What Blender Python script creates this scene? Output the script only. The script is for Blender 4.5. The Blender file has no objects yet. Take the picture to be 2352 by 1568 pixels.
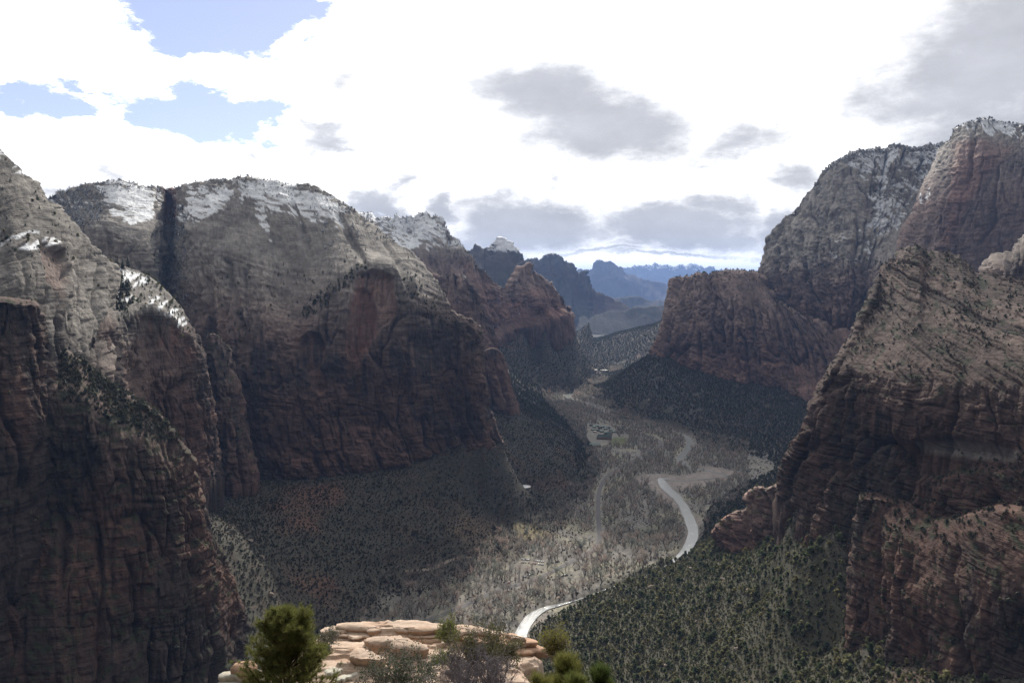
import bpy, math, random
import numpy as np
from math import radians, sin, cos, tan, pi

# ------------------------------------------------------------------ camera
CAM = np.array([0.0, 0.0, 450.0])          # metres above the canyon floor
PITCH = radians(4.5)
FPX = 1829.0                               # focal length in pixels of a 2352 px wide picture (28 mm on 36 mm)
scene = bpy.context.scene
col = scene.collection
cam_data = bpy.data.cameras.new('camera')
cam = bpy.data.objects.new('camera', cam_data)
col.objects.link(cam)
cam.location = CAM
cam.rotation_euler = (radians(90) - PITCH, 0, 0)
cam_data.lens = 28.0
cam_data.sensor_width = 36.0
cam_data.clip_start = 0.5
cam_data.clip_end = 120000
scene.camera = cam

def ray(px, py):
    dx = (np.asarray(px, float) - 1176.0) / FPX
    dy = -(np.asarray(py, float) - 784.0) / FPX
    return dx, cos(PITCH) + dy * sin(PITCH), -sin(PITCH) + dy * cos(PITCH)

def at(px, py, Y):
    """world point seen at (px, py) of the 2352 x 1568 picture whose world Y is Y"""
    dx, dy, dz = ray(px, py)
    t = np.asarray(Y, float) / dy
    return np.stack([dx * t, dy * t, CAM[2] + dz * t], -1)

def project(P):
    P = np.asarray(P, float) - CAM
    f = P[..., 1] * cos(PITCH) - P[..., 2] * sin(PITCH)
    u = P[..., 1] * sin(PITCH) + P[..., 2] * cos(PITCH)
    f = np.where(np.abs(f) < 1e-3, 1e-3, f)
    return 1176.0 + FPX * P[..., 0] / f, 784.0 - FPX * u / f

# ------------------------------------------------------------------ light
SUN_EL, SUN_AZ = radians(36.0), radians(3.0)       # azimuth from +Y towards +X
SUN_DIR = np.array([sin(SUN_AZ) * cos(SUN_EL), cos(SUN_AZ) * cos(SUN_EL), sin(SUN_EL)])
sun_data = bpy.data.lights.new('sun', 'SUN')
sun_data.energy = 5.0
sun_data.angle = radians(0.55)
sun_data.color = (1.0, 0.945, 0.86)
sun = bpy.data.objects.new('sun', sun_data)
col.objects.link(sun)
sun.rotation_euler = (pi / 2 - SUN_EL, 0, pi - SUN_AZ)

scene.view_settings.view_transform = 'Standard'
scene.view_settings.look = 'None'
scene.view_settings.exposure = 0.0
scene.view_settings.gamma = 1.0
scene.view_settings.use_curve_mapping = False
scene.cycles.use_denoising = True
scene.cycles.denoiser = 'OPENIMAGEDENOISE'
scene.cycles.denoising_prefilter = 'NONE'
scene.cycles.denoising_input_passes = 'RGB_ALBEDO_NORMAL'
scene.cycles.max_bounces = 5
scene.cycles.diffuse_bounces = 2
scene.cycles.glossy_bounces = 2
scene.cycles.volume_bounces = 0
scene.cycles.transparent_max_bounces = 4
scene.cycles.use_adaptive_sampling = True
scene.cycles.adaptive_threshold = 0.015

class Nodes:
    """small helper to wire shader nodes"""
    def __init__(self, tree):
        self.t = tree
    def new(self, typ, **kw):
        n = self.t.nodes.new(typ)
        for k, v in kw.items():
            setattr(n, k, v)
        return n
    def put(self, sock, v):
        if hasattr(v, 'is_output') or isinstance(v, bpy.types.NodeSocket):
            self.t.links.new(v, sock)
        elif v is not None:
            sock.default_value = v
    def math(self, op, a, b=None, c=None, clamp=False):
        n = self.new('ShaderNodeMath', operation=op, use_clamp=clamp)
        self.put(n.inputs[0], a); self.put(n.inputs[1], b)
        if c is not None: self.put(n.inputs[2], c)
        return n.outputs[0]
    def vec(self, op, a, b=None):
        n = self.new('ShaderNodeVectorMath', operation=op)
        self.put(n.inputs[0], a)
        if b is not None: self.put(n.inputs[1], b)
        return n.outputs['Value'] if op in ('LENGTH', 'DOT_PRODUCT', 'DISTANCE') else n.outputs[0]
    def ramp(self, v, a, b, lo=0.0, hi=1.0, smooth=True):
        n = self.new('ShaderNodeMapRange', interpolation_type='SMOOTHSTEP' if smooth else 'LINEAR')
        self.put(n.inputs['Value'], v)
        self.put(n.inputs['From Min'], a); self.put(n.inputs['From Max'], b)
        self.put(n.inputs['To Min'], lo); self.put(n.inputs['To Max'], hi)
        return n.outputs[0]
    def noise(self, vec, scale, detail=6, rough=0.55, lac=2.0, dist=0.0):
        n = self.new('ShaderNodeTexNoise')
        self.put(n.inputs['Vector'], vec)
        n.inputs['Scale'].default_value = scale
        n.inputs['Detail'].default_value = detail
        n.inputs['Roughness'].default_value = rough
        n.inputs['Lacunarity'].default_value = lac
        n.inputs['Distortion'].default_value = dist
        return n.outputs['Fac'], n.outputs['Color']
    def mix(self, f, a, b, mode='MIX'):
        n = self.new('ShaderNodeMix', data_type='RGBA', blend_type=mode)
        self.put(n.inputs[0], f); self.put(n.inputs[6], a); self.put(n.inputs[7], b)
        return n.outputs[2]
    def comb(self, x, y, z):
        n = self.new('ShaderNodeCombineXYZ')
        for i, v in enumerate((x, y, z)): self.put(n.inputs[i], v)
        return n.outputs[0]
    def sep(self, v):
        n = self.new('ShaderNodeSeparateXYZ'); self.put(n.inputs[0], v)
        return n.outputs

def build_world():
    world = bpy.data.worlds.new('World')
    scene.world = world
    world.use_nodes = True
    nt = world.node_tree
    nt.nodes.clear()
    N = Nodes(nt)
    sky = N.new('ShaderNodeTexSky', sky_type='NISHITA')
    sky.sun_disc = False
    sky.sun_elevation = SUN_EL
    sky.sun_rotation = SUN_AZ
    sky.altitude = 1700
    sky.air_density = 1.0
    sky.dust_density = 0.6
    d = N.new('ShaderNodeTexCoord').outputs['Generated']
    d = N.vec('NORMALIZE', d)
    x, y, z = N.sep(d)
    az = N.math('ARCTAN2', x, y)
    el = N.math('ARCSINE', z)
    sq = N.vec('MULTIPLY', d, (1.0, 1.0, 2.1))            # clouds are wider than tall
    warp_f, warp_c = N.noise(sq, 6.0, 7, 0.62)
    wv = N.vec('MULTIPLY', N.vec('SUBTRACT', warp_c, (0.5, 0.5, 0.5)), (0.16, 0.11, 0.0))
    p = N.vec('ADD', N.comb(az, el, 0.0), wv)
    fine, _ = N.noise(sq, 9.0, 10, 0.63)
    fine = N.math('SUBTRACT', fine, 0.5)
    big, _ = N.noise(N.vec('ADD', sq, (3.1, 7.7, 1.3)), 2.6, 4, 0.5)
    big = N.math('SUBTRACT', big, 0.5)

    def blobs(lst):
        out = None
        for (px, py, rx, ry, w) in lst:
            dx, dy, dz = ray(px, py)
            L = math.sqrt(dx * dx + dy * dy + dz * dz)
            a0, e0 = math.atan2(dx, dy), math.asin(dz / L)
            q = N.vec('LENGTH', N.vec('MULTIPLY', N.vec('SUBTRACT', p, (a0, e0, 0)), (FPX / rx, FPX / ry, 0)))
            g = N.ramp(q, 0.0, 1.75, w, 0.0)
            out = g if out is None else N.math('MAXIMUM', out, g)
        return out
    # breaks of blue between the clouds
    blue = blobs([(520, 40, 190, 85, 1.0), (400, 80, 90, 45, .8), (80, 235, 170, 42, 1.0), (430, 262, 200, 55, 1.0),
                  (190, 190, 30, 22, .8), (560, 285, 90, 40, .9), (370, 20, 60, 30, .7), (600, 20, 120, 60, .9), (100, 200, 60, 25, .8)])
    # cloud bodies thick enough to be seen grey against the light
    grey = blobs([(1230, 200, 230, 90, 1.0), (1390, 295, 220, 90, 1.15), (1300, 250, 230, 90, 1.0), (1100, 160, 80, 50, .6), (1060, 248, 80, 24, .6),
                  (1660, 342, 130, 40, 1.0), (1770, 318, 75, 50, .75), (2290, 150, 270, 240, 1.15), (2190, 235, 260, 85, 1.15), (2340, 30, 230, 170, 1.0), (2120, 205, 120, 28, .7),
                  (1200, 525, 170, 85, 1.3), (1090, 555, 100, 50, 1.1), (1290, 545, 140, 55, 1.0), (1020, 478, 45, 36, .9), (1120, 490, 60, 30, .8),
                  (1540, 525, 180, 70, 1.3), (1640, 470, 80, 36, 1.0), (1515, 465, 55, 32, .9), (1760, 540, 90, 60, 1.1), (1650, 560, 110, 40, 1.1),
                  (870, 460, 70, 42, 1.1), (915, 410, 42, 30, .9), (755, 322, 95, 30, 1.0), (790, 170, 45, 65, .65),
                  (1840, 408, 90, 34, .75), (1610, 182, 65, 32, .65), (150, 432, 110, 22, .7), (1360, 594, 150, 13, .9), (1790, 602, 130, 11, .8), (1520, 606, 220, 10, .8), (1440, 575, 90, 16, .8),
                  (590, 356, 30, 12, .6), (240, 400, 20, 20, .7), (1255, 408, 22, 14, .6), (1080, 392, 20, 8, .5), (1000, 382, 16, 6, .5), (2060, 300, 40, 16, .5)])
    inview = N.ramp(N.vec('LENGTH', N.vec('MULTIPLY', N.vec('SUBTRACT', N.comb(az, el, 0), (0, 0.12, 0)), (1.25, 2.4, 0))), 0.75, 1.25, 1.0, 0.0)
    # beyond the frame the same broken cloud goes on from noise alone
    blue_o = N.ramp(big, -0.22, -0.05, 0.6, 0.0)
    grey_o = N.ramp(big, -0.02, 0.22, 0.0, 0.85)
    blue = N.math('ADD', N.math('MULTIPLY', blue, inview), N.math('MULTIPLY', blue_o, N.math('SUBTRACT', 1.0, inview)))
    grey = N.math('ADD', N.math('MULTIPLY', grey, inview), N.math('MULTIPLY', grey_o, N.math('SUBTRACT', 1.0, inview)))
    puff, _ = N.noise(sq, 26.0, 8, 0.62)
    puff = N.math('SUBTRACT', puff, 0.5)
    blue_m = N.ramp(N.math('ADD', N.math('ADD', blue, N.math('MULTIPLY', fine, 1.9)), N.math('MULTIPLY', puff, 1.3)), 0.36, 0.62)
    grey_m = N.ramp(N.math('ADD', grey, N.math('MULTIPLY', fine, 1.1)), 0.16, 0.98)
    # towards the sun the cloud deck is lit from behind and blown out, away from it it dims
    cosang = N.vec('DOT_PRODUCT', d, tuple(SUN_DIR))
    ang = N.math('ARCCOSINE', cosang)
    glow = N.ramp(ang, 0.30, 1.95, 1.0, 0.0)
    white = N.math('ADD', 0.05, N.math('MULTIPLY', glow, 1.75))
    tint = N.comb(N.math('MULTIPLY', white, 1.0), N.math('MULTIPLY', white, 0.995), N.math('MULTIPLY', white, 0.985))
    gval = N.math('ADD', 0.06, N.math('MULTIPLY', N.math('POWER', glow, 1.3), 0.60))
    gval = N.math('MULTIPLY', gval, N.ramp(fine, -0.25, 0.25, 1.18, 0.86, False))
    gtint = N.comb(N.math('MULTIPLY', gval, 0.985), N.math('MULTIPLY', gval, 1.0), N.math('MULTIPLY', gval, 1.06))
    cloud = N.mix(grey_m, tint, gtint)
    skyc = N.mix(1.0, sky.outputs[0], (0.125, 0.110, 0.115, 1), 'MULTIPLY')
    skyc = N.mix(1.0, skyc, (0.09, 0.09, 0.125, 1), 'ADD')
    final = N.mix(N.math('MULTIPLY', blue_m, 0.92), cloud, skyc)
    bg = N.new('ShaderNodeBackground')
    N.put(bg.inputs['Color'], final)
    bg.inputs['Strength'].default_value = 1.0
    out = N.new('ShaderNodeOutputWorld')
    nt.links.new(bg.outputs[0], out.inputs['Surface'])
    world.cycles.sampling_method = 'MANUAL'
    world.cycles.sample_map_resolution = 512
build_world()

# ------------------------------------------------------------------ noise on arrays
_rs = np.random.RandomState(7)
_perm = _rs.permutation(256).astype(np.int32)
_perm = np.concatenate([_perm, _perm, _perm])
_g3 = _rs.normal(size=(256, 3)).astype(np.float32)
_g3 /= np.linalg.norm(_g3, axis=1)[:, None]

def pn(x, y, z):
    """gradient noise, about -1..1"""
    x = np.asarray(x, np.float32); y = np.asarray(y, np.float32); z = np.asarray(z, np.float32)
    x, y, z = np.broadcast_arrays(x, y, z)
    xi = np.floor(x); yi = np.floor(y); zi = np.floor(z)
    xf = x - xi; yf = y - yi; zf = z - zi
    xi = xi.astype(np.int32) & 255; yi = yi.astype(np.int32) & 255; zi = zi.astype(np.int32) & 255
    u = xf * xf * xf * (xf * (xf * 6 - 15) + 10)
    v = yf * yf * yf * (yf * (yf * 6 - 15) + 10)
    w = zf * zf * zf * (zf * (zf * 6 - 15) + 10)
    A = _perm[xi] + yi; B = _perm[xi + 1] + yi
    def c(h, a, b, e):
        g = _g3[_perm[h]]
        return g[..., 0] * a + g[..., 1] * b + g[..., 2] * e
    AA = _perm[A] + zi; AB = _perm[A + 1] + zi; BA = _perm[B] + zi; BB = _perm[B + 1] + zi
    x1, y1, z1 = xf - 1, yf - 1, zf - 1
    a0 = c(AA, xf, yf, zf); b0 = c(BA, x1, yf, zf); a1 = c(AB, xf, y1, zf); b1 = c(BB, x1, y1, zf)
    r0 = (a0 + u * (b0 - a0)); r1 = (a1 + u * (b1 - a1)); r = r0 + v * (r1 - r0)
    a0 = c(AA + 1, xf, yf, z1); b0 = c(BA + 1, x1, yf, z1); a1 = c(AB + 1, xf, y1, z1); b1 = c(BB + 1, x1, y1, z1)
    s0 = (a0 + u * (b0 - a0)); s1 = (a1 + u * (b1 - a1)); s = s0 + v * (s1 - s0)
    return (r + w * (s - r)) * 1.5

def fbm(x, y, z, o=4, gain=0.5, lac=2.03):
    a, s, t = 1.0, 0.0, 0.0
    for i in range(o):
        s = s + a * pn(x + 13.7 * i, y + 5.1 * i, z + 9.2 * i); t += a
        x = x * lac; y = y * lac; z = z * lac; a *= gain
    return s / t

def lowres(f, s, z, *a, k=4, **kw):
    """a slowly varying noise: sampled on every k-th grid point and interpolated"""
    ii = np.unique(np.append(np.arange(0, s.shape[0], k), s.shape[0] - 1)); jj = np.unique(np.append(np.arange(0, s.shape[1], k), s.shape[1] - 1))
    v = f(s[np.ix_(ii, jj)], z[np.ix_(ii, jj)], *a, **kw)
    I = np.interp(np.arange(s.shape[0]), ii, np.arange(len(ii))); J = np.interp(np.arange(s.shape[1]), jj, np.arange(len(jj)))
    i0 = np.minimum(I.astype(int), len(ii) - 2); j0 = np.minimum(J.astype(int), len(jj) - 2)
    fi = (I - i0).astype(np.float32)[:, None]; fj = (J - j0).astype(np.float32)[None]
    r = v[i0] * (1 - fi) + v[i0 + 1] * fi
    return r[:, j0] * (1 - fj) + r[:, j0 + 1] * fj

def ridge(x, y, z, o=3, gain=0.5, lac=2.1):
    a, s, t = 1.0, 0.0, 0.0
    for i in range(o):
        s = s + a * (1 - 2 * np.abs(pn(x + 7.7 * i, y + 3.1 * i, z + 1.2 * i))); t += a
        x = x * lac; y = y * lac; z = z * lac; a *= gain
    return s / t

def sstep(a, b, x):
    t = np.clip((x - a) / (b - a), 0, 1)
    return t * t * (3 - 2 * t)

def hash1(i, k=0):
    h = np.sin(np.asarray(i, np.float64) * 127.1 + k * 311.7) * 43758.5453
    return (h - np.floor(h)).astype(np.float32)

def cells(s, k=0):
    """one-dimensional cells with uneven joints: (random value of the cell, distance to its nearest joint)"""
    i = np.floor(s)
    best = np.full(s.shape, 9.0, np.float32); val = np.zeros(s.shape, np.float32); d2 = np.full(s.shape, 9.0, np.float32); idx = np.zeros(s.shape, np.float32)
    for o in (-1, 0, 1):
        c = i + o + 0.15 + 0.7 * hash1(i + o, k)
        d = np.abs(s - c).astype(np.float32)
        h = hash1(i + o, k + 5)
        closer = d < best
        d2 = np.where(closer, best, np.minimum(d2, d))
        val = np.where(closer, h, val); idx = np.where(closer, i + o, idx)
        best = np.where(closer, d, best)
    return val, (d2 - best), idx

def blur(a, n=1):
    for _ in range(n):
        b = a.copy()
        b[1:-1] = (a[:-2] + 2 * a[1:-1] + a[2:]) / 4
        a = b.copy()
        a[:, 1:-1] = (b[:, :-2] + 2 * b[:, 1:-1] + b[:, 2:]) / 4
    return a

def in_poly(px, py, poly, soft=0.0, wob=0.0):
    """1 inside a picture-space outline (used to say where a kind of rock, snow or growth lies), soft edged"""
    poly = np.asarray(poly, float)
    x, y = px, py
    inside = np.zeros(px.shape, bool)
    dist = np.full(px.shape, 1e9, np.float32)
    n = len(poly)
    for i in range(n):
        x0, y0 = poly[i]; x1, y1 = poly[(i + 1) % n]
        cond = ((y0 > y) != (y1 > y)) & (x < (x1 - x0) * (y - y0) / (y1 - y0 + 1e-9) + x0)
        inside ^= cond
        ex, ey = x1 - x0, y1 - y0
        t = np.clip(((x - x0) * ex + (y - y0) * ey) / (ex * ex + ey * ey + 1e-9), 0, 1)
        dist = np.minimum(dist, np.hypot(x - x0 - t * ex, y - y0 - t * ey))
    sd = np.where(inside, dist, -dist)
    if wob is not 0.0:
        sd = sd + wob
    return sstep(-soft - 1e-3, soft + 1e-3, sd).astype(np.float32)

# ------------------------------------------------------------------ mesh helpers
def mesh_from(name, V, F, mats, colors=None, smooth=True, matidx=None, uvattr=None):
    """V (n,3), F (m,3 or 4)"""
    V = np.ascontiguousarray(V, np.float32); F = np.ascontiguousarray(F, np.int32)
    me = bpy.data.meshes.new(name)
    k = F.shape[1]
    me.vertices.add(len(V)); me.vertices.foreach_set('co', V.ravel())
    me.loops.add(F.size); me.loops.foreach_set('vertex_index', F.ravel())
    me.polygons.add(len(F))
    me.polygons.foreach_set('loop_start', np.arange(0, F.size, k, dtype=np.int32))
    me.polygons.foreach_set('loop_total', np.full(len(F), k, np.int32))
    if smooth: me.polygons.foreach_set('use_smooth', np.ones(len(F), bool))
    for m in (mats if isinstance(mats, (list, tuple)) else [mats]): me.materials.append(m)
    if matidx is not None: me.polygons.foreach_set('material_index', np.asarray(matidx, np.int32))
    me.update(calc_edges=True)
    if colors is not None:
        c = np.ones((len(V), 4), np.float32); c[:, :3] = colors
        a = me.color_attributes.new('col', 'FLOAT_COLOR', 'POINT')
        a.data.foreach_set('color', c.ravel())
    return me

def link(name, me, parent=None, **props):
    o = bpy.data.objects.new(name, me)
    col.objects.link(o)
    if parent is not None: o.parent = parent
    for k, v in props.items(): o[k] = v
    return o

def grid_faces(nv, nu):
    i = np.arange(nv * nu).reshape(nv, nu)
    return np.stack([i[:-1, :-1], i[:-1, 1:], i[1:, 1:], i[1:, :-1]], -1).reshape(-1, 4)

def catmull(P, t):
    """P (k, ...), t in 0..k-1: Catmull-Rom along the first axis"""
    k = len(P)
    i = np.clip(np.floor(t).astype(int), 0, k - 2)
    f = (t - i).astype(np.float64)
    shp = (-1,) + (1,) * (P.ndim - 1)
    f = f.reshape(shp)
    p0 = P[np.maximum(i - 1, 0)]; p1 = P[i]; p2 = P[i + 1]; p3 = P[np.minimum(i + 2, k - 1)]
    m1 = (p2 - p0) * 0.5 * 0.8; m2 = (p3 - p1) * 0.5 * 0.8
    f2, f3 = f * f, f * f * f
    return (2 * f3 - 3 * f2 + 1) * p1 + (f3 - 2 * f2 + f) * m1 + (-2 * f3 + 3 * f2) * p2 + (f3 - f2) * m2

def even_param(L, n):
    """n parameters over the keys 0..len(L) spaced evenly by the segment lengths L"""
    c = np.concatenate([[0], np.cumsum(L)])
    return np.interp(np.linspace(0, c[-1], n), c, np.arange(len(c)))

def loft(cols, du, dv, back=((60, -15), (260, -160), (500, -400)), drop=140):
    """cols: profiles from crest to base, each a list of (px, py, Y). Returns grid dict.
    du, dv: spacing in picture pixels. The crest is carried on behind (back) and the base below ground (drop)."""
    K = np.array([[at(*p) for p in c] for c in cols])            # (ncol, nkey, 3)
    pxy = np.array([[(p[0], p[1]) for p in c] for c in cols], float)
    sx = np.linalg.norm(np.diff(pxy, axis=0), axis=2)
    Lu = np.maximum(np.median(sx, axis=1), 6)
    sv = np.linalg.norm(np.diff(pxy, axis=1), axis=2)
    Lv = np.maximum(np.median(sv, axis=0), 6)
    nu = max(8, int(Lu.sum() / du)); nv = max(8, int(Lv.sum() / dv))
    tu = even_param(Lu, nu); tv = even_param(Lv, nv)
    G = catmull(K, tu)                                           # (nu, nkey, 3)
    G = catmull(np.swapaxes(G, 0, 1), tv)                        # (nv, nu, 3)
    nb = 0
    if back:
        rad = G[0][:, :2] / np.linalg.norm(G[0][:, :2], axis=1, keepdims=True)
        rad = blur(np.repeat(rad[None], 3, 0), 6)[1]
        out3 = np.column_stack([rad[:, 0] * 1.06, rad[:, 1], np.zeros(len(rad))])     # away from the viewer and a little outwards
        rows = [G[0] + out3 * b + np.array([0, 0, h]) for b, h in back]
        pts = np.array([G[0]] + rows)
        m = 6 * len(back)
        R = catmull(pts, np.linspace(0, len(back), m + 1))[1:][::-1]
        G = np.concatenate([R, G]); nb = m
    if drop:
        step = np.linspace(0, 1, 7)[1:]
        tail = np.stack([G[-1] + np.array([0, -0.12 * drop * s, -drop * s]) for s in step])
        G = np.concatenate([G, tail])
    key = np.concatenate([np.full(nb, -1.0), tv, np.full(len(G) - nb - nv, len(cols[0]) - 1.0)])
    return dict(P=G, key=np.repeat(key[:, None], nu, 1), u=np.repeat(tu[None], len(G), 0), nb=nb)

def normals(P):
    a = np.gradient(P, axis=1); b = np.gradient(P, axis=0)
    n = np.cross(b, a)
    n /= np.linalg.norm(n, axis=2, keepdims=True) + 1e-9
    flip = np.sign(np.sum(n * (CAM - P), axis=2).mean())
    return n * (flip if flip != 0 else 1)
# ------------------------------------------------------------------ materials
def rock_material(name, bump=0.8, grain=0.05, streak=(0.25, 0.02), rough=0.92):
    m = bpy.data.materials.new(name); m.use_nodes = True
    nt = m.node_tree; nt.nodes.clear(); N = Nodes(nt)
    base = N.new('ShaderNodeVertexColor', layer_name='col').outputs[0]
    pos = N.new('ShaderNodeNewGeometry').outputs['Position']
    f1, _ = N.noise(pos, grain, 8, 0.65)
    st = N.vec('MULTIPLY', pos, (streak[0], streak[0], streak[1]))
    f2, _ = N.noise(st, 1.0, 6, 0.6)
    lay = N.vec('MULTIPLY', pos, (0.012, 0.012, 0.55))
    f3, _ = N.noise(lay, 1.0, 5, 0.6, dist=0.4)
    pm, _ = N.noise(pos, 0.016, 3, 0.5)
    f2 = N.math('ADD', 0.5, N.math('MULTIPLY', N.math('SUBTRACT', f2, 0.5), N.ramp(pm, 0.40, 0.62)))
    f3 = N.math('ADD', 0.5, N.math('MULTIPLY', N.math('SUBTRACT', f3, 0.5), N.ramp(pm, 0.60, 0.42)))
    v = N.math('MULTIPLY', N.ramp(f1, 0.25, 0.75, 0.66, 1.34, False), N.ramp(f2, 0.3, 0.7, 0.82, 1.16, False))
    v = N.math('MULTIPLY', v, N.ramp(f3, 0.3, 0.7, 0.86, 1.12, False))
    c = N.mix(1.0, base, N.comb(v, v, v), 'MULTIPLY')
    bs = N.new('ShaderNodeBsdfPrincipled')
    N.put(bs.inputs['Base Color'], c)
    bs.inputs['Roughness'].default_value = rough
    bs.inputs['Specular IOR Level'].default_value = 0.15
    h = N.math('ADD', N.math('MULTIPLY', f1, 3.0), N.math('ADD', N.math('MULTIPLY', f3, 1.5), N.math('MULTIPLY', f2, 1.2)))
    b = N.new('ShaderNodeBump'); b.inputs['Strength'].default_value = bump; b.inputs['Distance'].default_value = 2.4
    N.put(b.inputs['Height'], h)
    nt.links.new(b.outputs[0], bs.inputs['Normal'])
    o = N.new('ShaderNodeOutputMaterial'); nt.links.new(bs.outputs[0], o.inputs[0])
    return m

def plain(name, color, rough=0.8, var=0.15, scale=3.0, spec=0.2, metal=0.0):
    m = bpy.data.materials.new(name); m.use_nodes = True
    nt = m.node_tree; nt.nodes.clear(); N = Nodes(nt)
    pos = N.new('ShaderNodeNewGeometry').outputs['Position']
    f, _ = N.noise(pos, scale, 5, 0.6)
    v = N.ramp(f, 0.3, 0.7, 1 - var, 1 + var, False)
    c = N.mix(1.0, (*color, 1), N.comb(v, v, v), 'MULTIPLY')
    bs = N.new('ShaderNodeBsdfPrincipled')
    N.put(bs.inputs['Base Color'], c)
    bs.inputs['Roughness'].default_value = rough
    bs.inputs['Metallic'].default_value = metal
    bs.inputs['Specular IOR Level'].default_value = spec
    o = N.new('ShaderNodeOutputMaterial'); nt.links.new(bs.outputs[0], o.inputs[0])
    return m

def leafy(name, color, var=0.35, trans=0.25, snow=0.0, rough=0.7):
    """foliage: colour varies from tree to tree and leaf to leaf"""
    m = bpy.data.materials.new(name); m.use_nodes = True
    nt = m.node_tree; nt.nodes.clear(); N = Nodes(nt)
    info = N.new('ShaderNodeObjectInfo').outputs['Random']
    geo = N.new('ShaderNodeNewGeometry')
    isl = geo.outputs['Random Per Island']
    v = N.math('MULTIPLY', N.ramp(info, 0, 1, 1 - var, 1 + var, False), N.ramp(isl, 0, 1, 1 - var, 1 + var, False))
    warm = N.ramp(info, 0, 1, 0.85, 1.25, False)
    c = N.mix(1.0, (*color, 1), N.comb(N.math('MULTIPLY', v, warm), v, N.math('MULTIPLY', v, 0.95)), 'MULTIPLY')
    if snow > 0:
        s = N.ramp(isl, 1 - snow - 0.02, 1 - snow + 0.02)
        c = N.mix(s, c, (0.75, 0.77, 0.8, 1))
    bs = N.new('ShaderNodeBsdfPrincipled')
    N.put(bs.inputs['Base Color'], c)
    bs.inputs['Roughness'].default_value = rough
    bs.inputs['Specular IOR Level'].default_value = 0.2
    sh = bs.outputs[0]
    if trans > 0:
        tr = N.new('ShaderNodeBsdfTranslucent'); N.put(tr.inputs['Color'], c)
        mx = N.new('ShaderNodeMixShader'); mx.inputs[0].default_value = trans
        nt.links.new(sh, mx.inputs[1]); nt.links.new(tr.outputs[0], mx.inputs[2]); sh = mx.outputs[0]
    o = N.new('ShaderNodeOutputMaterial'); nt.links.new(sh, o.inputs[0])
    return m

M_ROCK = rock_material('canyon_sandstone')
M_FAR = rock_material('distant_rock', bump=0.3, grain=0.02, streak=(0.08, 0.008))

WHITE = np.array([0.37, 0.338, 0.298]); PINK = np.array([0.262, 0.192, 0.162]); RED = np.array([0.165, 0.098, 0.075])
DARK = np.array([0.070, 0.056, 0.050]); FRESH = np.array([0.30, 0.165, 0.125]); SNOW = np.array([0.88, 0.895, 0.91])
GREEN = np.array([0.050, 0.058, 0.030]); TALUS = np.array([0.15, 0.105, 0.075])

def lerp(a, b, t):
    return a + (b - a) * t[..., None]

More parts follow.
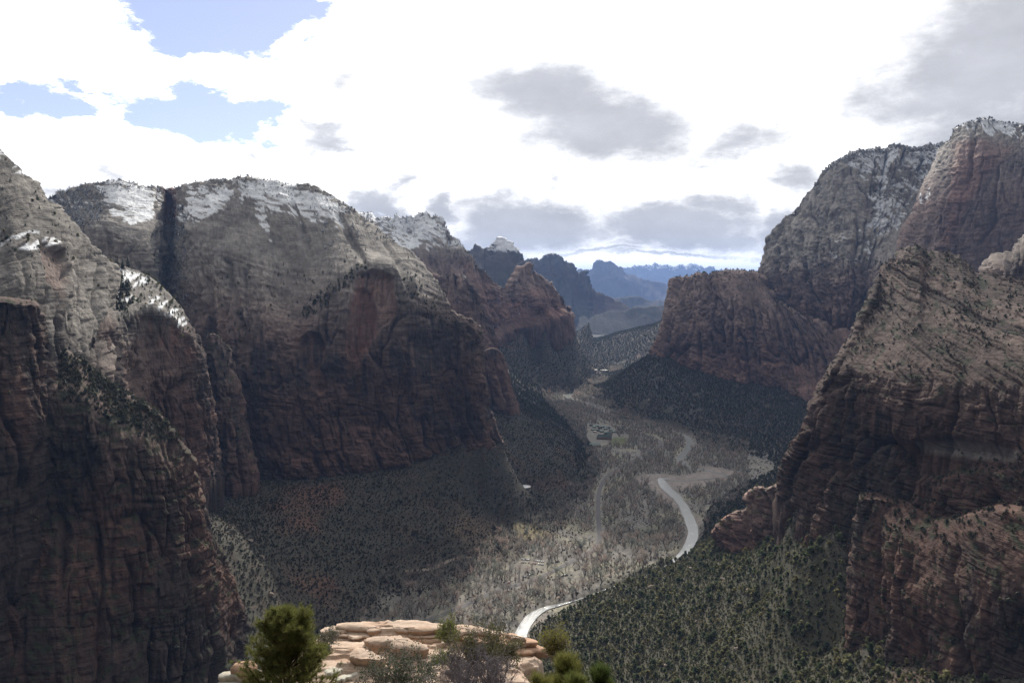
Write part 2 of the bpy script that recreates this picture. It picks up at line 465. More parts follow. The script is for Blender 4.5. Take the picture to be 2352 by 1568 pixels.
def relief(g, pillar=40.0, pdep=7.0, beds=1.0, swell=8.0, rough=1.0, slick=1.0, seed=0, crack=1.0, tilt=0.25, alcoves=(), big=130.0, jag=0.0, sb=7.0):
    """carve buttresses, joints, pillars, blocks, beds and cross-bedding into a lofted face; returns the grid with its masks"""
    P = g['P']; N0 = normals(P)
    mid = P[len(P) // 2]
    s1 = np.concatenate([[0], np.cumsum(np.hypot(*np.diff(mid[:, :2], axis=0).T))])
    s = np.repeat(s1[None], len(P), 0).astype(np.float32) + np.float32(seed * 977.0)
    z = P[..., 2].astype(np.float32)
    nh = np.sqrt(np.clip(1 - N0[..., 2] ** 2, 0, 1))
    steep = sstep(0.62, 0.90, nh).astype(np.float32)
    px, py = project(P)
    px = px.astype(np.float32); py = py.astype(np.float32)
    lo = lowres(fbm, s / big, z / (big * 1.4), seed + 0.0, 3)
    w = 20 * lowres(fbm, s / 70 + 3, z / 90, seed + 0.5, 3) + 5 * lowres(fbm, s / 18, z / 30, seed + 0.8, 2, k=2)
    sw = s + w
    # buttresses and recesses
    D = swell * (1.3 * lo + 0.8 * lowres(ridge, sw / (big * 0.7), z / (big * 2.4), seed + 1.7, 2))
    # tall joint-bounded pillars; each joint lives on part of the height only
    v1, d1, i1 = cells(sw / pillar, seed)
    pres = sstep(-0.05, 0.30, lowres(fbm, s / 120, z / 100, seed + 9.3, 3))
    v2, d2, i2 = cells((s + 0.8 * w) / (pillar * 0.37), seed + 2)
    pres2 = sstep(0.0, 0.35, lowres(fbm, s / 55, z / 60, seed + 4.1, 3, k=3))
    joint = np.exp(-(d1 / (0.05 + 0.10 * hash1(i1, 3))) ** 2) * pres
    joint2 = np.exp(-(d2 / 0.14) ** 2) * pres2
    D += steep * pdep * ((v1 - 0.5) * 1.1 * (0.25 + 0.75 * pres) + 0.55 * (np.sqrt(np.clip(d1, 0, 1)) - 0.5) * pres - crack * 1.0 * joint)
    D += steep * pdep * 0.30 * ((v2 - 0.5) * pres2 + 0.5 * (np.sqrt(np.clip(d2, 0, 1)) - 0.5) * pres2 - crack * 0.9 * joint2)
    # beds, hard and soft, and the blocks between beds and joints
    zz = z + 12 * lowres(fbm, s / 220, z / 400, seed + 2.2, 2) + 5 * lowres(fbm, s / 40, z / 40, seed + 3.2, 2)
    b1, e1, j1 = cells(zz / 24.0, seed + 7); b2, e2, j2 = cells(zz / 6.5, seed + 8)
    bm = sstep(-0.2, 0.25, lowres(fbm, s / 80, z / 50, seed + 13.1, 2))
    D += beds * steep * bm * (3.2 * (b1 - 0.5) + 1.3 * (b2 - 0.5) - 0.7 * np.exp(-(e2 / 0.18) ** 2))
    blk = hash1(i2 * 7.13 + j1 * 31.7, 21) - 0.5
    blk2 = hash1(np.floor(sw / (pillar * 0.16)) * 3.3 + j2 * 17.7, 22) - 0.5
    D += steep * (beds * 5.0 * blk * (0.3 + 0.7 * pres2) + rough * 2.0 * blk2)
    # broken rock at every scale
    D += rough * (0.9 + 1.3 * steep) * ridge(sw / 42, z / 64, seed + 5.5, 5, 0.66)
    D += rough * 0.7 * fbm(s / 5.0, z / 6.0, seed + 6.1, 2, 0.6)
    # wandering fissures, mostly upright, and thin notches along the beds
    f60 = np.exp(-np.abs(pn(sw / 60, z / 190, seed + 31.0)) / 0.035) * sstep(-.2, .2, lowres(pn, s / 90, z / 120, seed + 33.0))
    f24 = np.exp(-np.abs(pn((s + .5 * w) / 24, z / 85, seed + 35.0)) / 0.05) * sstep(-.1, .3, lowres(pn, s / 50, z / 60, seed + 37.0, k=3))
    f9 = np.exp(-np.abs(pn(s / 9.5, z / 34, seed + 39.0)) / 0.08) * sstep(-.1, .3, lowres(pn, s / 30, z / 30, seed + 41.0, k=2))
    D -= rough * steep * (8.0 * f60 + 5.0 * f24 + 2.4 * f9)
    n30 = np.exp(-np.abs(pn(s / 130, zz / 15, seed + 43.0)) / 0.07) * sstep(-.1, .3, lowres(pn, s / 70, z / 50, seed + 45.0, k=3))
    n8 = np.exp(-np.abs(pn(s / 45, zz / 6, seed + 47.0)) / 0.10) * sstep(-.1, .3, lowres(pn, s / 40, z / 40, seed + 49.0, k=2))
    D -= beds * steep * (2.4 * n30 + 1.2 * n8)
    # slickrock: sweeping cross-beds
    q = z * cos(tilt) + s * sin(tilt) + 14 * lowres(fbm, s / 110, z / 60, seed + 6.6, 3) + 2 * lowres(fbm, s / 14, z / 10, seed + 7.6, 2, k=2)
    c1, f1, k1 = cells(q / sb, seed + 11); c2, f2, k2 = cells((q + 0.06 * s) / (sb * .37), seed + 12)
    sm = sstep(-0.3, 0.2, lowres(fbm, s / 50, z / 40, seed + 15.1, 2))
    xb = 1.5 * (c1 - 0.5) + 0.7 * (c2 - 0.5) - 0.7 * np.exp(-(f1 / 0.16) ** 2) - 0.35 * np.exp(-(f2 / 0.2) ** 2)
    D += slick * (1 - 0.8 * steep) * xb * (0.35 + 0.65 * sm)
    fade = np.ones_like(D)
    nb = g['nb']
    if nb: fade[:nb] *= np.linspace(0.3, 1, nb)[:, None]
    for poly, depth, soft in alcoves:
        m = in_poly(px, py, poly, soft, 5.0 * lowres(fbm, s / 12, z / 16, seed + 61.0, 3, k=2))
        D = D * (1 - 0.45 * m) - depth * m
    Nh = N0.copy(); Nh[..., 2] *= 0.6
    Q = P + Nh * (D * fade)[..., None]
    if jag:
        # the skyline is broken into knobs and notches
        row = np.abs(np.arange(len(P)) - nb)[:, None]
        sk = jag * (1.1 * fbm(s[nb] / 45, 0.3, seed + 51.0, 3) + 0.7 * (cells(s[nb] / 22 + 3, seed + 3)[0] - 0.5) + 0.4 * (cells(s[nb] / 8, seed + 6)[0] - 0.5))
        Q[..., 2] += sk[None] * np.exp(-row / 9.0)
    N1 = normals(blur(Q, 1))
    return dict(P=Q, P0=P, N0=N0, N=N1, s=s, z=z, px=px, py=py, steep=steep, v1=v1, v2=v2, b1=b1, b2=b2, q=q, c1=c1, bm=bm, blk=blk,
                joint=joint * steep, joint2=joint2 * steep, D=D, key=g['key'], lo=lo, nb=nb, seed=seed)

def rock_colour(r, red_z=(230, 420), white_z=(420, 560), varnish=1.0, flat_green=0.0, tone=1.0, band=0.12):
    """bedrock colour by height and bedding, darkened by varnish down steep faces; varnish and tone also carry painted shade"""
    s, z, sd, steep = r['s'], r['z'], r['seed'], r['steep']
    zz = z + 40 * r['lo'] + 24 * lowres(fbm, s / 45, z / 45, sd + 8.8, 3, k=2)
    C = lerp(np.broadcast_to(RED, r['P'].shape), PINK, sstep(red_z[0], red_z[1], zz))
    C = lerp(C, WHITE, sstep(white_z[0], white_z[1], zz))
    C = C * (0.90 + 0.20 * r['b1'] * r['bm'])[..., None] * (0.93 + 0.14 * r['b2'] * r['bm'])[..., None]
    C = C * (0.86 + 0.28 * r['v1'] * steep + 0.14 * (1 - steep))[..., None]
    C = C * (1 + 0.22 * r['blk'] * steep)[..., None]
    # desert varnish and water streaks in patches
    st = fbm(s / 9, z / 130 + 2, sd + 1.1, 3, 0.6); st2 = lowres(fbm, s / 75, z / 110, sd + 5.5, 3)
    vm = sstep(-0.02, 0.34, st * 0.6 + st2 * 1.05 + 0.35 * (np.asarray(varnish) - 1)) * steep * np.minimum(varnish, 1.1)
    C = lerp(C, DARK, np.clip(vm * 0.82, 0, 1))
    lt = sstep(0.18, 0.5, 0.8 * fbm(s / 6 + 50, z / 90, sd + 7.7, 2) + 0.6 * lowres(fbm, s / 60 + 9, z / 60, sd + 7.2, 2)) * steep * 0.35
    C = lerp(C, C * 1.35 + 0.02, lt)
    C = C * (1 - band * (1 - r['c1']) * (1 - 0.6 * steep))[..., None]
    C = C * (1 + 0.60 * fbm(s / 34, z / 34, sd + 12.5, 4, 0.72) + 0.30 * pn(s / 3.5, z / 9, sd + 14.5))[..., None]
    if flat_green > 0:
        up = sstep(0.40, 0.72, r['N'][..., 2])
        gm = up * sstep(0.0, 0.35, fbm(s / 14, z / 9, sd + 2.9, 3) + flat_green - 0.5)
        C = lerp(C, np.broadcast_to(GREEN, C.shape), np.clip(gm, 0, 0.9))
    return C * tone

def snow_on(r, C, where, thr=(0.30, 0.62), amount=0.30, scale=1.0):
    """snow lies where the face is not too steep, broken up along the bedding"""
    s, z, sd = r['s'], r['z'], r['seed']
    n = fbm(s / (34 * scale), r['q'] / (7.5 * scale), sd + 20.2, 5, 0.60) + 0.6 * lowres(fbm, s / (60 * scale), z / (40 * scale), sd + 21.2, 2)
    up = sstep(thr[0], thr[1], r['N'][..., 2])
    where = np.asarray(where, np.float32)
    m = sstep(0.47, 0.55, where * (amount + 0.30 * up) + 1.05 * n * np.minimum(where, 1))
    return lerp(C, np.broadcast_to(SNOW, C.shape), m), m

def finish(name, r, C, mat=None, **props):
    nv, nu = r['P'].shape[:2]
    me = mesh_from(name, r['P'].reshape(-1, 3), grid_faces(nv, nu), mat or M_ROCK, np.clip(C, 0, 1).reshape(-1, 3), smooth=False)
    return link(name, me, kind='structure', **props)
# ------------------------------------------------------------------ the walls of the canyon
FACES = {}          # relief data kept for scattering trees

# -- the great domed mountain beyond the side canyon
cols_throne = [
 [(60,470,1980),(70,540,1880),(80,620,1780),(90,760,1720),(100,900,1650),(110,1090,1560)],
 [(120,449,1920),(135,495,1840),(150,550,1730),(160,680,1690),(170,880,1620),(190,1090,1520)],
 [(165,438,1900),(185,485,1800),(205,540,1690),(215,660,1650),(230,880,1580),(250,1090,1490)],
 [(210,424,1885),(222,485,1780),(230,530,1670),(240,645,1630),(255,880,1560),(275,1090,1480)],
 [(250,420,1880),(252,480,1765),(255,535,1650),(262,640,1610),(280,880,1545),(300,1090,1470)],
 [(310,424,1880),(302,480,1755),(292,545,1630),(297,645,1590),(312,880,1530),(330,1090,1460)],
 [(350,431,1875),(348,475,1790),(345,560,1650),(346,650,1610),(355,880,1550),(370,1090,1460)],
 [(368,434,1890),(368,480,1850),(366,560,1760),(364,655,1700),(370,880,1600),(400,1090,1470)],
 [(390,436,1930),(388,485,1905),(385,565,1850),(382,660,1770),(392,880,1640),(430,1090,1480)],
 [(412,434,1880),(410,485,1830),(412,565,1760),(420,665,1680),(430,880,1590),(460,1090,1450)],
 [(435,428,1860),(430,485,1770),(430,568,1680),(445,680,1610),(455,880,1560),(490,1092,1420)],
 [(490,417,1850),(475,485,1740),(462,575,1630),(480,700,1560),(495,890,1530),(530,1098,1390)],
 [(540,413,1842),(535,495,1725),(520,590,1605),(530,740,1510),(545,930,1450),(570,1106,1360)],
 [(562,410,1838),(575,505,1715),(575,610,1580),(585,765,1480),(595,940,1415),(615,1108,1345)],
 [(600,417,1830),(620,515,1695),(620,630,1555),(625,780,1455),(640,945,1395),(660,1104,1345)],
 [(640,418,1822),(665,525,1675),(665,660,1525),(660,790,1440),(680,948,1388),(705,1096,1348)],
 [(665,432,1815),(700,535,1660),(705,690,1495),(695,790,1430),(715,950,1385),(750,1090,1350)],
 [(700,428,1810),(740,545,1650),(740,680,1490),(728,795,1425),(745,950,1385),(785,1087,1352)],
 [(735,436,1800),(775,550,1640),(772,658,1490),(762,800,1422),(775,950,1386),(815,1085,1354)],
 [(765,455,1785),(805,555,1630),(805,630,1492),(795,800,1424),(805,950,1390),(845,1083,1358)],
 [(800,482,1760),(835,560,1615),(838,612,1496),(828,800,1428),(838,950,1395),(875,1079,1362)],
 [(835,505,1735),(862,575,1600),(868,612,1498),(862,800,1432),(870,950,1400),(905,1072,1370)],
 [(870,530,1710),(890,590,1585),(900,622,1498),(898,805,1436),(905,950,1406),(940,1064,1380)],
 [(910,562,1675),(920,612,1570),(930,655,1496),(932,810,1442),(940,950,1412),(970,1056,1390)],
 [(945,592,1640),(955,640,1555),(962,690,1494),(968,818,1446),(975,950,1418),(1002,1046,1402)],
 [(978,622,1605),(985,665,1540),(992,715,1488),(1000,828,1452),(1008,950,1426),(1034,1040,1416)],
 [(1005,655,1570),(1012,690,1525),(1020,738,1485),(1030,840,1456),(1038,950,1436),(1064,1034,1432)],
 [(1025,692,1530),(1035,714,1508),(1045,752,1484),(1055,846,1462),(1062,950,1446),(1086,1030,1446)],
 [(1038,716,1505),(1052,734,1494),(1065,768,1483),(1075,852,1466),(1082,950,1456),(1106,1028,1458)],
 [(1060,728,1498),(1072,745,1492),(1084,785,1486),(1092,860,1474),(1098,950,1468),(1122,1026,1474)],
 [(1082,742,1500),(1090,765,1498),(1098,810,1496),(1103,872,1490),(1108,950,1486),(1138,1024,1494)],
 [(1090,752,1520),(1098,780,1525),(1103,825,1525),(1107,885,1520),(1112,945,1516),(1148,1015,1526)],
 [(1088,756,1600),(1096,785,1620),(1100,830,1625),(1104,890,1625),(1110,945,1625),(1140,1005,1625)],
 [(1082,760,1800),(1088,795,1830),(1092,840,1840),(1096,895,1840),(1100,950,1840),(1125,1000,1840)],
]
g = loft(cols_throne, 1.75, 1.75, back=((70, -25), (250, -160), (520, -480)))
ARCH = [(819,641),(827,625),(846,619),(870,620),(893,634),(901,641),(906,672),(913,715),(898,736),(876,752),(858,778),(846,802),(831,828),(818,850),(808,874),(801,860),(799,820),(795,778),(800,745),(803,719),(812,680)]
ARCH_IN = [(824,676),(832,658),(843,660),(852,674),(858,690),(864,712),(862,742),(856,764),(842,792),(826,816),(812,824),(810,790),(815,740),(819,706)]
ARCH2 = [(686,800),(694,778),(712,766),(734,770),(748,790),(744,820),(736,846),(750,870),(754,892),(738,905),(722,890),(716,862),(702,850),(692,830)]
SLOT = [(378,452),(402,452),(404,520),(398,580),(392,660),(388,700),(374,700),(376,600),(374,520)]
r = relief(g, pillar=58, pdep=13, beds=1.3, swell=13, rough=1.7, slick=2.3, seed=1, jag=7, tilt=0.18,
           alcoves=[(ARCH, 14, 4), (ARCH_IN, 14, 4), (ARCH2, 14, 5), (SLOT, 7, 9), ([(772,500),(786,503),(820,560),(850,612),(838,618),(806,565)], 9, 5), ([(668,470),(678,470),(712,556),(722,600),(712,602),(698,560)], 6, 5), ([(880,560),(888,556),(935,640),(952,690),(940,690),(920,640)], 7, 4), ([(520,600),(530,598),(560,720),(585,800),(572,806),(545,720)], 12, 8), ([(470,640),(482,636),(500,740),(520,900),(505,905),(485,740)], 14, 9)])
C = rock_colour(r, red_z=(230, 400), white_z=(330, 480), varnish=0.7 + 0.75 * sstep(410, 260, r['z']), band=0.3, tone=0.9)  # heavier varnish low down also paints in the lower cliff's shade
px, py = r['px'], r['py']
wv = 5.0 * lowres(fbm, r['s'] / 12, r['z'] / 16, 62.0, 3, k=2)
stk = sstep(-.45, .35, fbm(r['s'] / 5, r['z'] / 70, 8.2, 3) + .5 * fbm(r['s'] / 30, r['z'] / 30, 8.6, 2))
fade_low = sstep(890, 780, py)
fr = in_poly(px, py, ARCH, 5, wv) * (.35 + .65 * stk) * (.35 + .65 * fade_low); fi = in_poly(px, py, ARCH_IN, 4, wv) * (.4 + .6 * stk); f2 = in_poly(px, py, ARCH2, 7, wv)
sunlit_paint = in_poly(px, py, [(856,632),(894,640),(902,672),(909,712),(892,732),(872,744),(866,712),(860,680)], 3)
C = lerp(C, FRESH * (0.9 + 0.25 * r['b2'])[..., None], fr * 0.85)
C = lerp(C, np.array([.36, .25, .20]) * (0.9 + 0.2 * r['b1'])[..., None], sunlit_paint * 0.9)  # lighter tan paints sunlight onto the right part of the arch
C = lerp(C, np.array([.22, .115, .09]) * (0.85 + .3 * r['b2'])[..., None], fi * 0.7)  # darker red paints in the shade of the inner arch
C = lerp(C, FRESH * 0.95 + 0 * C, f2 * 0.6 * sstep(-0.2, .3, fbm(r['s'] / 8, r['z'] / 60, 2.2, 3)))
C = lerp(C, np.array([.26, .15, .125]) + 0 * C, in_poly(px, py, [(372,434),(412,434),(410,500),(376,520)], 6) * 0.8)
n1 = 26 * fbm(r['s'] / 60, r['z'] / 60, 4.4, 3)
where = np.maximum(sstep(560, 440, py + n1) * sstep(-20, 60, px),
        0.0)
fields = np.maximum.reduce([in_poly(px, py, [(240,440),(300,436),(352,446),(345,505),(300,520),(265,500)], 14, n1 * 0.6),
        in_poly(px, py, [(412,490),(440,450),(500,430),(540,445),(500,490),(450,520),(415,515)], 14, n1 * 0.6),
        in_poly(px, py, [(575,440),(640,425),(740,450),(800,490),(790,530),(720,520),(640,500),(600,480)], 16, n1 * 0.7),
        in_poly(px, py, [(585,470),(612,480),(622,530),(640,570),(615,560),(600,520)], 8, n1 * 0.35),
        in_poly(px, py, [(540,420),(600,416),(640,424),(680,440),(620,470),(560,450)], 10, n1 * 0.4)])
C, m1 = snow_on(r, C, np.clip(where * 0.66 + 0.74 * fields, 0, 1.35), thr=(0.22, 0.66))
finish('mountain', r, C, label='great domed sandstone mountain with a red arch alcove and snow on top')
FACES['throne'] = (r, m1)

# -- layers behind its right shoulder
cols_b2 = [
 [(900,620,2350),(905,700,2300),(910,790,2250),(915,880,2200)],
 [(967,618,2300),(970,690,2260),(985,780,2200),(1000,860,2150)],
 [(1015,636,2270),(1018,700,2230),(1030,780,2190),(1050,850,2150)],
 [(1045,632,2260),(1050,690,2220),(1062,770,2190),(1082,840,2150)],
 [(1062,638,2260),(1070,700,2225),(1085,770,2200),(1105,835,2170)],
 [(1086,674,2260),(1092,725,2240),(1105,780,2220),(1122,830,2190)],
 [(1102,704,2270),(1108,745,2255),(1118,790,2240),(1132,825,2220)],
 [(1118,742,2290),(1124,770,2280),(1130,800,2270),(1140,825,2260)],
 [(1134,778,2330),(1138,792,2325),(1142,808,2320),(1150,826,2310)],
 [(1130,785,2600),(1134,800,2600),(1138,812,2600),(1146,828,2600)]]
r = relief(loft(cols_b2, 2.0, 2.0), pillar=46, pdep=18, swell=16, rough=2.2, jag=10, seed=2)
C = rock_colour(r, red_z=(260, 420), white_z=(430, 540), flat_green=0.35)
C, m = snow_on(r, C, sstep(700, 640, r['py']) * 0.5)
finish('mountain', r, C, label='dark ribbed shoulder behind the domed mountain')
cols_b3 = [
 [(1080,830,1830),(1082,860,1820),(1085,900,1810),(1090,960,1800)],
 [(1104,822,1830),(1106,860,1815),(1110,900,1805),(1118,960,1790)],
 [(1117,806,1840),(1121,850,1820),(1128,900,1805),(1138,950,1790)],
 [(1131,802,1850),(1137,850,1825),(1146,900,1810),(1156,945,1800)],
 [(1150,813,1860),(1156,855,1840),(1164,900,1830),(1172,935,1820)],
 [(1159,837,1880),(1166,870,1870),(1174,905,1860),(1182,930,1850)],
 [(1168,866,1920),(1174,890,1915),(1180,912,1910),(1188,930,1900)],
 [(1160,860,2100),(1168,890,2100),(1174,915,2100),(1180,935,2100)]]
r = relief(loft(cols_b3, 2.0, 2.0), pillar=30, pdep=12, swell=9, rough=1.8, seed=3)
finish('mountain', r, rock_colour(r, red_z=(250, 450), white_z=(600, 700), varnish=1.2), label='small dark buttress at the foot of the domed mountain')

cols_c = [
 [(800,505,3800),(810,545,3600),(820,600,3400),(840,760,3250),(850,830,3150)],
 [(850,503,3720),(855,540,3560),(865,600,3360),(885,760,3220),(900,830,3120)],
 [(905,501,3620),(905,545,3500),(910,600,3320),(930,760,3190),(950,830,3100)],
 [(955,497,3520),(950,540,3420),(950,600,3270),(975,760,3160),(1000,830,3080)],
 [(985,500,3500),(980,550,3380),(980,620,3260),(1010,770,3150),(1040,830,3080)],
 [(1012,507,3480),(1006,560,3360),(1012,640,3250),(1042,780,3150),(1065,825,3100)],
 [(1030,528,3460),(1025,580,3355),(1030,655,3260),(1062,780,3175),(1085,815,3140)],
 [(1046,549,3450),(1042,600,3350),(1048,662,3270),(1080,778,3200),(1100,805,3170)],
 [(1068,574,3450),(1060,620,3360),(1066,675,3290),(1098,772,3230),(1115,795,3200)],
 [(1088,592,3450),(1080,640,3365),(1084,690,3310),(1112,766,3270),(1130,785,3240)],
 [(1112,627,3450),(1106,665,3400),(1112,702,3360),(1130,755,3330),(1145,775,3300)],
 [(1133,650,3480),(1132,678,3440),(1134,706,3410),(1148,748,3390),(1160,768,3360)],
 [(1148,660,3520),(1150,686,3480),(1153,712,3450),(1164,744,3430),(1176,762,3400)],
 [(1166,655,3560),(1168,688,3520),(1172,714,3495),(1182,740,3470),(1192,758,3440)],
 [(1186,637,3620),(1190,680,3570),(1196,708,3540),(1206,734,3515),(1216,750,3490)],
 [(1200,617,3670),(1203,668,3600),(1210,702,3560),(1220,730,3535),(1230,745,3510)],
 [(1211,608,3700),(1217,660,3625),(1226,694,3575),(1238,724,3555),(1248,740,3530)],
 [(1224,622,3700),(1234,664,3640),(1242,692,3600),(1255,721,3575),(1264,736,3550)],
 [(1240,641,3700),(1250,672,3655),(1257,696,3620),(1270,718,3600),(1278,732,3580)],
 [(1257,655,3710),(1264,680,3675),(1270,700,3645),(1282,716,3635),(1290,728,3615)],
 [(1275,672,3720),(1280,688,3700),(1285,703,3680),(1294,714,3670),(1302,724,3655)],
 [(1296,692,3750),(1298,700,3740),(1300,708,3735),(1304,714,3730),(1310,722,3720)],
 [(1306,706,3800),(1307,709,3800),(1308,713,3800),(1310,718,3800),(1314,724,3800)],
 [(1290,710,4100),(1291,713,4100),(1292,717,4100),(1294,722,4100),(1296,728,4100)]]
r = relief(loft(cols_c, 1.9, 1.9, back=((150, -50), (500, -300), (900, -600))), pillar=80, pdep=32, swell=34, rough=3.6, beds=1.8, slick=2.6, jag=22, seed=4, big=200)
C = rock_colour(r, red_z=(250, 420), white_z=(480, 620), varnish=0.7, flat_green=0.3)
C = lerp(C, FRESH * (0.8 + 0.3 * r['b1'])[..., None], in_poly(r['px'], r['py'], [(1060,600),(1110,640),(1165,690),(1230,660),(1300,700),(1300,730),(1150,740),(1100,720)], 14) * 0.45)
C, m1 = snow_on(r, C, sstep(600, 510, r['py'] + 18 * r['lo']) * 0.85 + 0.45 * sstep(640, 560, r['py']), thr=(0.1, 0.5), scale=1.6)
finish('mountain', r, C, label='red walled mountain with a snowy flat top behind the dome')
FACES['second'] = (r, m1)

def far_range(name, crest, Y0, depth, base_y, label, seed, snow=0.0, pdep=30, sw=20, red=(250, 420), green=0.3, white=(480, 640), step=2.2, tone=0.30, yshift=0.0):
    cols = []
    for i, (x, y) in enumerate(crest):
        f = i / (len(crest) - 1)
        Yc = Y0 + yshift * f
        by = base_y if np.isscalar(base_y) else np.interp(x, [b[0] for b in base_y], [b[1] for b in base_y])
        cols.append([(x, y, Yc), (x, y + (by - y) * .34, Yc - depth * .35), (x, y + (by - y) * .66, Yc - depth * .7), (x, by, Yc - depth)])
    r = relief(loft(cols, step, step, back=((depth * .3, -depth * .08), (depth, -depth * .4), (depth * 1.6, -depth * .6)), drop=500), pillar=pdep * 5, pdep=pdep * 1.6, swell=sw * 2.2, rough=9.0, beds=5.0, slick=3.0, seed=seed, big=300, jag=pdep * .9)
    C = rock_colour(r, red_z=red, white_z=white, varnish=0.9, flat_green=green, tone=tone)  # low tone stands in for cloud shade over the far ranges
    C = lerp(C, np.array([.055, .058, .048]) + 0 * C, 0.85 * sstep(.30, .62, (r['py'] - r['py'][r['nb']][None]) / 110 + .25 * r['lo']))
    if snow > 0:
        C, _ = snow_on(r, C, sstep(snow + 22, snow - 14, r['py'] + 14 * r['lo']), thr=(0.05, 0.4), scale=4)
    return finish(name, r, C, M_FAR, label=label)

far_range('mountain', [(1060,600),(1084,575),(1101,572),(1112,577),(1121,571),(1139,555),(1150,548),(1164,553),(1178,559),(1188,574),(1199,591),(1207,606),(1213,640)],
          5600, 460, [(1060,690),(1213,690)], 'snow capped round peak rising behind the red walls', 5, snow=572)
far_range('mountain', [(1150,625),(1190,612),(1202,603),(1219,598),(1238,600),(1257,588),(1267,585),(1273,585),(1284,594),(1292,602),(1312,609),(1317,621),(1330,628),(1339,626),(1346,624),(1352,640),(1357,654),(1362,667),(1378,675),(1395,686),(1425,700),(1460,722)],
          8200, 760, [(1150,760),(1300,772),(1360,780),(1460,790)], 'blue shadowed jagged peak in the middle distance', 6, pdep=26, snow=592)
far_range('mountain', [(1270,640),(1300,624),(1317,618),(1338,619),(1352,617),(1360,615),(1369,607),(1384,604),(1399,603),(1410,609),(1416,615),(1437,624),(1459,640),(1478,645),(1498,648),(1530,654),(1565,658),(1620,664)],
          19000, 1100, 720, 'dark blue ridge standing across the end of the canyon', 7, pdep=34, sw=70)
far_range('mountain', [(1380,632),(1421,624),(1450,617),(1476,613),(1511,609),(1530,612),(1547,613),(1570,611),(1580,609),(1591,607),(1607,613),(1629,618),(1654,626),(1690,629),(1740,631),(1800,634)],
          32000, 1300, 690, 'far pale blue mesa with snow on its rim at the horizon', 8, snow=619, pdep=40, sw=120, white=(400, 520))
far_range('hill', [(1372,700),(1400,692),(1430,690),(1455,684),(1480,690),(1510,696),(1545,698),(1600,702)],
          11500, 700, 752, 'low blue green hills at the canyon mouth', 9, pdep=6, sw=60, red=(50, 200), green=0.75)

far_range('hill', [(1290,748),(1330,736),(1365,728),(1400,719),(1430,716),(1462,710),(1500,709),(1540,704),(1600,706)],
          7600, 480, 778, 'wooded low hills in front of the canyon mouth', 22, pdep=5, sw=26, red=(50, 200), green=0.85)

# -- left: near wall
cols_a1 = [
 [(-420,-40,1150),(-420,200,1020),(-420,420,900),(-420,640,800),(-420,900,740)],
 [(-200,150,1100),(-200,330,990),(-200,520,890),(-200,700,800),(-200,900,760)],
 [(-60,288,1060),(-60,420,960),(-60,560,880),(-50,700,810),(-40,900,770)],
 [(0,342,1050),(0,450,965),(0,570,890),(5,700,825),(20,880,790)],
 [(30,368,1050),(30,470,965),(30,580,890),(35,715,830),(50,890,800)],
 [(60,397,1050),(60,490,970),(60,600,895),(70,735,835),(85,890,810)],
 [(95,436,1052),(92,520,975),(95,630,900),(105,760,845),(120,900,820)],
 [(125,478,1056),(120,560,985),(125,670,910),(135,790,860),(150,905,835)],
 [(155,520,1062),(150,600,995),(153,700,925),(162,815,875),(175,910,850)],
 [(185,558,1070),(178,640,1005),(180,730,940),(188,835,890),(200,920,865)],
 [(215,594,1080),(208,670,1020),(208,755,960),(214,850,910),(226,930,885)],
 [(236,616,1095),(230,690,1045),(230,775,990),(236,860,940),(245,940,915)],
 [(244,640,1130),(242,705,1090),(244,785,1040),(250,870,990),(258,945,960)],
 [(240,660,1250),(240,720,1200),(242,800,1150),(248,880,1100),(256,950,1060)]]
SCAR = [(80,560),(118,585),(140,640),(120,690),(92,640)]
r = relief(loft(cols_a1, 2.0, 2.0), pillar=60, pdep=9, swell=14, rough=1.5, slick=1.9, seed=10, tilt=-0.45, alcoves=[(SCAR, 7, 8)])
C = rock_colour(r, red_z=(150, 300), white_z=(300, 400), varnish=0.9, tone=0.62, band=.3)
C = lerp(C, PINK * 0.9 + 0 * C, in_poly(r['px'], r['py'], SCAR, 8) * .7)
n1 = 30 * fbm(r['s'] / 50, r['z'] / 50, 14.4, 3)
C, m1 = snow_on(r, C, 0.75 * sstep(470, 380, r['py'] + n1) + 0.7 * in_poly(r['px'], r['py'], [(-60,500),(40,515),(110,550),(130,590),(40,585),(-60,570)], 10, n1 * .4), thr=(0.2, 0.6))
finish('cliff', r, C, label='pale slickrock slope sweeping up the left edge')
FACES['slick'] = (r, m1)

cols_a2 = [
 [(190,590,1130),(196,640,1075),(204,700,1000),(212,765,950),(222,900,910),(236,1090,880)],
 [(225,602,1150),(232,645,1095),(240,695,1035),(247,755,985),(258,900,945),(270,1090,915)],
 [(250,604,1175),(257,648,1120),(264,697,1065),(270,748,1018),(282,900,980),(294,1090,950)],
 [(285,613,1195),(291,655,1143),(297,695,1092),(302,732,1050),(315,900,1017),(328,1090,985)],
 [(320,630,1205),(326,662,1160),(331,695,1110),(335,720,1075),(346,900,1048),(358,1090,1020)],
 [(350,652,1190),(354,680,1152),(358,702,1112),(361,722,1082),(372,900,1054),(384,1090,1028)],
 [(378,678,1180),(382,700,1150),(385,718,1118),(388,735,1090),(398,905,1062),(412,1090,1040)],
 [(402,704,1170),(405,724,1146),(407,740,1122),(410,755,1098),(420,910,1072),(436,1090,1054)],
 [(425,738,1160),(427,754,1142),(429,766,1125),(431,780,1108),(442,915,1085),(460,1095,1072)],
 [(441,765,1152),(443,776,1142),(445,788,1132),(447,802,1122),(458,920,1105),(478,1097,1096)],
 [(453,788,1155),(455,800,1152),(457,812,1148),(459,826,1142),(471,930,1132),(494,1100,1126)],
 [(458,806,1200),(460,818,1200),(462,830,1200),(464,844,1200),(476,936,1190),(500,1102,1180)],
 [(448,800,1380),(450,815,1380),(452,830,1380),(454,846,1380),(466,940,1370),(490,1105,1350)]]
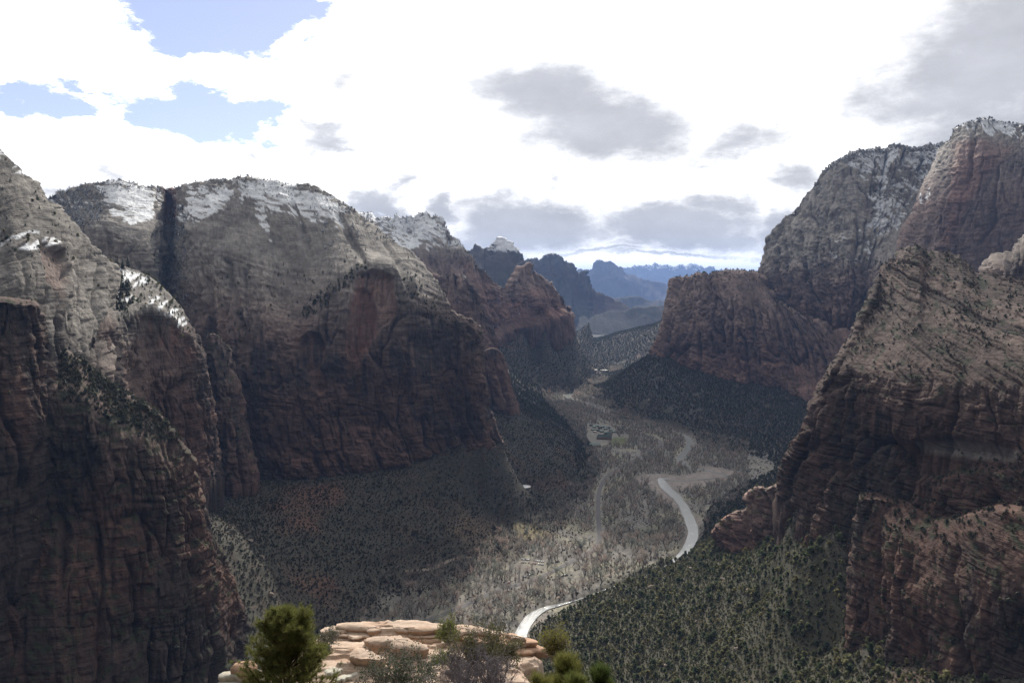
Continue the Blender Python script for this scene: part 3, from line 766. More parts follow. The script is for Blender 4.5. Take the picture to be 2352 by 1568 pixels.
r = relief(loft(cols_a2, 1.9, 1.9), pillar=44, pdep=10, swell=10, rough=1.6, slick=1.5, seed=11, tilt=-0.3,
           alcoves=[([(318,728),(400,738),(440,790),(430,850),(380,860),(330,800)], 5, 12)])
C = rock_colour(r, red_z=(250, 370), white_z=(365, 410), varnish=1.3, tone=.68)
C = lerp(C, FRESH * (0.75 + 0.3 * r['b2'])[..., None], in_poly(r['px'], r['py'], [(310,725),(395,738),(430,775),(445,815),(420,850),(390,800),(330,770)], 10) * .55 * sstep(-.3, .2, fbm(r['s'] / 8, r['z'] / 50, 3.3, 3)))
n1 = 20 * fbm(r['s'] / 40, r['z'] / 40, 15.4, 3)
C, m1 = snow_on(r, C, 0.70 * in_poly(r['px'], r['py'], [(250,600),(320,628),(390,690),(430,750),(410,752),(330,712),(260,690)], 8, n1 * .5), thr=(0.3, 0.7))
finish('cliff', r, C, label='rounded shelf with snow and conifers above a red arched face')
FACES['shelf'] = (r, m1)

cols_a3 = [
 [(-120,700,960),(-100,800,880),(-90,900,800),(-80,1010,770),(-70,1200,720),(-60,1750,600)],
 [(20,760,900),(40,830,850),(60,900,800),(75,1000,765),(95,1200,720),(115,1750,605)],
 [(90,785,870),(110,840,835),(130,900,795),(150,990,765),(170,1200,725),(190,1750,612)],
 [(140,803,856),(160,860,825),(185,915,792),(205,990,768),(225,1205,732),(245,1750,622)],
 [(180,832,850),(205,880,824),(228,930,795),(248,1000,772),(268,1210,736),(290,1750,632)],
 [(220,866,842),(244,905,822),(264,950,798),(282,1015,776),(304,1220,741),(328,1750,642)],
 [(258,893,836),(280,930,820),(298,970,800),(314,1032,780),(338,1228,746),(364,1750,650)],
 [(300,925,832),(318,958,818),(332,996,802),(346,1052,784),(372,1238,751),(400,1750,657)],
 [(345,950,830),(354,984,818),(362,1020,804),(374,1075,788),(404,1250,757),(436,1750,664)],
 [(374,978,828),(380,1012,816),(386,1050,804),(396,1100,791),(428,1262,763),(464,1750,672)],
 [(398,1008,826),(402,1042,815),(407,1078,805),(416,1126,794),(450,1275,769),(490,1750,682)],
 [(418,1042,823),(421,1076,814),(425,1110,806),(434,1156,797),(470,1295,776),(514,1750,692)],
 [(432,1080,821),(436,1112,814),(441,1146,807),(451,1190,800),(488,1320,783),(534,1750,702)],
 [(442,1114,821),(447,1146,815),(453,1178,809),(464,1222,803),(503,1346,789),(550,1750,712)],
 [(451,1150,823),(458,1180,818),(466,1210,813),(478,1254,808),(518,1374,796),(562,1750,722)],
 [(463,1196,828),(471,1222,824),(480,1250,820),(494,1292,815),(536,1412,805),(572,1750,735)],
 [(474,1234,838),(484,1258,835),(494,1284,832),(510,1326,827),(552,1446,816),(580,1750,750)],
 [(476,1250,900),(486,1275,897),(496,1300,895),(512,1342,890),(554,1466,880),(578,1750,860)]]
r = relief(loft(cols_a3, 1.8, 1.8, drop=60), pillar=34, pdep=11, swell=11, rough=1.9, beds=1.3, slick=1.2, seed=12, tilt=-0.7, crack=1.3)
C = rock_colour(r, red_z=(200, 330), white_z=(330, 430), varnish=1.35, flat_green=0.62, tone=0.64)  # extra varnish and low tone put this wall's shade into its colour
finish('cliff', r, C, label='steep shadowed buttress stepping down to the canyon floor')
FACES['buttress'] = (r, None)

cols_a0 = [
 [(-420, 600, 735),(-420, 760, 710),(-420, 1000, 675),(-420, 1300, 620),(-420, 1750, 550)],
 [(-150, 662, 765),(-150, 800, 740),(-150, 1000, 705),(-145, 1300, 650),(-140, 1750, 580)],
 [(-40, 690, 785),(-38, 820, 760),(-32, 1000, 725),(-20, 1300, 670),(-10, 1750, 600)],
 [(20, 698, 795),(24, 830, 771),(32, 1000, 740),(48, 1300, 688),(62, 1750, 615)],
 [(60, 705, 807),(66, 840, 785),(78, 1000, 757),(100, 1300, 705),(118, 1750, 630)],
 [(82, 714, 819),(96, 850, 799),(112, 1000, 773),(138, 1300, 722),(158, 1750, 645)],
 [(100, 768, 837),(122, 880, 819),(140, 1010, 795),(168, 1300, 744),(190, 1750, 665)],
 [(126, 848, 865),(142, 930, 849),(158, 1030, 827),(186, 1310, 772),(208, 1750, 690)],
 [(130, 870, 955),(146, 950, 935),(160, 1050, 915),(188, 1320, 860),(210, 1750, 770)]]
r = relief(loft(cols_a0, 2.0, 2.0, drop=60, back=((30, 5), (90, 0), (160, -60))), pillar=40, pdep=9, swell=10, rough=1.6, seed=13)
C = rock_colour(r, red_z=(330, 460), white_z=(520, 620), varnish=1.5, flat_green=0.4, tone=0.62)  # varnish and tone darkened in place of deep shade
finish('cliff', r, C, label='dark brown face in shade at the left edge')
FACES['leftface'] = (r, None)

# pinnacle in the side canyon
cols_pin = [
 [(440,840,1330),(440,900,1325),(445,980,1310),(450,1100,1290)],
 [(462,800,1325),(460,880,1300),(462,980,1285),(470,1100,1270)],
 [(476,778,1320),(478,860,1290),(482,980,1270),(495,1105,1255)],
 [(488,768,1320),(496,850,1288),(504,980,1265),(520,1108,1250)],
 [(504,776,1322),(516,860,1292),(526,980,1268),(545,1110,1252)],
 [(522,800,1330),(536,880,1305),(546,980,1282),(568,1112,1262)],
 [(534,838,1345),(550,910,1325),(562,1000,1305),(590,1115,1285)],
 [(536,860,1450),(552,930,1430),(564,1020,1410),(592,1120,1390)]]
r = relief(loft(cols_pin, 2.0, 2.0, back=((30, -8), (90, -60), (160, -160))), pillar=26, pdep=10, swell=8, rough=2.0, seed=14)
C = rock_colour(r, red_z=(200, 330), white_z=(380, 460), varnish=1.0, flat_green=0.6)
finish('cliff', r, C, label='shaded pinnacle with conifers in the side canyon')
FACES['pinnacle'] = (r, None)

# -- right: the big wall
cols_r1 = [
 [(1556,656,3350),(1545,700,3350),(1528,770,3350),(1514,830,3350)],
 [(1553,656,3120),(1536,705,3080),(1522,765,3050),(1508,805,3030)],
 [(1566,646,3040),(1552,702,2990),(1540,772,2960),(1530,818,2940)],
 [(1582,641,3000),(1575,700,2945),(1566,778,2910),(1558,832,2890)],
 [(1601,632,2965),(1602,700,2905),(1598,785,2865),(1594,846,2835)],
 [(1614,639,2950),(1622,702,2880),(1622,790,2835),(1620,856,2800)],
 [(1633,646,2940),(1646,704,2862),(1648,795,2812),(1648,864,2774)],
 [(1642,636,2935),(1664,702,2845),(1670,798,2792),(1672,870,2750)],
 [(1668,629,2925),(1692,704,2828),(1698,800,2768),(1702,877,2720)],
 [(1706,631,2915),(1732,712,2800),(1742,806,2732),(1748,883,2680)],
 [(1724,634,2905),(1762,724,2768),(1776,816,2692),(1782,892,2630)],
 [(1745,640,2890),(1792,740,2736),(1810,832,2652),(1818,902,2580)],
 [(1785,688,2800),(1838,768,2684),(1860,852,2590),(1870,920,2500)],
 [(1845,730,2710),(1890,802,2602),(1912,882,2500),(1924,950,2400)],
 [(1930,760,2610),(1960,832,2500),(1982,904,2400),(1994,980,2300)],
 [(2050,780,2500),(2064,852,2400),(2084,930,2300),(2104,1000,2200)],
 [(2200,790,2400),(2204,860,2300),(2214,930,2200),(2224,1000,2100)]]
r = relief(loft(cols_r1, 1.8, 1.8, back=((60, 5), (200, 10), (400, -60))), pillar=42, pdep=28, swell=26, rough=3.2, beds=1.1, jag=20, seed=15, crack=1.2)
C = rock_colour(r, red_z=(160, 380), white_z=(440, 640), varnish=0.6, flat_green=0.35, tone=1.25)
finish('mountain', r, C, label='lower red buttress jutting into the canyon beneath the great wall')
FACES['r1'] = (r, None)
cols_r2 = [
 [(1752,640,3500),(1750,660,3480),(1748,680,3460),(1746,700,3440),(1744,730,3420)],
 [(1754,634,3020),(1753,652,3010),(1752,668,3000),(1751,684,2990),(1748,724,2970)],
 [(1764,576,3005),(1767,612,2975),(1769,642,2955),(1771,672,2935),(1771,730,2895)],
 [(1778,540,2998),(1778,588,2950),(1780,628,2920),(1783,666,2900),(1785,735,2855)],
 [(1796,516,2990),(1791,568,2930),(1793,618,2892),(1796,660,2870),(1800,740,2820)],
 [(1818,490,2985),(1810,550,2912),(1810,605,2866),(1813,655,2836),(1820,745,2790)],
 [(1849,455,2980),(1836,528,2890),(1832,590,2840),(1834,650,2802),(1842,750,2760)],
 [(1872,428,2974),(1858,512,2872),(1850,580,2818),(1852,650,2776),(1862,755,2730)],
 [(1888,407,2970),(1876,500,2860),(1868,570,2800),(1872,650,2750),(1882,760,2700)],
 [(1905,393,2966),(1898,490,2850),(1890,565,2786),(1895,645,2726),(1902,765,2676)],
 [(1920,394,2962),(1914,482,2842),(1908,560,2772),(1914,640,2704),(1920,770,2652)],
 [(1938,376,2960),(1936,470,2842),(1930,552,2756),(1934,636,2684),(1938,770,2630)],
 [(1965,366,2955),(1960,460,2836),(1954,546,2742),(1954,632,2670),(1954,770,2614)],
 [(2000,357,2950),(1990,446,2836),(1980,538,2730),(1976,628,2656),(1970,770,2598)],
 [(2032,349,2940),(2022,432,2850),(2014,528,2750),(2006,624,2650),(1992,772,2574)],
 [(2062,345,2932),(2052,420,2862),(2042,520,2766),(2032,620,2640),(2012,775,2548)],
 [(2096,342,2916),(2084,412,2862),(2070,518,2760),(2058,620,2620),(2040,778,2512)],
 [(2128,341,2900),(2116,408,2852),(2098,518,2740),(2084,620,2596),(2068,780,2480)],
 [(2165,338,2860),(2150,414,2800),(2130,520,2680),(2112,622,2540),(2100,785,2430)],
 [(2230,330,2820),(2215,420,2740),(2195,530,2620),(2180,630,2500),(2170,790,2400)]]
r = relief(loft(cols_r2, 1.8, 1.8, back=((120, 10), (400, 20), (700, -120))), pillar=58, pdep=34, swell=30, rough=3.0, beds=1.2, slick=2.4, jag=12, seed=16, big=180, crack=1.2, tilt=0.6)
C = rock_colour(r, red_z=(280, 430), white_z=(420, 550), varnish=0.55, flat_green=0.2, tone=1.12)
n1 = 26 * fbm(r['s'] / 90, r['z'] / 90, 16.4, 3)
bowl = in_poly(r['px'], r['py'], [(1930,385),(2000,362),(2165,345),(2150,400),(2110,450),(2085,490),(2060,530),(2030,530),(2000,480),(1990,430)], 16, n1 * .6)
bowl2 = in_poly(r['px'], r['py'], [(1905,560),(1960,520),(2010,500),(2060,540),(2010,600),(1950,620),(1910,600)], 14, n1 * .6)
C, m1 = snow_on(r, C, 0.95 * bowl + 0.6 * bowl2 + 0.6 * sstep(390, 355, r['py'] + n1 * .4), thr=(0.12, 0.5), scale=1.4)
finish('mountain', r, C, label='tall grey headland with fluted flanks and a snowy bowl near its top')
FACES['r2'] = (r, m1)
cols_r3 = [
 [(2174,344,2900),(2140,404,2860),(2108,470,2820),(2082,535,2780),(2070,640,2740)],
 [(2172,340,2680),(2138,400,2620),(2104,468,2560),(2078,530,2510),(2064,630,2460)],
 [(2184,322,2600),(2156,398,2536),(2122,474,2472),(2100,542,2430),(2088,638,2386)],
 [(2196,304,2540),(2172,396,2470),(2140,480,2404),(2124,552,2370),(2114,648,2330)],
 [(2212,291,2490),(2188,390,2412),(2160,482,2346),(2148,560,2326),(2142,662,2286)],
 [(2228,284,2450),(2202,384,2376),(2178,484,2326),(2168,566,2310),(2164,674,2270)],
 [(2244,281,2425),(2220,378,2346),(2198,484,2302),(2190,572,2292),(2186,684,2256)],
 [(2272,280,2385),(2254,364,2304),(2238,480,2266),(2230,580,2256),(2226,702,2226)],
 [(2330,285,2310),(2326,368,2236),(2316,480,2206),(2308,582,2196),(2302,722,2176)],
 [(2400,292,2230),(2400,378,2166),(2396,482,2140),(2392,584,2132),(2390,740,2112)],
 [(2700,300,2100),(2700,390,2050),(2700,490,2030),(2700,590,2020),(2700,750,2000)]]
r = relief(loft(cols_r3, 1.8, 1.8, back=((120, 12), (400, 20), (700, -120))), pillar=90, pdep=14, swell=18, rough=2.0, beds=1.5, slick=1.8, seed=17, tilt=0.9,
           alcoves=[([(2215,400),(2400,360),(2400,640),(2230,640),(2190,560)], 8, 30)])
C = rock_colour(r, red_z=(250, 400), white_z=(640, 900), varnish=0.5)
C = lerp(C, FRESH * (0.8 + 0.3 * r['b1'])[..., None], in_poly(r['px'], r['py'], [(2200,330),(2260,320),(2330,340),(2250,420),(2205,500),(2185,560),(2160,590),(2185,450)], 14) * .6)
n1 = 18 * fbm(r['s'] / 70, r['z'] / 50, 17.4, 3)
C, m1 = snow_on(r, C, 1.0 * sstep(322, 296, r['py'] + n1 - 0.35 * np.clip(r['px'] - 2290, 0, 200)) + 0.55 * in_poly(r['px'], r['py'], [(2150,360),(2140,420),(2090,470),(2080,500),(2110,510),(2165,420)], 10, n1), thr=(0.1, 0.5), scale=1.3)
finish('mountain', r, C, label='sheer red streaked wall with a snow cap at the right edge')
FACES['r3'] = (r, m1)

# -- right: near slickrock bench and its cliffs
cols_n2 = [
 [(2255,625,1500),(2258,632,1480),(2262,645,1460),(2268,680,1440)],
 [(2265,606,1470),(2268,620,1445),(2272,640,1425),(2278,690,1400)],
 [(2290,586,1450),(2292,606,1420),(2294,636,1395),(2298,700,1370)],
 [(2312,586,1430),(2314,608,1395),(2316,640,1370),(2320,710,1345)],
 [(2334,563,1410),(2336,595,1370),(2338,640,1345),(2342,720,1320)],
 [(2356,546,1390),(2358,590,1350),(2360,650,1325),(2364,730,1300)],
 [(2420,520,1340),(2420,580,1300),(2420,660,1280),(2424,740,1260)],
 [(2650,470,1250),(2650,560,1210),(2650,660,1190),(2650,760,1170)]]
r = relief(loft(cols_n2, 2.2, 2.2), pillar=24, pdep=12, swell=9, rough=1.8, seed=18, crack=1.3)
finish('cliff', r, rock_colour(r, red_z=(200, 320), white_z=(420, 560), varnish=1.0, tone=.75), label='fluted fin of rock at the right edge beneath the sheer wall')

cols_n1 = [
 [(2030,660,1350),(1985,745,1300),(1945,820,1260),(1915,900,1230),(1870,985,1210),(1820,1070,1200),(1800,1140,1190)],
 [(2027,630,1080),(1992,700,1020),(1950,790,965),(1902,878,930),(1868,975,925),(1812,1060,945),(1788,1136,965)],
 [(2034,612,1078),(2010,690,1010),(1974,785,945),(1924,868,908),(1898,975,895),(1850,1070,905),(1824,1170,905)],
 [(2046,600,1076),(2030,690,1000),(1998,790,922),(1950,862,882),(1928,980,868),(1890,1085,868),(1862,1210,850)],
 [(2074,573,1074),(2060,680,985),(2036,785,902),(1992,866,856),(1970,985,840),(1942,1100,832),(1908,1260,800)],
 [(2100,564,1072),(2094,670,970),(2076,780,882),(2036,872,834),(2016,990,815),(1994,1110,800),(1950,1310,760)],
 [(2122,577,1066),(2126,680,956),(2116,785,866),(2082,876,812),(2066,992,793),(2046,1115,774),(1998,1350,728)],
 [(2168,585,1050),(2182,690,930),(2180,790,840),(2156,880,786),(2146,1000,763),(2126,1130,738),(2070,1410,690)],
 [(2200,594,1035),(2222,700,908),(2226,795,820),(2206,884,768),(2200,1005,742),(2182,1140,712),(2124,1430,664)],
 [(2238,622,1012),(2268,715,882),(2276,800,800),(2262,886,748),(2258,1010,720),(2242,1150,688),(2186,1450,640)],
 [(2268,624,1000),(2300,722,866),(2312,805,786),(2302,888,736),(2300,1015,706),(2288,1160,672),(2236,1460,622)],
 [(2308,640,985),(2340,730,846),(2352,810,768),(2346,890,722),(2346,1020,690),(2336,1170,654),(2290,1470,604)],
 [(2356,655,970),(2390,740,828),(2402,815,750),(2398,892,706),(2398,1025,672),(2390,1180,634),(2350,1480,584)],
 [(2480,680,940),(2510,760,800),(2520,825,726),(2516,895,684),(2514,1030,648),(2510,1190,606),(2480,1490,556)],
 [(2800,700,900),(2800,780,760),(2800,840,690),(2800,900,650),(2800,1040,610),(2800,1200,570),(2780,1490,520)]]
r = relief(loft(cols_n1, 1.8, 1.8, drop=60, back=((60, -20), (200, -120), (360, -300))), pillar=42, pdep=10, swell=12, rough=1.7, beds=1.4, slick=4.2, sb=13.0, jag=6, seed=19, tilt=0.38, crack=1.1,
           alcoves=[([(2070,1040),(2130,1018),(2230,1020),(2330,1040),(2352,1080),(2250,1085),(2180,1095),(2100,1100)], 9, 16)])
C = rock_colour(r, red_z=(280, 400), white_z=(430, 640), varnish=1.0, flat_green=0.45, tone=0.56, band=.6)  # low tone paints shade onto the bench and its cliffs
C = lerp(C, WHITE * 0.75 + 0 * C, in_poly(r['px'], r['py'], [(2110,1018),(2230,1016),(2352,1040),(2352,1062),(2220,1050),(2120,1036)], 8) * .6)
finish('cliff', r, C, label='tilted slickrock bench dotted with shrubs above red cliffs')
FACES['bench'] = (r, None)

cols_n3 = [
 [(1985, 1140, 868),(1965, 1240, 874),(1960, 1400, 850),(1950, 1600, 812),(1940, 1800, 774)],
 [(1978, 1148, 776),(1956, 1240, 762),(1948, 1400, 724),(1944, 1600, 682),(1936, 1800, 644)],
 [(2000, 1146, 760),(1980, 1236, 740),(1974, 1400, 702),(1972, 1600, 664),(1966, 1800, 626)],
 [(2040, 1150, 746),(2024, 1236, 722),(2020, 1400, 685),(2018, 1600, 648),(2014, 1800, 612)],
 [(2080, 1168, 728),(2068, 1246, 696),(2064, 1400, 660),(2062, 1600, 626),(2060, 1800, 592)],
 [(2124, 1184, 710),(2112, 1254, 678),(2110, 1400, 642),(2110, 1600, 609),(2108, 1800, 576)],
 [(2164, 1196, 690),(2156, 1262, 662),(2154, 1400, 626),(2154, 1600, 595),(2152, 1800, 564)],
 [(2204, 1204, 672),(2200, 1266, 646),(2200, 1400, 610),(2200, 1600, 581),(2200, 1800, 552)],
 [(2250, 1196, 656),(2250, 1264, 630),(2250, 1400, 596),(2250, 1600, 568),(2250, 1800, 540)],
 [(2302, 1184, 640),(2302, 1260, 616),(2302, 1400, 582),(2302, 1600, 554),(2302, 1800, 526)],
 [(2360, 1190, 624),(2360, 1262, 602),(2360, 1400, 570),(2360, 1600, 542),(2360, 1800, 514)],
 [(2480, 1200, 598),(2480, 1270, 579),(2480, 1400, 550),(2480, 1600, 522),(2480, 1800, 494)],
 [(2750, 1200, 568),(2750, 1270, 549),(2750, 1400, 520),(2750, 1600, 492),(2750, 1800, 464)]]
r = relief(loft(cols_n3, 1.8, 1.8, drop=60, back=((30, 0), (90, -20), (160, -80))), pillar=24, pdep=15, swell=9, rough=1.6, beds=1.0, slick=1.0, seed=20, crack=1.3)
C = rock_colour(r, red_z=(320, 420), white_z=(520, 660), varnish=1.2, flat_green=0.5, tone=0.66)  # tone lowered to paint in the shade on the pillars
finish('cliff', r, C, label='row of tall rock pillars in shade at the lower right')
FACES['pillars'] = (r, None)

cols_n4 = [
 [(1640,1228,1180),(1642,1236,1176),(1646,1248,1172),(1652,1268,1165)],
 [(1658,1203,1160),(1662,1222,1150),(1668,1245,1142),(1674,1272,1132)],
 [(1676,1190,1140),(1682,1215,1128),(1690,1245,1118),(1696,1278,1106)],
 [(1692,1178,1125),(1700,1208,1110),(1708,1245,1098),(1714,1284,1084)],
 [(1714,1170,1105),(1720,1205,1090),(1728,1245,1076),(1734,1288,1062)],
 [(1724,1143,1095),(1734,1190,1075),(1744,1240,1060),(1752,1290,1045)],
 [(1738,1124,1080),(1752,1176,1060),(1764,1232,1044),(1774,1290,1028)],
 [(1764,1120,1060),(1778,1172,1040),(1790,1230,1024),(1800,1290,1008)],
 [(1790,1118,1035),(1804,1172,1015),(1816,1230,998),(1828,1290,980)],
 [(1840,1120,1000),(1850,1176,980),(1862,1234,960),(1872,1292,940)]]
r = relief(loft(cols_n4, 1.7, 1.7, drop=50, back=((20, -4), (70, -40), (130, -110))), pillar=14, pdep=13, swell=8, rough=1.9, beds=2.0, jag=8, seed=21, crack=1.3)
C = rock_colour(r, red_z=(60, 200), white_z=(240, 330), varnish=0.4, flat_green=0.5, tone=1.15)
finish('cliff', r, C, label='broken sunlit crag stepping down to the wooded slope')
FACES['crag'] = (r, None)
# ------------------------------------------------------------------ the canyon floor and the slopes at the foot of the walls
def floor_z(Y):
    return -0.0085 * (np.asarray(Y, float) - 1000.0)

def on_floor(px, py, lift=0.0):
    dx, dy, dz = ray(px, py)
    # CAM.z + dz t = -0.0085 (dy t - 1000) + lift
    t = (CAM[2] - 8.5 - lift) / (-dz - 0.0085 * dy)
    return np.stack([dx * t, dy * t, CAM[2] + dz * t], -1)

ctrl = []
def cf(*pts):                       # points on the flat floor, as seen in the picture
    for p in pts: ctrl.append(on_floor(*p))
def cs(*pts):                       # points on slopes: picture position and distance
    for p in pts: ctrl.append(at(*p))
def cw(*pts):
    for p in pts: ctrl.append(np.array(p, float))
cf((1205,1450),(1250,1400),(1300,1375),(1400,1330),(1500,1292),(1580,1262),(1600,1200),(1640,1130),(1690,1090),(1640,1075),(1600,1030),(1560,1000),(1480,975),(1400,930),(1350,880),(1340,850),
   (1100,1440),(1000,1380),(900,1390),(1100,1330),(1200,1280),(1250,1330),(1330,1230),(1400,1200),(1450,1150),(1370,1120),(1380,1050),(1360,1010),(1420,1000),(1330,960),(1280,905),(1250,880),(1300,850),(1480,1040),(1520,1100),(1330,1180),(1500,1200),(1400,1270))
# left slope under the dome
cs((450,1092,1440),(560,1112,1348),(660,1106,1340),(750,1092,1345),(870,1080,1355),(940,1066,1375),(1000,1048,1398),(1060,1036,1428),(1110,1030,1455),(1150,1020,1500),
   (1000,1150,1310),(1100,1150,1400),(1200,1118,1560),(1260,1060,1700),(1180,930,1880),(1200,960,1850),(1250,990,1900),(1300,1000,2030),
   (800,1180,1230),(700,1180,1200),(600,1180,1180),(900,1250,1180),(1050,1250,1230),(1150,1200,1370),(800,1290,1120),(650,1260,1080),
   (480,1240,960),(540,1300,950),(600,1300,960),(640,1340,960),(600,1400,900),(700,1400,960),(560,1440,860),(740,1430,960),(860,1370,1050),(500,1180,1080))
# right slope below the near cliffs
cs((1640,1250,1190),(1720,1275,1085),(1770,1240,1010),(1830,1168,890),(1880,1188,838),(1925,1218,796),(1945,1300,762),(1945,1400,725),(1945,1500,695),(1880,1320,850),(1900,1500,722),(1750,1400,880),(1800,1300,950),(1600,1400,960),(1500,1400,1010),(1400,1450,960),(1300,1500,930),
   (1350,1568,860),(1500,1568,830),(1700,1568,740),(1850,1568,680),(1960,1650,600),(1400,1700,740),(1700,1700,650),(1250,1480,970),(1990,1250,790),(2000,1350,745))
# right slope under the big wall
cs((1508,808,3020),(1558,836,2880),(1620,860,2790),(1700,880,2710),(1780,896,2620),(1870,924,2490),(1924,954,2390),(1994,984,2290),(2100,1004,2190),
   (1480,900,2700),(1600,930,2450),(1700,980,2250),(1800,1020,2100),(1850,1060,1900),(1440,850,3000),(1500,860,2800),(1760,1080,1850),(1700,1150,1500),(1650,1180,1400),(1780,1120,1500))
# beyond: slopes under the second mountain, the spur and the hill that close the canyon
cs((1150,790,3330),(1200,762,3440),(1250,742,3520),(1306,726,3720),(1180,850,3150),(1230,840,3400),(1200,880,3050),(1300,800,4200),(1260,790,3900),(1330,770,4600),(1353,736,4700),(1421,764,5400),
   (1150,850,2900),(1160,900,2500),(1350,790,4900),(1240,800,3700))
cs((1366,797,4700),(1394,781,4750),(1416,770,4800),(1448,761,4850),(1476,756,4800),(1520,737,4500),(1560,730,4200),(1450,800,4500),(1520,790,4000),(1420,830,4380),(1480,825,4150))
cw((400,6500,-60),(900,6500,-60),(700,8000,-70),(1400,8000,-70),(200,9500,-60),(1800,9500,-60),(-1000,9000,200),(2600,7000,300),(3000,9500,200),(1800,5500,250))
# far to the sides and behind
cw((-900,2200,200),(-900,3000,200),(-500,2600,160),(-300,3400,200),(1400,3200,220),(1600,2400,220),(1200,1600,300),(900,900,250),(700,600,250),(-800,1200,200),(-700,700,150),(-400,600,90),(-200,500,40),(100,500,40),(300,400,160),(0,300,100),(-500,200,120),(500,200,200),(0,-200,150),(-600,-300,150),(600,-300,200))
ctrl = np.array(ctrl)
cx, cy, cz = ctrl[:, 0], ctrl[:, 1], ctrl[:, 2]
rel = cz - floor_z(cy)
def warp_xy(x, y):
    # distances are compressed with range so that near and far points are alike
    R = np.hypot(x, y + 900.0)
    k = np.log(R / 400.0) / R * 900
    return x * k, (y + 900.0) * k
wx, wy = warp_xy(cx, cy)
dmat = np.hypot(wx[:, None] - wx[None], wy[:, None] - wy[None])
A = np.zeros((len(wx) + 1, len(wx) + 1)); A[:-1, :-1] = dmat + np.eye(len(wx)) * -1.0; A[:-1, -1] = 1; A[-1, :-1] = 1
sol = np.linalg.solve(A, np.concatenate([rel, [0]]))
def slope_rel(x, y):
    sh = np.shape(x); x = np.ravel(x); y = np.ravel(y)
    u, v = warp_xy(x, y)
    out = np.zeros(len(x))
    for i in range(0, len(x), 40000):
        d = np.hypot(u[i:i+40000, None] - wx[None], v[i:i+40000, None] - wy[None])
        out[i:i+40000] = d @ sol[:-1] + sol[-1]
    return out.reshape(sh)

RIVER = [(1150,1620),(1192,1500),(1196,1462),(1203,1440),(1222,1415),(1250,1398),(1288,1388),(1330,1376),(1400,1350),(1470,1326),(1525,1304),(1562,1280),(1581,1254),(1592,1226),(1589,1206),(1578,1180),(1568,1160),(1552,1140),(1534,1124),(1524,1112),(1520,1099),
         (1560,1104),(1620,1100),(1672,1094),(1650,1086),(1620,1080),(1590,1074),(1566,1066),(1562,1056),(1570,1042),(1582,1028),(1584,1014),(1578,1004),(1560,994),(1530,984),(1480,972),(1440,960),(1400,948),(1376,938),(1350,928),(1318,920),(1300,913),(1316,902),(1328,893),(1322,886),(1296,882),(1290,876),(1304,868),(1298,862),(1290,856),(1302,848),(1318,840),(1332,832),(1345,824)]
RIVER_W = [15,15,15,15,14,11,6,2,2,3,6,17,18,19,20,20,20,22,22,20,14,6,6,7,9,11,13,15,16,17,17,16,14,12,10,11,11,14,16,16,18,22,28,30,30,26,24,22,22,22,20,20,20,16]
rv = np.array([on_floor(*p) for p in RIVER])
def spline(P, n):
    P = np.asarray(P, float)
    L = np.linalg.norm(np.diff(P[:, :2], axis=0), axis=1)
    return catmull(P, even_param(np.maximum(L, 1e-3), n))
rvd = spline(np.column_stack([rv, np.array(RIVER_W, float)]), 520)
def dist_poly(x, y, P, chunk=20000):
    sh = np.shape(x); x = np.ravel(x); y = np.ravel(y)
    d = np.full(len(x), 1e9); k = np.zeros(len(x), int)
    for i in range(0, len(x), chunk):
        dd = (x[i:i+chunk, None] - P[None, :, 0]) ** 2 + (y[i:i+chunk, None] - P[None, :, 1]) ** 2
        j = dd.argmin(1); k[i:i+chunk] = j; d[i:i+chunk] = np.sqrt(dd[np.arange(len(j)), j])
    return d.reshape(sh), k.reshape(sh)

def height(x, y, detail=True):
    rel = slope_rel(x, y)
    rel = np.where(rel > 40, rel, 6.0 * np.logaddexp(0, np.clip(rel - 5, -200, 60) / 6.0))
    h = rel
    if detail:
        m = sstep(4, 50, rel)
        fy = np.clip(y / 1200.0, 0.6, 4)
        h = h + m * (9 * fbm(x / 120, y / 120, 0.3, 4) + 3.0 * ridge(x / 45, y / 45, 1.3, 4) + 1.2 * fbm(x / 9, y / 9, .7, 3)) + 0.35 * fbm(x / 14, y / 14, 2.3, 3)
        # gullies running down the slopes
    return h + floor_z(y)

nrow, ncol = 760, 620
Yr = np.concatenate([np.geomspace(330, 9800, nrow - 40), np.geomspace(9900, 60000, 40)])
ang = np.tan(np.linspace(radians(-40), radians(40), ncol))
GX = ang[None] * (Yr[:, None] + 60); GY = np.repeat(Yr[:, None], ncol, 1)
relg = slope_rel(GX, GY)
GZ = height(GX, GY)
far = sstep(9000, 12000, GY); GZ = GZ * (1 - far) + (-90.0) * far
near = (GY < 5200)
dr = np.full(GX.shape, 1e9); kr = np.zeros(GX.shape, int)
dr[near], kr[near] = dist_poly(GX[near], GY[near], rvd)
bank = rvd[kr, 3] * 0.5
inchan = sstep(bank + 9, bank + 1, dr) * (relg < 40)
GZ = GZ - inchan * 1.6
cut = sstep(bank + 6, bank + .5, dr) * sstep(60, 30, relg)
GZ = GZ * (1 - cut) + (floor_z(GY) - .9) * cut
gpx, gpy = project(np.stack([GX, GY, GZ], -1))
flat = sstep(26, 6, relg)
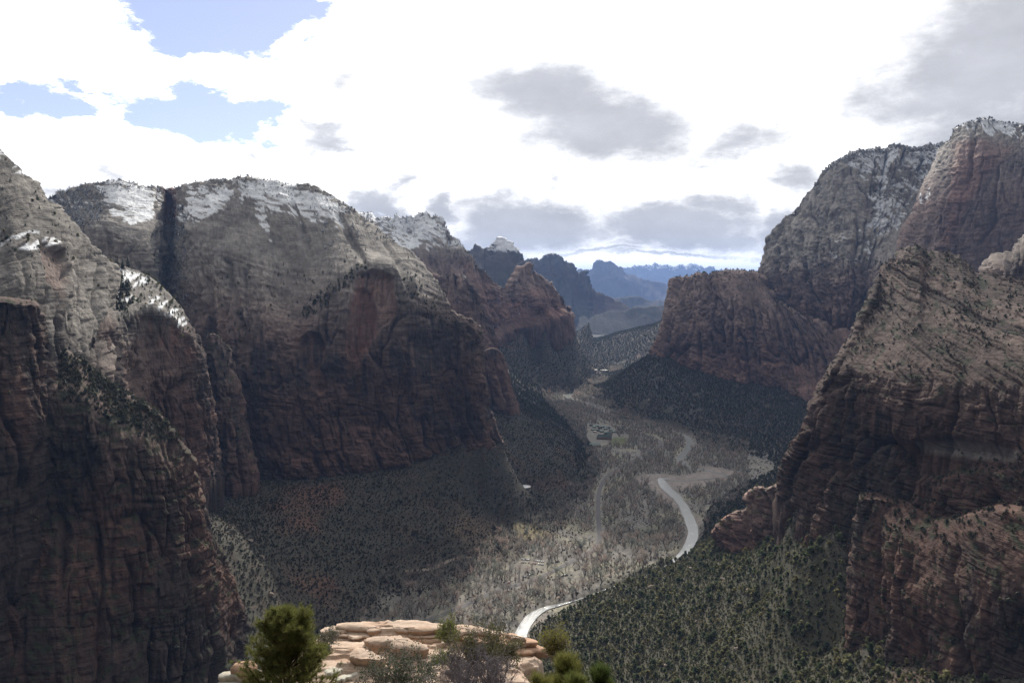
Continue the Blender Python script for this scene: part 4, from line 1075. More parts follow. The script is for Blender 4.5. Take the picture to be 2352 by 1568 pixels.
# colours: dry grass and grey litter on the floor, red brown soil on the slopes
n1 = fbm(GX / 60, GY / 60, 5.5, 4); n2 = fbm(GX / 10, GY / 10, 6.5, 4); n3 = fbm(GX / 200, GY / 200, 7.5, 3)
SOIL = np.array([0.088, 0.067, 0.053]); LITTER = np.array([0.195, 0.180, 0.158]); GRASS = np.array([0.27, 0.25, 0.175]); SCRUB = np.array([0.056, 0.055, 0.042]); SAND = np.array([0.25, 0.215, 0.19])
C = lerp(np.broadcast_to(SOIL, GX.shape + (3,)), np.broadcast_to(LITTER, GX.shape + (3,)), flat)
C = lerp(C, GRASS + 0 * C, np.clip(flat * sstep(-.1, .5, n1 + .5 * n2), 0, 1) * .8)
C = lerp(C, SCRUB + 0 * C, (1 - flat) * sstep(-.55, .10, n2 + .6 * n1) * .88)
redd = (1 - flat) * sstep(.25, .6, n3 + .4 * n1)
C = lerp(C, np.array([.17, .085, .06]) + 0 * C, redd * .6)
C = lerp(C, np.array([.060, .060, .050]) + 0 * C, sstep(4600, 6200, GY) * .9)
# gravel and sand bars of the river bends
wob = 7 * fbm(GX / 25, GY / 25, 8.5, 3)
BAR1 = [(1448,1100),(1462,1092),(1490,1088),(1520,1087),(1560,1092),(1620,1082),(1600,1070),(1640,1072),(1694,1082),(1680,1096),(1650,1106),(1620,1118),(1570,1126),(1540,1120),(1520,1112),(1490,1106),(1470,1108),(1500,1126),(1480,1120)]
BAR2 = [(1484,1104),(1500,1100),(1512,1102),(1530,1128),(1560,1156),(1572,1174),(1562,1178),(1530,1150),(1500,1128)]
BAR3 = [(1594,1180),(1612,1190),(1618,1200),(1604,1206),(1598,1196)]
BAR4 = [(1566,1254),(1574,1222),(1582,1216),(1580,1240),(1574,1264)]
BAR5 = [(1230,1430),(1256,1406),(1262,1412),(1246,1440),(1240,1470),(1226,1470)]
sand = np.maximum.reduce([in_poly(gpx, gpy, b, 3, wob * .3) for b in (BAR1, BAR2, BAR3, BAR4, BAR5)])
sand = np.maximum(sand, 0.45 * sstep(bank + 5, bank + 1, dr) * (relg < 30))
C = lerp(C, SAND * (1 + .15 * n2)[..., None], np.clip(sand, 0, 1))
LAWN = [(1400,1012),(1412,1004),(1440,1004),(1440,1018),(1426,1024),(1404,1022)]
C = lerp(C, np.array([.10, .115, .04]) + 0 * C, in_poly(gpx, gpy, LAWN, 2) * .9)
C = lerp(C, np.array([.10, .11, .055]) + 0 * C, in_poly(gpx, gpy, [(1460,1215),(1500,1205),(1530,1215),(1510,1235),(1470,1235)], 12, wob) * .5)
TANGRASS = [(1180,1205),(1215,1205),(1262,1222),(1250,1240),(1190,1238)]
tg = in_poly(gpx, gpy, TANGRASS, 8, wob)
C = lerp(C, np.array([.30, .25, .14]) + 0 * C, tg * .85)
C = lerp(C, np.array([.17, .125, .085]) + 0 * C, in_poly(gpx, gpy, [(1060,1180),(1130,1195),(1180,1230),(1160,1270),(1080,1250),(1030,1220)], 20, wob) * .6)
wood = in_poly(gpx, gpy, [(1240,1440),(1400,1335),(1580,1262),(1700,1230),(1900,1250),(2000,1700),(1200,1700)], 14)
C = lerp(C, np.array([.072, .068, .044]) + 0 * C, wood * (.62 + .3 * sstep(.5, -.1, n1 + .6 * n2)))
C = C * (1 + .22 * n2)[..., None]
M_GROUND = rock_material('canyon_floor_soil', bump=0.35, grain=0.16, streak=(0.05, 0.05))
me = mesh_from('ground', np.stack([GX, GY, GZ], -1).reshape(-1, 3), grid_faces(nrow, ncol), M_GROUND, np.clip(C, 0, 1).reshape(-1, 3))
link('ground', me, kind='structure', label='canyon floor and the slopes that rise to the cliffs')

def ground_z(x, y):
    x = np.asarray(x, float); y = np.asarray(y, float)
    """height of the built ground sheet"""
    j = (np.arctan(x / (y + 60)) - radians(-40)) / radians(80) * (ncol - 1)
    i = np.interp(y, Yr, np.arange(nrow))
    i0 = np.clip(np.floor(i).astype(int), 0, nrow - 2); j0 = np.clip(np.floor(j).astype(int), 0, ncol - 2)
    fi = np.clip(i - i0, 0, 1); fj = np.clip(j - j0, 0, 1)
    return (GZ[i0, j0] * (1 - fi) * (1 - fj) + GZ[i0 + 1, j0] * fi * (1 - fj) + GZ[i0, j0 + 1] * (1 - fi) * fj + GZ[i0 + 1, j0 + 1] * fi * fj)
# ------------------------------------------------------------------ river, road, trails
def ribbon(name, P, W, mat, lift, drape=True, label=None, colors=None, n=400, rag=0.0):
    P = np.asarray(P, float); W = np.broadcast_to(np.asarray(W, float), (len(P),))
    Q = spline(np.column_stack([P[:, :2], W]), n)
    t = np.gradient(Q[:, :2], axis=0); t /= np.linalg.norm(t, axis=1, keepdims=True)
    nrm = np.column_stack([-t[:, 1], t[:, 0]])
    k = 7
    f = np.linspace(-.5, .5, k)
    ww = Q[:, 2]
    a = np.arange(n)
    el = ww * (1 + rag * pn(a / 9.0, 0.3, lift)); er = ww * (1 + rag * pn(a / 9.0, 7.3, lift))
    wide = np.where(f[None] < 0, el[:, None], er[:, None])
    XY = Q[:, None, :2] + nrm[:, None] * (f[None, :, None] * wide[..., None])
    Z = ground_z(XY[..., 0], XY[..., 1]) + lift if drape else floor_z(XY[..., 1]) + lift
    V = np.concatenate([XY, Z[..., None]], -1)
    me = mesh_from(name, V.reshape(-1, 3), grid_faces(n, k), mat)
    return link(name, me, kind='structure', **({'label': label} if label else {}))

def water_material():
    m = bpy.data.materials.new('river_water'); m.use_nodes = True
    nt = m.node_tree; nt.nodes.clear(); N = Nodes(nt)
    pos = N.new('ShaderNodeNewGeometry').outputs['Position']
    f, _ = N.noise(N.vec('MULTIPLY', pos, (1, 1, 0)), 0.35, 7, 0.68)
    g, _ = N.noise(N.vec('MULTIPLY', pos, (1, 1, 0)), 0.06, 4, 0.6)
    bs = N.new('ShaderNodeBsdfPrincipled')
    foam = N.ramp(N.math('ADD', f, N.math('MULTIPLY', N.math('SUBTRACT', g, .5), .9)), 0.66, 0.76)
    N.put(bs.inputs['Base Color'], N.mix(foam, (0.27, 0.275, 0.265, 1), (0.62, 0.62, 0.6, 1)))
    bs.inputs['Roughness'].default_value = 0.12
    bs.inputs['IOR'].default_value = 1.33
    bs.inputs['Specular IOR Level'].default_value = 0.9
    b = N.new('ShaderNodeBump'); b.inputs['Strength'].default_value = 0.42; b.inputs['Distance'].default_value = 0.6
    N.put(b.inputs['Height'], f); nt.links.new(b.outputs[0], bs.inputs['Normal'])
    o = N.new('ShaderNodeOutputMaterial'); nt.links.new(bs.outputs[0], o.inputs[0])
    return m
M_WATER = water_material()
ribbon('river', rv, np.array(RIVER_W) * 1.0, M_WATER, 0.35, drape=False, label='shallow silvery river winding down the canyon floor', n=700, rag=0.22)
M_ROAD = plain('worn_asphalt', (0.115, 0.108, 0.105), 0.85, 0.12, 0.4)
M_PATH = plain('trodden_sand', (0.24, 0.195, 0.155), 0.95, 0.12, 0.3)
ROAD = [on_floor(*p) for p in [(940,1440),(1010,1416),(1060,1396),(1110,1372),(1160,1352),(1215,1338),(1262,1318),(1305,1296),(1345,1276),(1368,1258),(1378,1240),(1376,1215),(1374,1180),(1374,1150),(1378,1125),(1388,1105),(1404,1088),(1425,1075),(1450,1060),(1475,1048),(1502,1036),(1520,1022),(1510,1008),(1480,998),(1440,985),(1400,975),(1370,962),(1340,950)]]
road = ribbon('road', ROAD, 8.5, M_ROAD, 0.35, label='grey paved road along the canyon floor', n=420)
TRAIL = [on_floor(*p) for p in [(1366,1152),(1356,1135),(1350,1115),(1344,1095),(1338,1080),(1336,1068),(1342,1058),(1346,1045)]]
ribbon('path', TRAIL, 6.0, M_PATH, 0.5, label='pale dirt track beside the road', n=120, rag=.3)
TRAIL2 = [on_floor(*p) for p in [(930,1345),(990,1334),(1030,1318),(1070,1304),(1110,1294),(1150,1287),(1190,1279)]]
ribbon('path', TRAIL2, 4.5, M_PATH, 0.5, label='narrow sandy trail through the shaded trees', n=120, rag=.3)
TRAIL3 = [on_floor(*p) for p in [(1498,1210),(1504,1225),(1512,1236),(1510,1250),(1500,1262),(1486,1280),(1450,1300),(1400,1322),(1350,1345),(1300,1366),(1270,1380)]]
ribbon('path', TRAIL3, 3.2, M_PATH, 0.5, label='riverside trail along the top of the bank', n=200, rag=.3)
# ------------------------------------------------------------------ trees and shrubs
rng = np.random.RandomState(11)

class MB:
    """collects triangles and quads of one mesh, with a material index for each"""
    def __init__(self):
        self.v, self.f, self.m = [], [], []
        self.n = 0
    def add(self, V, F, m=0):
        V = np.asarray(V, float); F = np.asarray(F, int)
        if F.shape[1] == 3: F = np.column_stack([F, F[:, 2]])
        self.v.append(V); self.f.append(F + self.n); self.m.append(np.full(len(F), m)); self.n += len(V)
    def tube(self, pts, rad, k=5, m=0, cap=True):
        pts = np.asarray(pts, float); n = len(pts)
        rad = np.broadcast_to(np.asarray(rad, float), (n,))
        t = np.gradient(pts, axis=0); t /= np.linalg.norm(t, axis=1, keepdims=True) + 1e-9
        ref = np.array([0.31, 0.17, 0.93]) if abs(t[0][2]) < 0.9 else np.array([1, 0.1, 0.05])
        a = np.cross(t, ref); a /= np.linalg.norm(a, axis=1, keepdims=True) + 1e-9
        b = np.cross(t, a)
        th = np.linspace(0, 2 * pi, k, endpoint=False)
        V = pts[:, None] + rad[:, None, None] * (np.cos(th)[None, :, None] * a[:, None] + np.sin(th)[None, :, None] * b[:, None])
        i = np.arange(n * k).reshape(n, k); j = np.roll(i, -1, 1)
        F = np.stack([i[:-1], j[:-1], j[1:], i[1:]], -1).reshape(-1, 4)
        self.add(V.reshape(-1, 3), F, m)
    def cards(self, P, A, B, m=0):
        """flat leaf-sized quads: centre P, half axes A and B"""
        n = len(P)
        V = np.stack([P - A - B, P + A - B * .6, P + A * .8 + B, P - A * .7 + B], 1).reshape(-1, 3)
        self.add(V, np.arange(n * 4).reshape(n, 4), m)
    def tris(self, P, A, B, m=0):
        n = len(P)
        V = np.stack([P - A, P + A, P + B], 1).reshape(-1, 3)
        self.add(V, np.arange(n * 3).reshape(n, 3), m)
    def mesh(self, name, mats, smooth=False):
        V = np.concatenate(self.v); F = np.concatenate(self.f); m = np.concatenate(self.m)
        tri = F[:, 2] == F[:, 3]
        if tri.all(): return mesh_from(name, V, F[:, :3], mats, smooth=smooth, matidx=m)
        if tri.any():
            me = bpy.data.meshes.new(name)
            me.from_pydata(V.tolist(), [], [f[:3].tolist() if t else f.tolist() for f, t in zip(F, tri)])
            for mm in (mats if isinstance(mats, (list, tuple)) else [mats]): me.materials.append(mm)
            me.polygons.foreach_set('material_index', m.astype(np.int32)); me.update()
            return me
        return mesh_from(name, V, F, mats, smooth=smooth, matidx=m)

def unit(n, r):
    v = r.normal(size=(n, 3)); return v / np.linalg.norm(v, axis=1, keepdims=True)

M_JUN = leafy('juniper_foliage', (0.140, 0.158, 0.082), 0.34, 0.5)
M_JUN2 = leafy('shrub_foliage', (0.138, 0.145, 0.090), 0.34, 0.45)
M_FIR = leafy('conifer_foliage', (0.040, 0.052, 0.028), 0.35, 0.12)
M_FIRSNOW = leafy('snowy_conifer_foliage', (0.050, 0.055, 0.045), 0.35, 0.10, snow=0.58)
M_SCRUBD = leafy('scrub_foliage_shade_tone', (0.072, 0.074, 0.055), 0.36, 0.2)  # scrub colour darkened to stand in for shade on the slopes
M_JUND = leafy('juniper_foliage_shade_tone', (0.070, 0.082, 0.052), 0.36, 0.25)  # darker juniper copy with the shade put into its colour
M_BARK = plain('grey_bark', (0.085, 0.070, 0.060), 0.9, 0.2)
M_TWIG = leafy('bare_twigs', (0.325, 0.31, 0.28), 0.22, 0.4, rough=0.9)
M_BRUSH = leafy('dormant_brush', (0.135, 0.115, 0.092), 0.30, 0.1, rough=0.9)

def rounded_crown(seed, h=1.0, w=0.42, n=150, leaf=0.085, low=0.12, lobes=7, point=0.25):
    """uneven crown of leaf clumps spread over several lobes; unit height"""
    r = np.random.RandomState(seed); mb = MB()
    C = []
    for i in range(lobes):
        zc = low + (1 - low) * (0.18 + 0.68 * (i + 0.5 * r.rand()) / lobes)
        rr = w * (1 - point * zc) * (0.35 + 0.5 * r.rand()) * (0.35 if i > lobes - 3 else 1)
        a = r.rand() * 6.28
        C.append((rr * cos(a) * .8, rr * sin(a) * .8, zc, w * (0.42 + 0.28 * r.rand()) * (1 - 0.45 * zc)))
    k = r.randint(0, lobes, n)
    C = np.array(C)
    d = unit(n, r); d[:, 2] = d[:, 2] * 0.9 + 0.12
    rad = C[k, 3] * (0.55 + 0.5 * r.rand(n) ** 0.6)
    P = (C[k, :3] + d * rad[:, None] * np.array([1, 1, 0.85])) * np.array([1, 1, h])
    A = unit(n, r) * (leaf * (0.6 + 0.8 * r.rand(n)))[:, None]
    B = np.cross(A, d + .3 * unit(n, r)); B *= (leaf * (0.6 + 0.7 * r.rand(n)) / (np.linalg.norm(B, axis=1) + 1e-9))[:, None]
    mb.cards(P, A, B, 0)
    return mb

def conifer_crown(seed, n=120, w=0.2, leaf=0.07, low=0.08):
    r = np.random.RandomState(seed); mb = MB()
    t = r.rand(n) ** 0.75
    zc = 1 - t * (1 - low)
    ring = np.floor(zc * 9 + .3 * r.rand(n)) / 9
    rad = w * (1 - zc) ** 0.8 * (0.35 + 0.75 * r.rand(n)) * (0.75 + 0.5 * hash1(ring * 100, seed))
    a = r.rand(n) * 6.28
    P = np.column_stack([rad * np.cos(a), rad * np.sin(a), zc])
    out = np.column_stack([np.cos(a), np.sin(a), -0.35 - 0.3 * r.rand(n)])
    B = out * (leaf * (0.6 + 0.9 * r.rand(n)) * (0.35 + 0.8 * (1 - zc)))[:, None]
    A = np.cross(out, unit(n, r)); A *= (leaf * 0.6 / (np.linalg.norm(A, axis=1) + 1e-9) * (0.3 + .8 * (1 - zc)))[:, None]
    mb.cards(P, A, B, 0)
    return mb

def trunk_into(mb, h, r0, m, seed=0, lean=0.03):
    r = np.random.RandomState(seed)
    z = np.linspace(-0.04, h, 5)
    p = np.column_stack([lean * np.sin(z * 5 + r.rand() * 6), lean * np.cos(z * 4 + r.rand() * 6), z])
    mb.tube(p, r0 * (1 - 0.8 * z / h).clip(.1), 5, m)

def bare_tree(seed, levels=4, twigs=True):
    """leafless broad tree of unit height: forked trunk, limbs, branches and a haze of twigs"""
    r = np.random.RandomState(seed); wood = MB(); tw = MB()
    def grow(p, d, L, rad, lev):
        n = 3
        pts = [p]
        for i in range(n):
            d = d + 0.17 * r.normal(size=3) + np.array([0, 0, 0.06]); d /= np.linalg.norm(d)
            p = p + d * L / n; pts.append(p)
        if lev < 3: wood.tube(pts, np.linspace(rad, rad * 0.62, n + 1), 4 if lev else 6, 0)
        else:
            q = np.array(pts)
            P = (q[:-1] + q[1:]) / 2; A = (q[1:] - q[:-1]) / 2
            side = np.cross(A, r.normal(size=A.shape)); side *= (rad * 1.4 / (np.linalg.norm(side, axis=1) + 1e-9))[:, None]
            tw.cards(P, A, side, 0)
        if lev >= levels: return
        k = (3, 3, 4, 6, 3)[lev]
        for c in range(k):
            f = 0.45 + 0.55 * (c + r.rand()) / k
            b = pts[min(n, int(f * n))] if c < k - 1 else pts[-1]
            s = r.normal(size=3); s[2] *= 0.5
            nd = d * (0.75 if lev else 0.95) + 0.75 * s / np.linalg.norm(s) + np.array([0, 0, 0.15]); nd /= np.linalg.norm(nd)
            grow(b, nd, L * (0.62 + 0.2 * r.rand()), rad * 0.55, lev + 1)
    grow(np.array([0, 0, -0.02]), np.array([0.05 * r.normal(), 0.05 * r.normal(), 1.0]), 0.34, 0.022, 0)
    mx = max(v[:, 2].max() for v in tw.v)
    for m in (wood, tw):
        m.v = [v / mx for v in m.v]
    return wood, tw

def brush(seed, n=70):
    r = np.random.RandomState(seed); mb = MB()
    a = r.rand(n) * 6.28; el = 0.25 + 1.1 * r.rand(n)
    d = np.column_stack([np.cos(a) * np.cos(el), np.sin(a) * np.cos(el), np.sin(el)])
    L = 0.5 + 0.5 * r.rand(n)
    side = np.cross(d, unit(n, r)); side *= (0.03 / np.linalg.norm(side, axis=1))[:, None]
    mb.cards(d * (L * .55)[:, None], d * (L * .5)[:, None], side, 0)
    return mb

def joined(parts):
    """several MBs as one, each with its own material slot"""
    mb = MB()
    for k, p in enumerate(parts):
        for V, F in zip(p.v, p.f): pass
        V = np.concatenate(p.v); F = np.concatenate(p.f)
        mb.v.append(V); mb.f.append(F + mb.n); mb.m.append(np.full(len(F), k)); mb.n += len(V)
    return mb

def proto(name, mb, mats):
    return bpy.data.objects.new(name, mb.mesh(name, mats))

# ---- shared crown and trunk meshes for the trees that are built one by one
def tree_kind(crowns, crown_mat, trunk_h, trunk_r, name):
    out = []
    for i, c in enumerate(crowns):
        cm = c.mesh(name + '_crown', crown_mat)
        t = MB(); trunk_into(t, trunk_h, trunk_r, 0, i)
        out.append((t.mesh(name + '_trunk', M_BARK), cm))
    return out
JUN_CROWNS = [rounded_crown(100 + i, n=170, leaf=0.075, w=(.44, .38, .48, .34)[i], lobes=8) for i in range(4)]
FIR_CROWNS = [conifer_crown(200 + i, n=150, w=(.2, .16, .24)[i]) for i in range(3)]
K_JUN = tree_kind(JUN_CROWNS, M_JUN, 0.62, 0.035, 'juniper')
K_FIR = tree_kind(FIR_CROWNS, M_FIR, 0.85, 0.022, 'conifer')
K_SNOWFIR = tree_kind([conifer_crown(230 + i, n=150, w=(.24, .19, .28)[i]) for i in range(3)], M_FIRSNOW, 0.85, 0.022, 'snowy_conifer')
BARE = [bare_tree(300 + i) for i in range(5)]
K_BARE = [(w.mesh('cottonwood_trunk', M_BARK), t.mesh('cottonwood_crown', M_TWIG)) for w, t in BARE]

def single(kind_mesh_pair, name, mats):
    """trunk and crown as one mesh, for the trees too many to build singly"""
    mb = MB(); k = 0
    me = bpy.data.meshes.new(name)
    V, F, MI = [], [], []
    off = 0
    for k, m in enumerate(kind_mesh_pair):
        V += [tuple(v.co) for v in m.vertices]; F += [tuple(off + i for i in p.vertices) for p in m.polygons]; MI += [k] * len(m.polygons)
        off += len(m.vertices)
    me.from_pydata(V, [], F)
    for mm in mats: me.materials.append(mm)
    me.polygons.foreach_set('material_index', MI); me.update()
    return bpy.data.objects.new(name, me)
def light_proto(mb, trunk, name, mat):
    t = MB(); trunk_into(t, *trunk, 0)
    return proto(name, joined([t, mb]), [M_BARK, mat])
P_JUN = [light_proto(rounded_crown(120 + i, n=90, leaf=0.10, w=(.44, .38, .50, .34)[i], lobes=6), (0.5, 0.035), 'juniper_tree_shape', M_JUN) for i in range(4)]
P_SHRUB = [proto('shrub_shape', rounded_crown(140 + i, n=50, leaf=0.15, w=0.62, lobes=6, low=0.0, point=0.0), M_JUN2) for i in range(3)]
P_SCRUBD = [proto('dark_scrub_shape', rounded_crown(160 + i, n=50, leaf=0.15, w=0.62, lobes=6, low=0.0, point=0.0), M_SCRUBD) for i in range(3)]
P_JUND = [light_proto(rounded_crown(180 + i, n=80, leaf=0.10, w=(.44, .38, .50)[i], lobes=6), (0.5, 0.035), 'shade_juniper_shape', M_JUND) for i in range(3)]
P_FIR = [light_proto(conifer_crown(240 + i, n=80, w=(.2, .16, .24)[i], leaf=.09), (0.8, 0.022), 'conifer_tree_shape', M_FIR) for i in range(3)]
P_SNOWFIR = [light_proto(conifer_crown(260 + i, n=80, w=(.25, .20, .28)[i], leaf=.09), (0.8, 0.022), 'snowy_tree_shape', M_FIRSNOW) for i in range(3)]
P_SNOWSHRUB = [proto('snowy_shrub_shape', rounded_crown(150 + i, n=50, leaf=0.14, w=0.5, lobes=6, low=0.0, point=0.1), M_FIRSNOW) for i in range(2)]
P_BARE = [single(K_BARE[i], 'cottonwood_shape', [M_BARK, M_TWIG]) for i in range(5)]
P_BRUSH = [proto('brush_shape', brush(400 + i), M_BRUSH) for i in range(3)]

def scatter(name, pts, size, protos, label, category, seed=0, tall=(0.85, 1.2)):
    """one object that draws very many plants: points with a size and a turn, each shown as one of the shapes"""
    n = len(pts)
    if n == 0: return
    r = np.random.RandomState(seed)
    me = bpy.data.meshes.new(name)
    me.vertices.add(n); me.vertices.foreach_set('co', np.ascontiguousarray(pts, np.float32).ravel())
    size = np.broadcast_to(size, (n,)).astype(np.float32)
    sv = np.stack([size, size, size * r.uniform(*tall, n)], -1).astype(np.float32)
    a = me.attributes.new('plant_size', 'FLOAT_VECTOR', 'POINT'); a.data.foreach_set('vector', sv.ravel())
    rot = np.stack([r.normal(0, .04, n), r.normal(0, .04, n), r.rand(n) * 6.28], -1).astype(np.float32)
    a = me.attributes.new('plant_turn', 'FLOAT_VECTOR', 'POINT'); a.data.foreach_set('vector', rot.ravel())
    a = me.attributes.new('plant_shape', 'INT', 'POINT'); a.data.foreach_set('value', r.randint(0, len(protos), n).astype(np.int32))
    o = link(name, me, kind='stuff', label=label, category=category)
    ng = bpy.data.node_groups.new(name + '_nodes', 'GeometryNodeTree')
    ng.interface.new_socket('Geometry', in_out='INPUT', socket_type='NodeSocketGeometry')
    ng.interface.new_socket('Geometry', in_out='OUTPUT', socket_type='NodeSocketGeometry')
    gi = ng.nodes.new('NodeGroupInput'); go = ng.nodes.new('NodeGroupOutput')
    mp = ng.nodes.new('GeometryNodeMeshToPoints'); ng.links.new(gi.outputs[0], mp.inputs[0])
    jg = ng.nodes.new('GeometryNodeGeometryToInstance')
    for p in protos:
        oi = ng.nodes.new('GeometryNodeObjectInfo'); oi.inputs['Object'].default_value = p
        oi.inputs['As Instance'].default_value = False
        ng.links.new(oi.outputs['Geometry'], jg.inputs[0])
    ip = ng.nodes.new('GeometryNodeInstanceOnPoints')
    ng.links.new(mp.outputs[0], ip.inputs['Points']); ng.links.new(jg.outputs[0], ip.inputs['Instance'])
    ip.inputs['Pick Instance'].default_value = True
    def attr(nm, typ):
        q = ng.nodes.new('GeometryNodeInputNamedAttribute'); q.data_type = typ; q.inputs['Name'].default_value = nm
        return [s for s in q.outputs if s.enabled and s.name == 'Attribute'][0]
    ng.links.new(attr('plant_shape', 'INT'), ip.inputs['Instance Index'])
    e2r = ng.nodes.new('FunctionNodeEulerToRotation'); ng.links.new(attr('plant_turn', 'FLOAT_VECTOR'), e2r.inputs[0])
    ng.links.new(e2r.outputs[0], ip.inputs['Rotation'])
    ng.links.new(attr('plant_size', 'FLOAT_VECTOR'), ip.inputs['Scale'])
    ng.links.new(ip.outputs[0], go.inputs[0])
    md = o.modifiers.new('plants', 'NODES'); md.node_group = ng
    return o

def pick(r, weight, n, seed):
    """n random places on a rock face, as likely as weight says, weighted by true area"""
    R = np.random.RandomState(seed)
    P = r['P']
    a = np.linalg.norm(np.gradient(P, axis=0), axis=2) * np.linalg.norm(np.gradient(P, axis=1), axis=2)
    W = (a * np.clip(weight, 0, None)).ravel(); W = np.cumsum(W)
    if W[-1] <= 0: return np.zeros((0, 3))
    k = np.searchsorted(W, R.rand(n) * W[-1])
    k = np.clip(k, 0, len(W) - 1)
    return P.reshape(-1, 3)[k] + R.normal(0, .5, (n, 3)) * np.array([1, 1, 0]) - np.array([0, 0, .4])

def jitter(x0, x1, y0, y1, d, seed):
    R = np.random.RandomState(seed)
    gx, gy = np.meshgrid(np.arange(x0, x1, d), np.arange(y0, y1, d))
    gx = gx.ravel() + R.uniform(-.5, .5, gx.size) * d; gy = gy.ravel() + R.uniform(-.5, .5, gy.size) * d
    return gx, gy

def plant_tree(name, pair, p, h, w, rot, label, category, group):
    e = bpy.data.objects.new(name, None); e.empty_display_size = 1; col.objects.link(e)
    e.location = p; e.rotation_euler = (0, 0, rot); e.scale = (w, w, h)
    e['label'] = label; e['category'] = category; e['group'] = group
    for nm, me in (('trunk', pair[0]), ('crown', pair[1])):
        c = bpy.data.objects.new(nm, me); col.objects.link(c); c.parent = e
    return e

# ---- where things grow on the ground
def seen(x, y, z, marg=40):
    u, v = project(np.stack([x, y, z], -1))
    return (u > -marg) & (u < 2352 + marg) & (v < 1568 + 4 * marg), u, v
def clear_of_river(x, y, gap=4):
    d, k = dist_poly(x, y, rvd)
    return d > rvd[k, 3] * .5 + gap
LODGE = [(1348,972),(1400,974),(1418,994),(1412,1016),(1398,1018),(1384,1034),(1346,1034)]
LOTS = [[(1402,1030),(1470,1032),(1472,1050),(1404,1050)], [(1188,1278),(1256,1282),(1256,1304),(1188,1304)], [(1354,842),(1400,842),(1400,858),(1354,858)], [(1426,998),(1442,998),(1442,1014),(1426,1014)]]
bar_polys = (BAR1, BAR2, BAR3, BAR4, BAR5, LAWN, LODGE, *LOTS)
def off_bars(u, v):
    m = np.ones(u.shape, bool)
    for b in bar_polys: m &= in_poly(u, v, b, 0.5) < .5
    return m

# near right slope: junipers and pines, close set
x, y = jitter(-60, 560, 560, 1330, 7.2, 1)
z = ground_z(x, y); ok, u, v = seen(x, y, z)
rel_ = slope_rel(x, y)
side = (x - 35) * .75 - (y - 1013) * .66
dens = fbm(x / 45, y / 45, 3.3, 3)
keep = ok & (side > 5) & (rel_ > -8) & (y < 1400) & clear_of_river(x, y, 5) & (dens > -.36) & (np.random.RandomState(2).rand(len(x)) < .72 + .5 * dens)
bare_patch = in_poly(u, v, [(1700,1440),(1740,1420),(1770,1450),(1740,1480),(1700,1470)], 8) + in_poly(u, v, [(1650,1395),(1690,1390),(1700,1420),(1660,1425)], 6)
keep &= (bare_patch < .5)
jp = np.stack([x, y, z - .3], -1)[keep]; ju = u[keep]; jv = v[keep]
R = np.random.RandomState(5)
jh = R.uniform(3.6, 8.5, len(jp)) * (1 + .45 * (R.rand(len(jp)) < .15))
big = np.argsort(-(jh / jp[:, 1]) * (1 + .0 * jv) * ((ju > 1180) & (ju < 1930) & (jv < 1600)))
first = np.zeros(len(jp), bool); first[big[:290]] = True
for i in np.where(first)[0]:
    pr = K_JUN[R.randint(4)]
    plant_tree('juniper_tree', pr, jp[i], jh[i], jh[i] * R.uniform(.85, 1.2), R.rand() * 6.28,
               'rounded olive green juniper ' + ('low on the wooded slope above the pine tops' if jv[i] > 1460 else 'just above the river bank on the wooded slope' if ju[i] < 1450 else 'on the wooded slope below the sunlit crag' if jv[i] < 1370 else 'in the middle of the wooded slope beside the clearings'),
               'tree', 'junipers low on the slope' if jv[i] > 1460 else 'junipers by the river bank' if ju[i] < 1450 else 'junipers below the crag' if jv[i] < 1370 else 'junipers in the middle of the slope')
scatter('juniper_wood', jp[~first], jh[~first], P_JUN, 'dense wood of dark green junipers covering the slope below the right cliffs', 'woodland', 21)
x, y = jitter(-60, 560, 540, 1360, 3.4, 3)
z = ground_z(x, y); ok, u, v = seen(x, y, z); side = (x - 35) * .75 - (y - 1013) * .66
keep = ok & (side > 0) & (slope_rel(x, y) > -8) & clear_of_river(x, y, 2) & (fbm(x / 20, y / 20, 8.3, 2) > -.5)
sp = np.stack([x, y, z - .2], -1)[keep]
scatter('slope_shrubs', sp, np.random.RandomState(6).uniform(1.2, 3.0, len(sp)), P_SHRUB, 'grey green scrub between the junipers on the near slope', 'shrubs', 22)

# left slope under the dome and by the near buttress: scrub
x, y = jitter(-640, 420, 760, 2500, 4.6, 7)
z = ground_z(x, y); ok, u, v = seen(x, y, z); rel_ = slope_rel(x, y)
side = (x - 35) * .75 - (y - 1013) * .66
keep = ok & (side < -6) & (rel_ > 6) & (u < 1370) & (fbm(x / 40, y / 40, 2.3, 3) > -.5)
keep &= (in_poly(u, v, TANGRASS, 4) < .5) | (np.random.RandomState(8).rand(len(x)) < .3)
keep &= np.hypot((u - 1205) / 19, (v - 1121) / 10) > 1
sp = np.stack([x, y, z - .2], -1)[keep]
R = np.random.RandomState(9)
hs = R.uniform(1.2, 3.4, len(sp)) * (1 + .7 * (R.rand(len(sp)) < .08)) * (1 + .5 * np.clip(fbm(sp[:, 0] / 35, sp[:, 1] / 35, 7.1, 2), -.4, .6))
scatter('scrub', sp, hs, P_SCRUBD + P_SCRUBD + P_JUND[:2], 'grey green scrub and small junipers on the shaded slope below the dome', 'shrubs', 23)

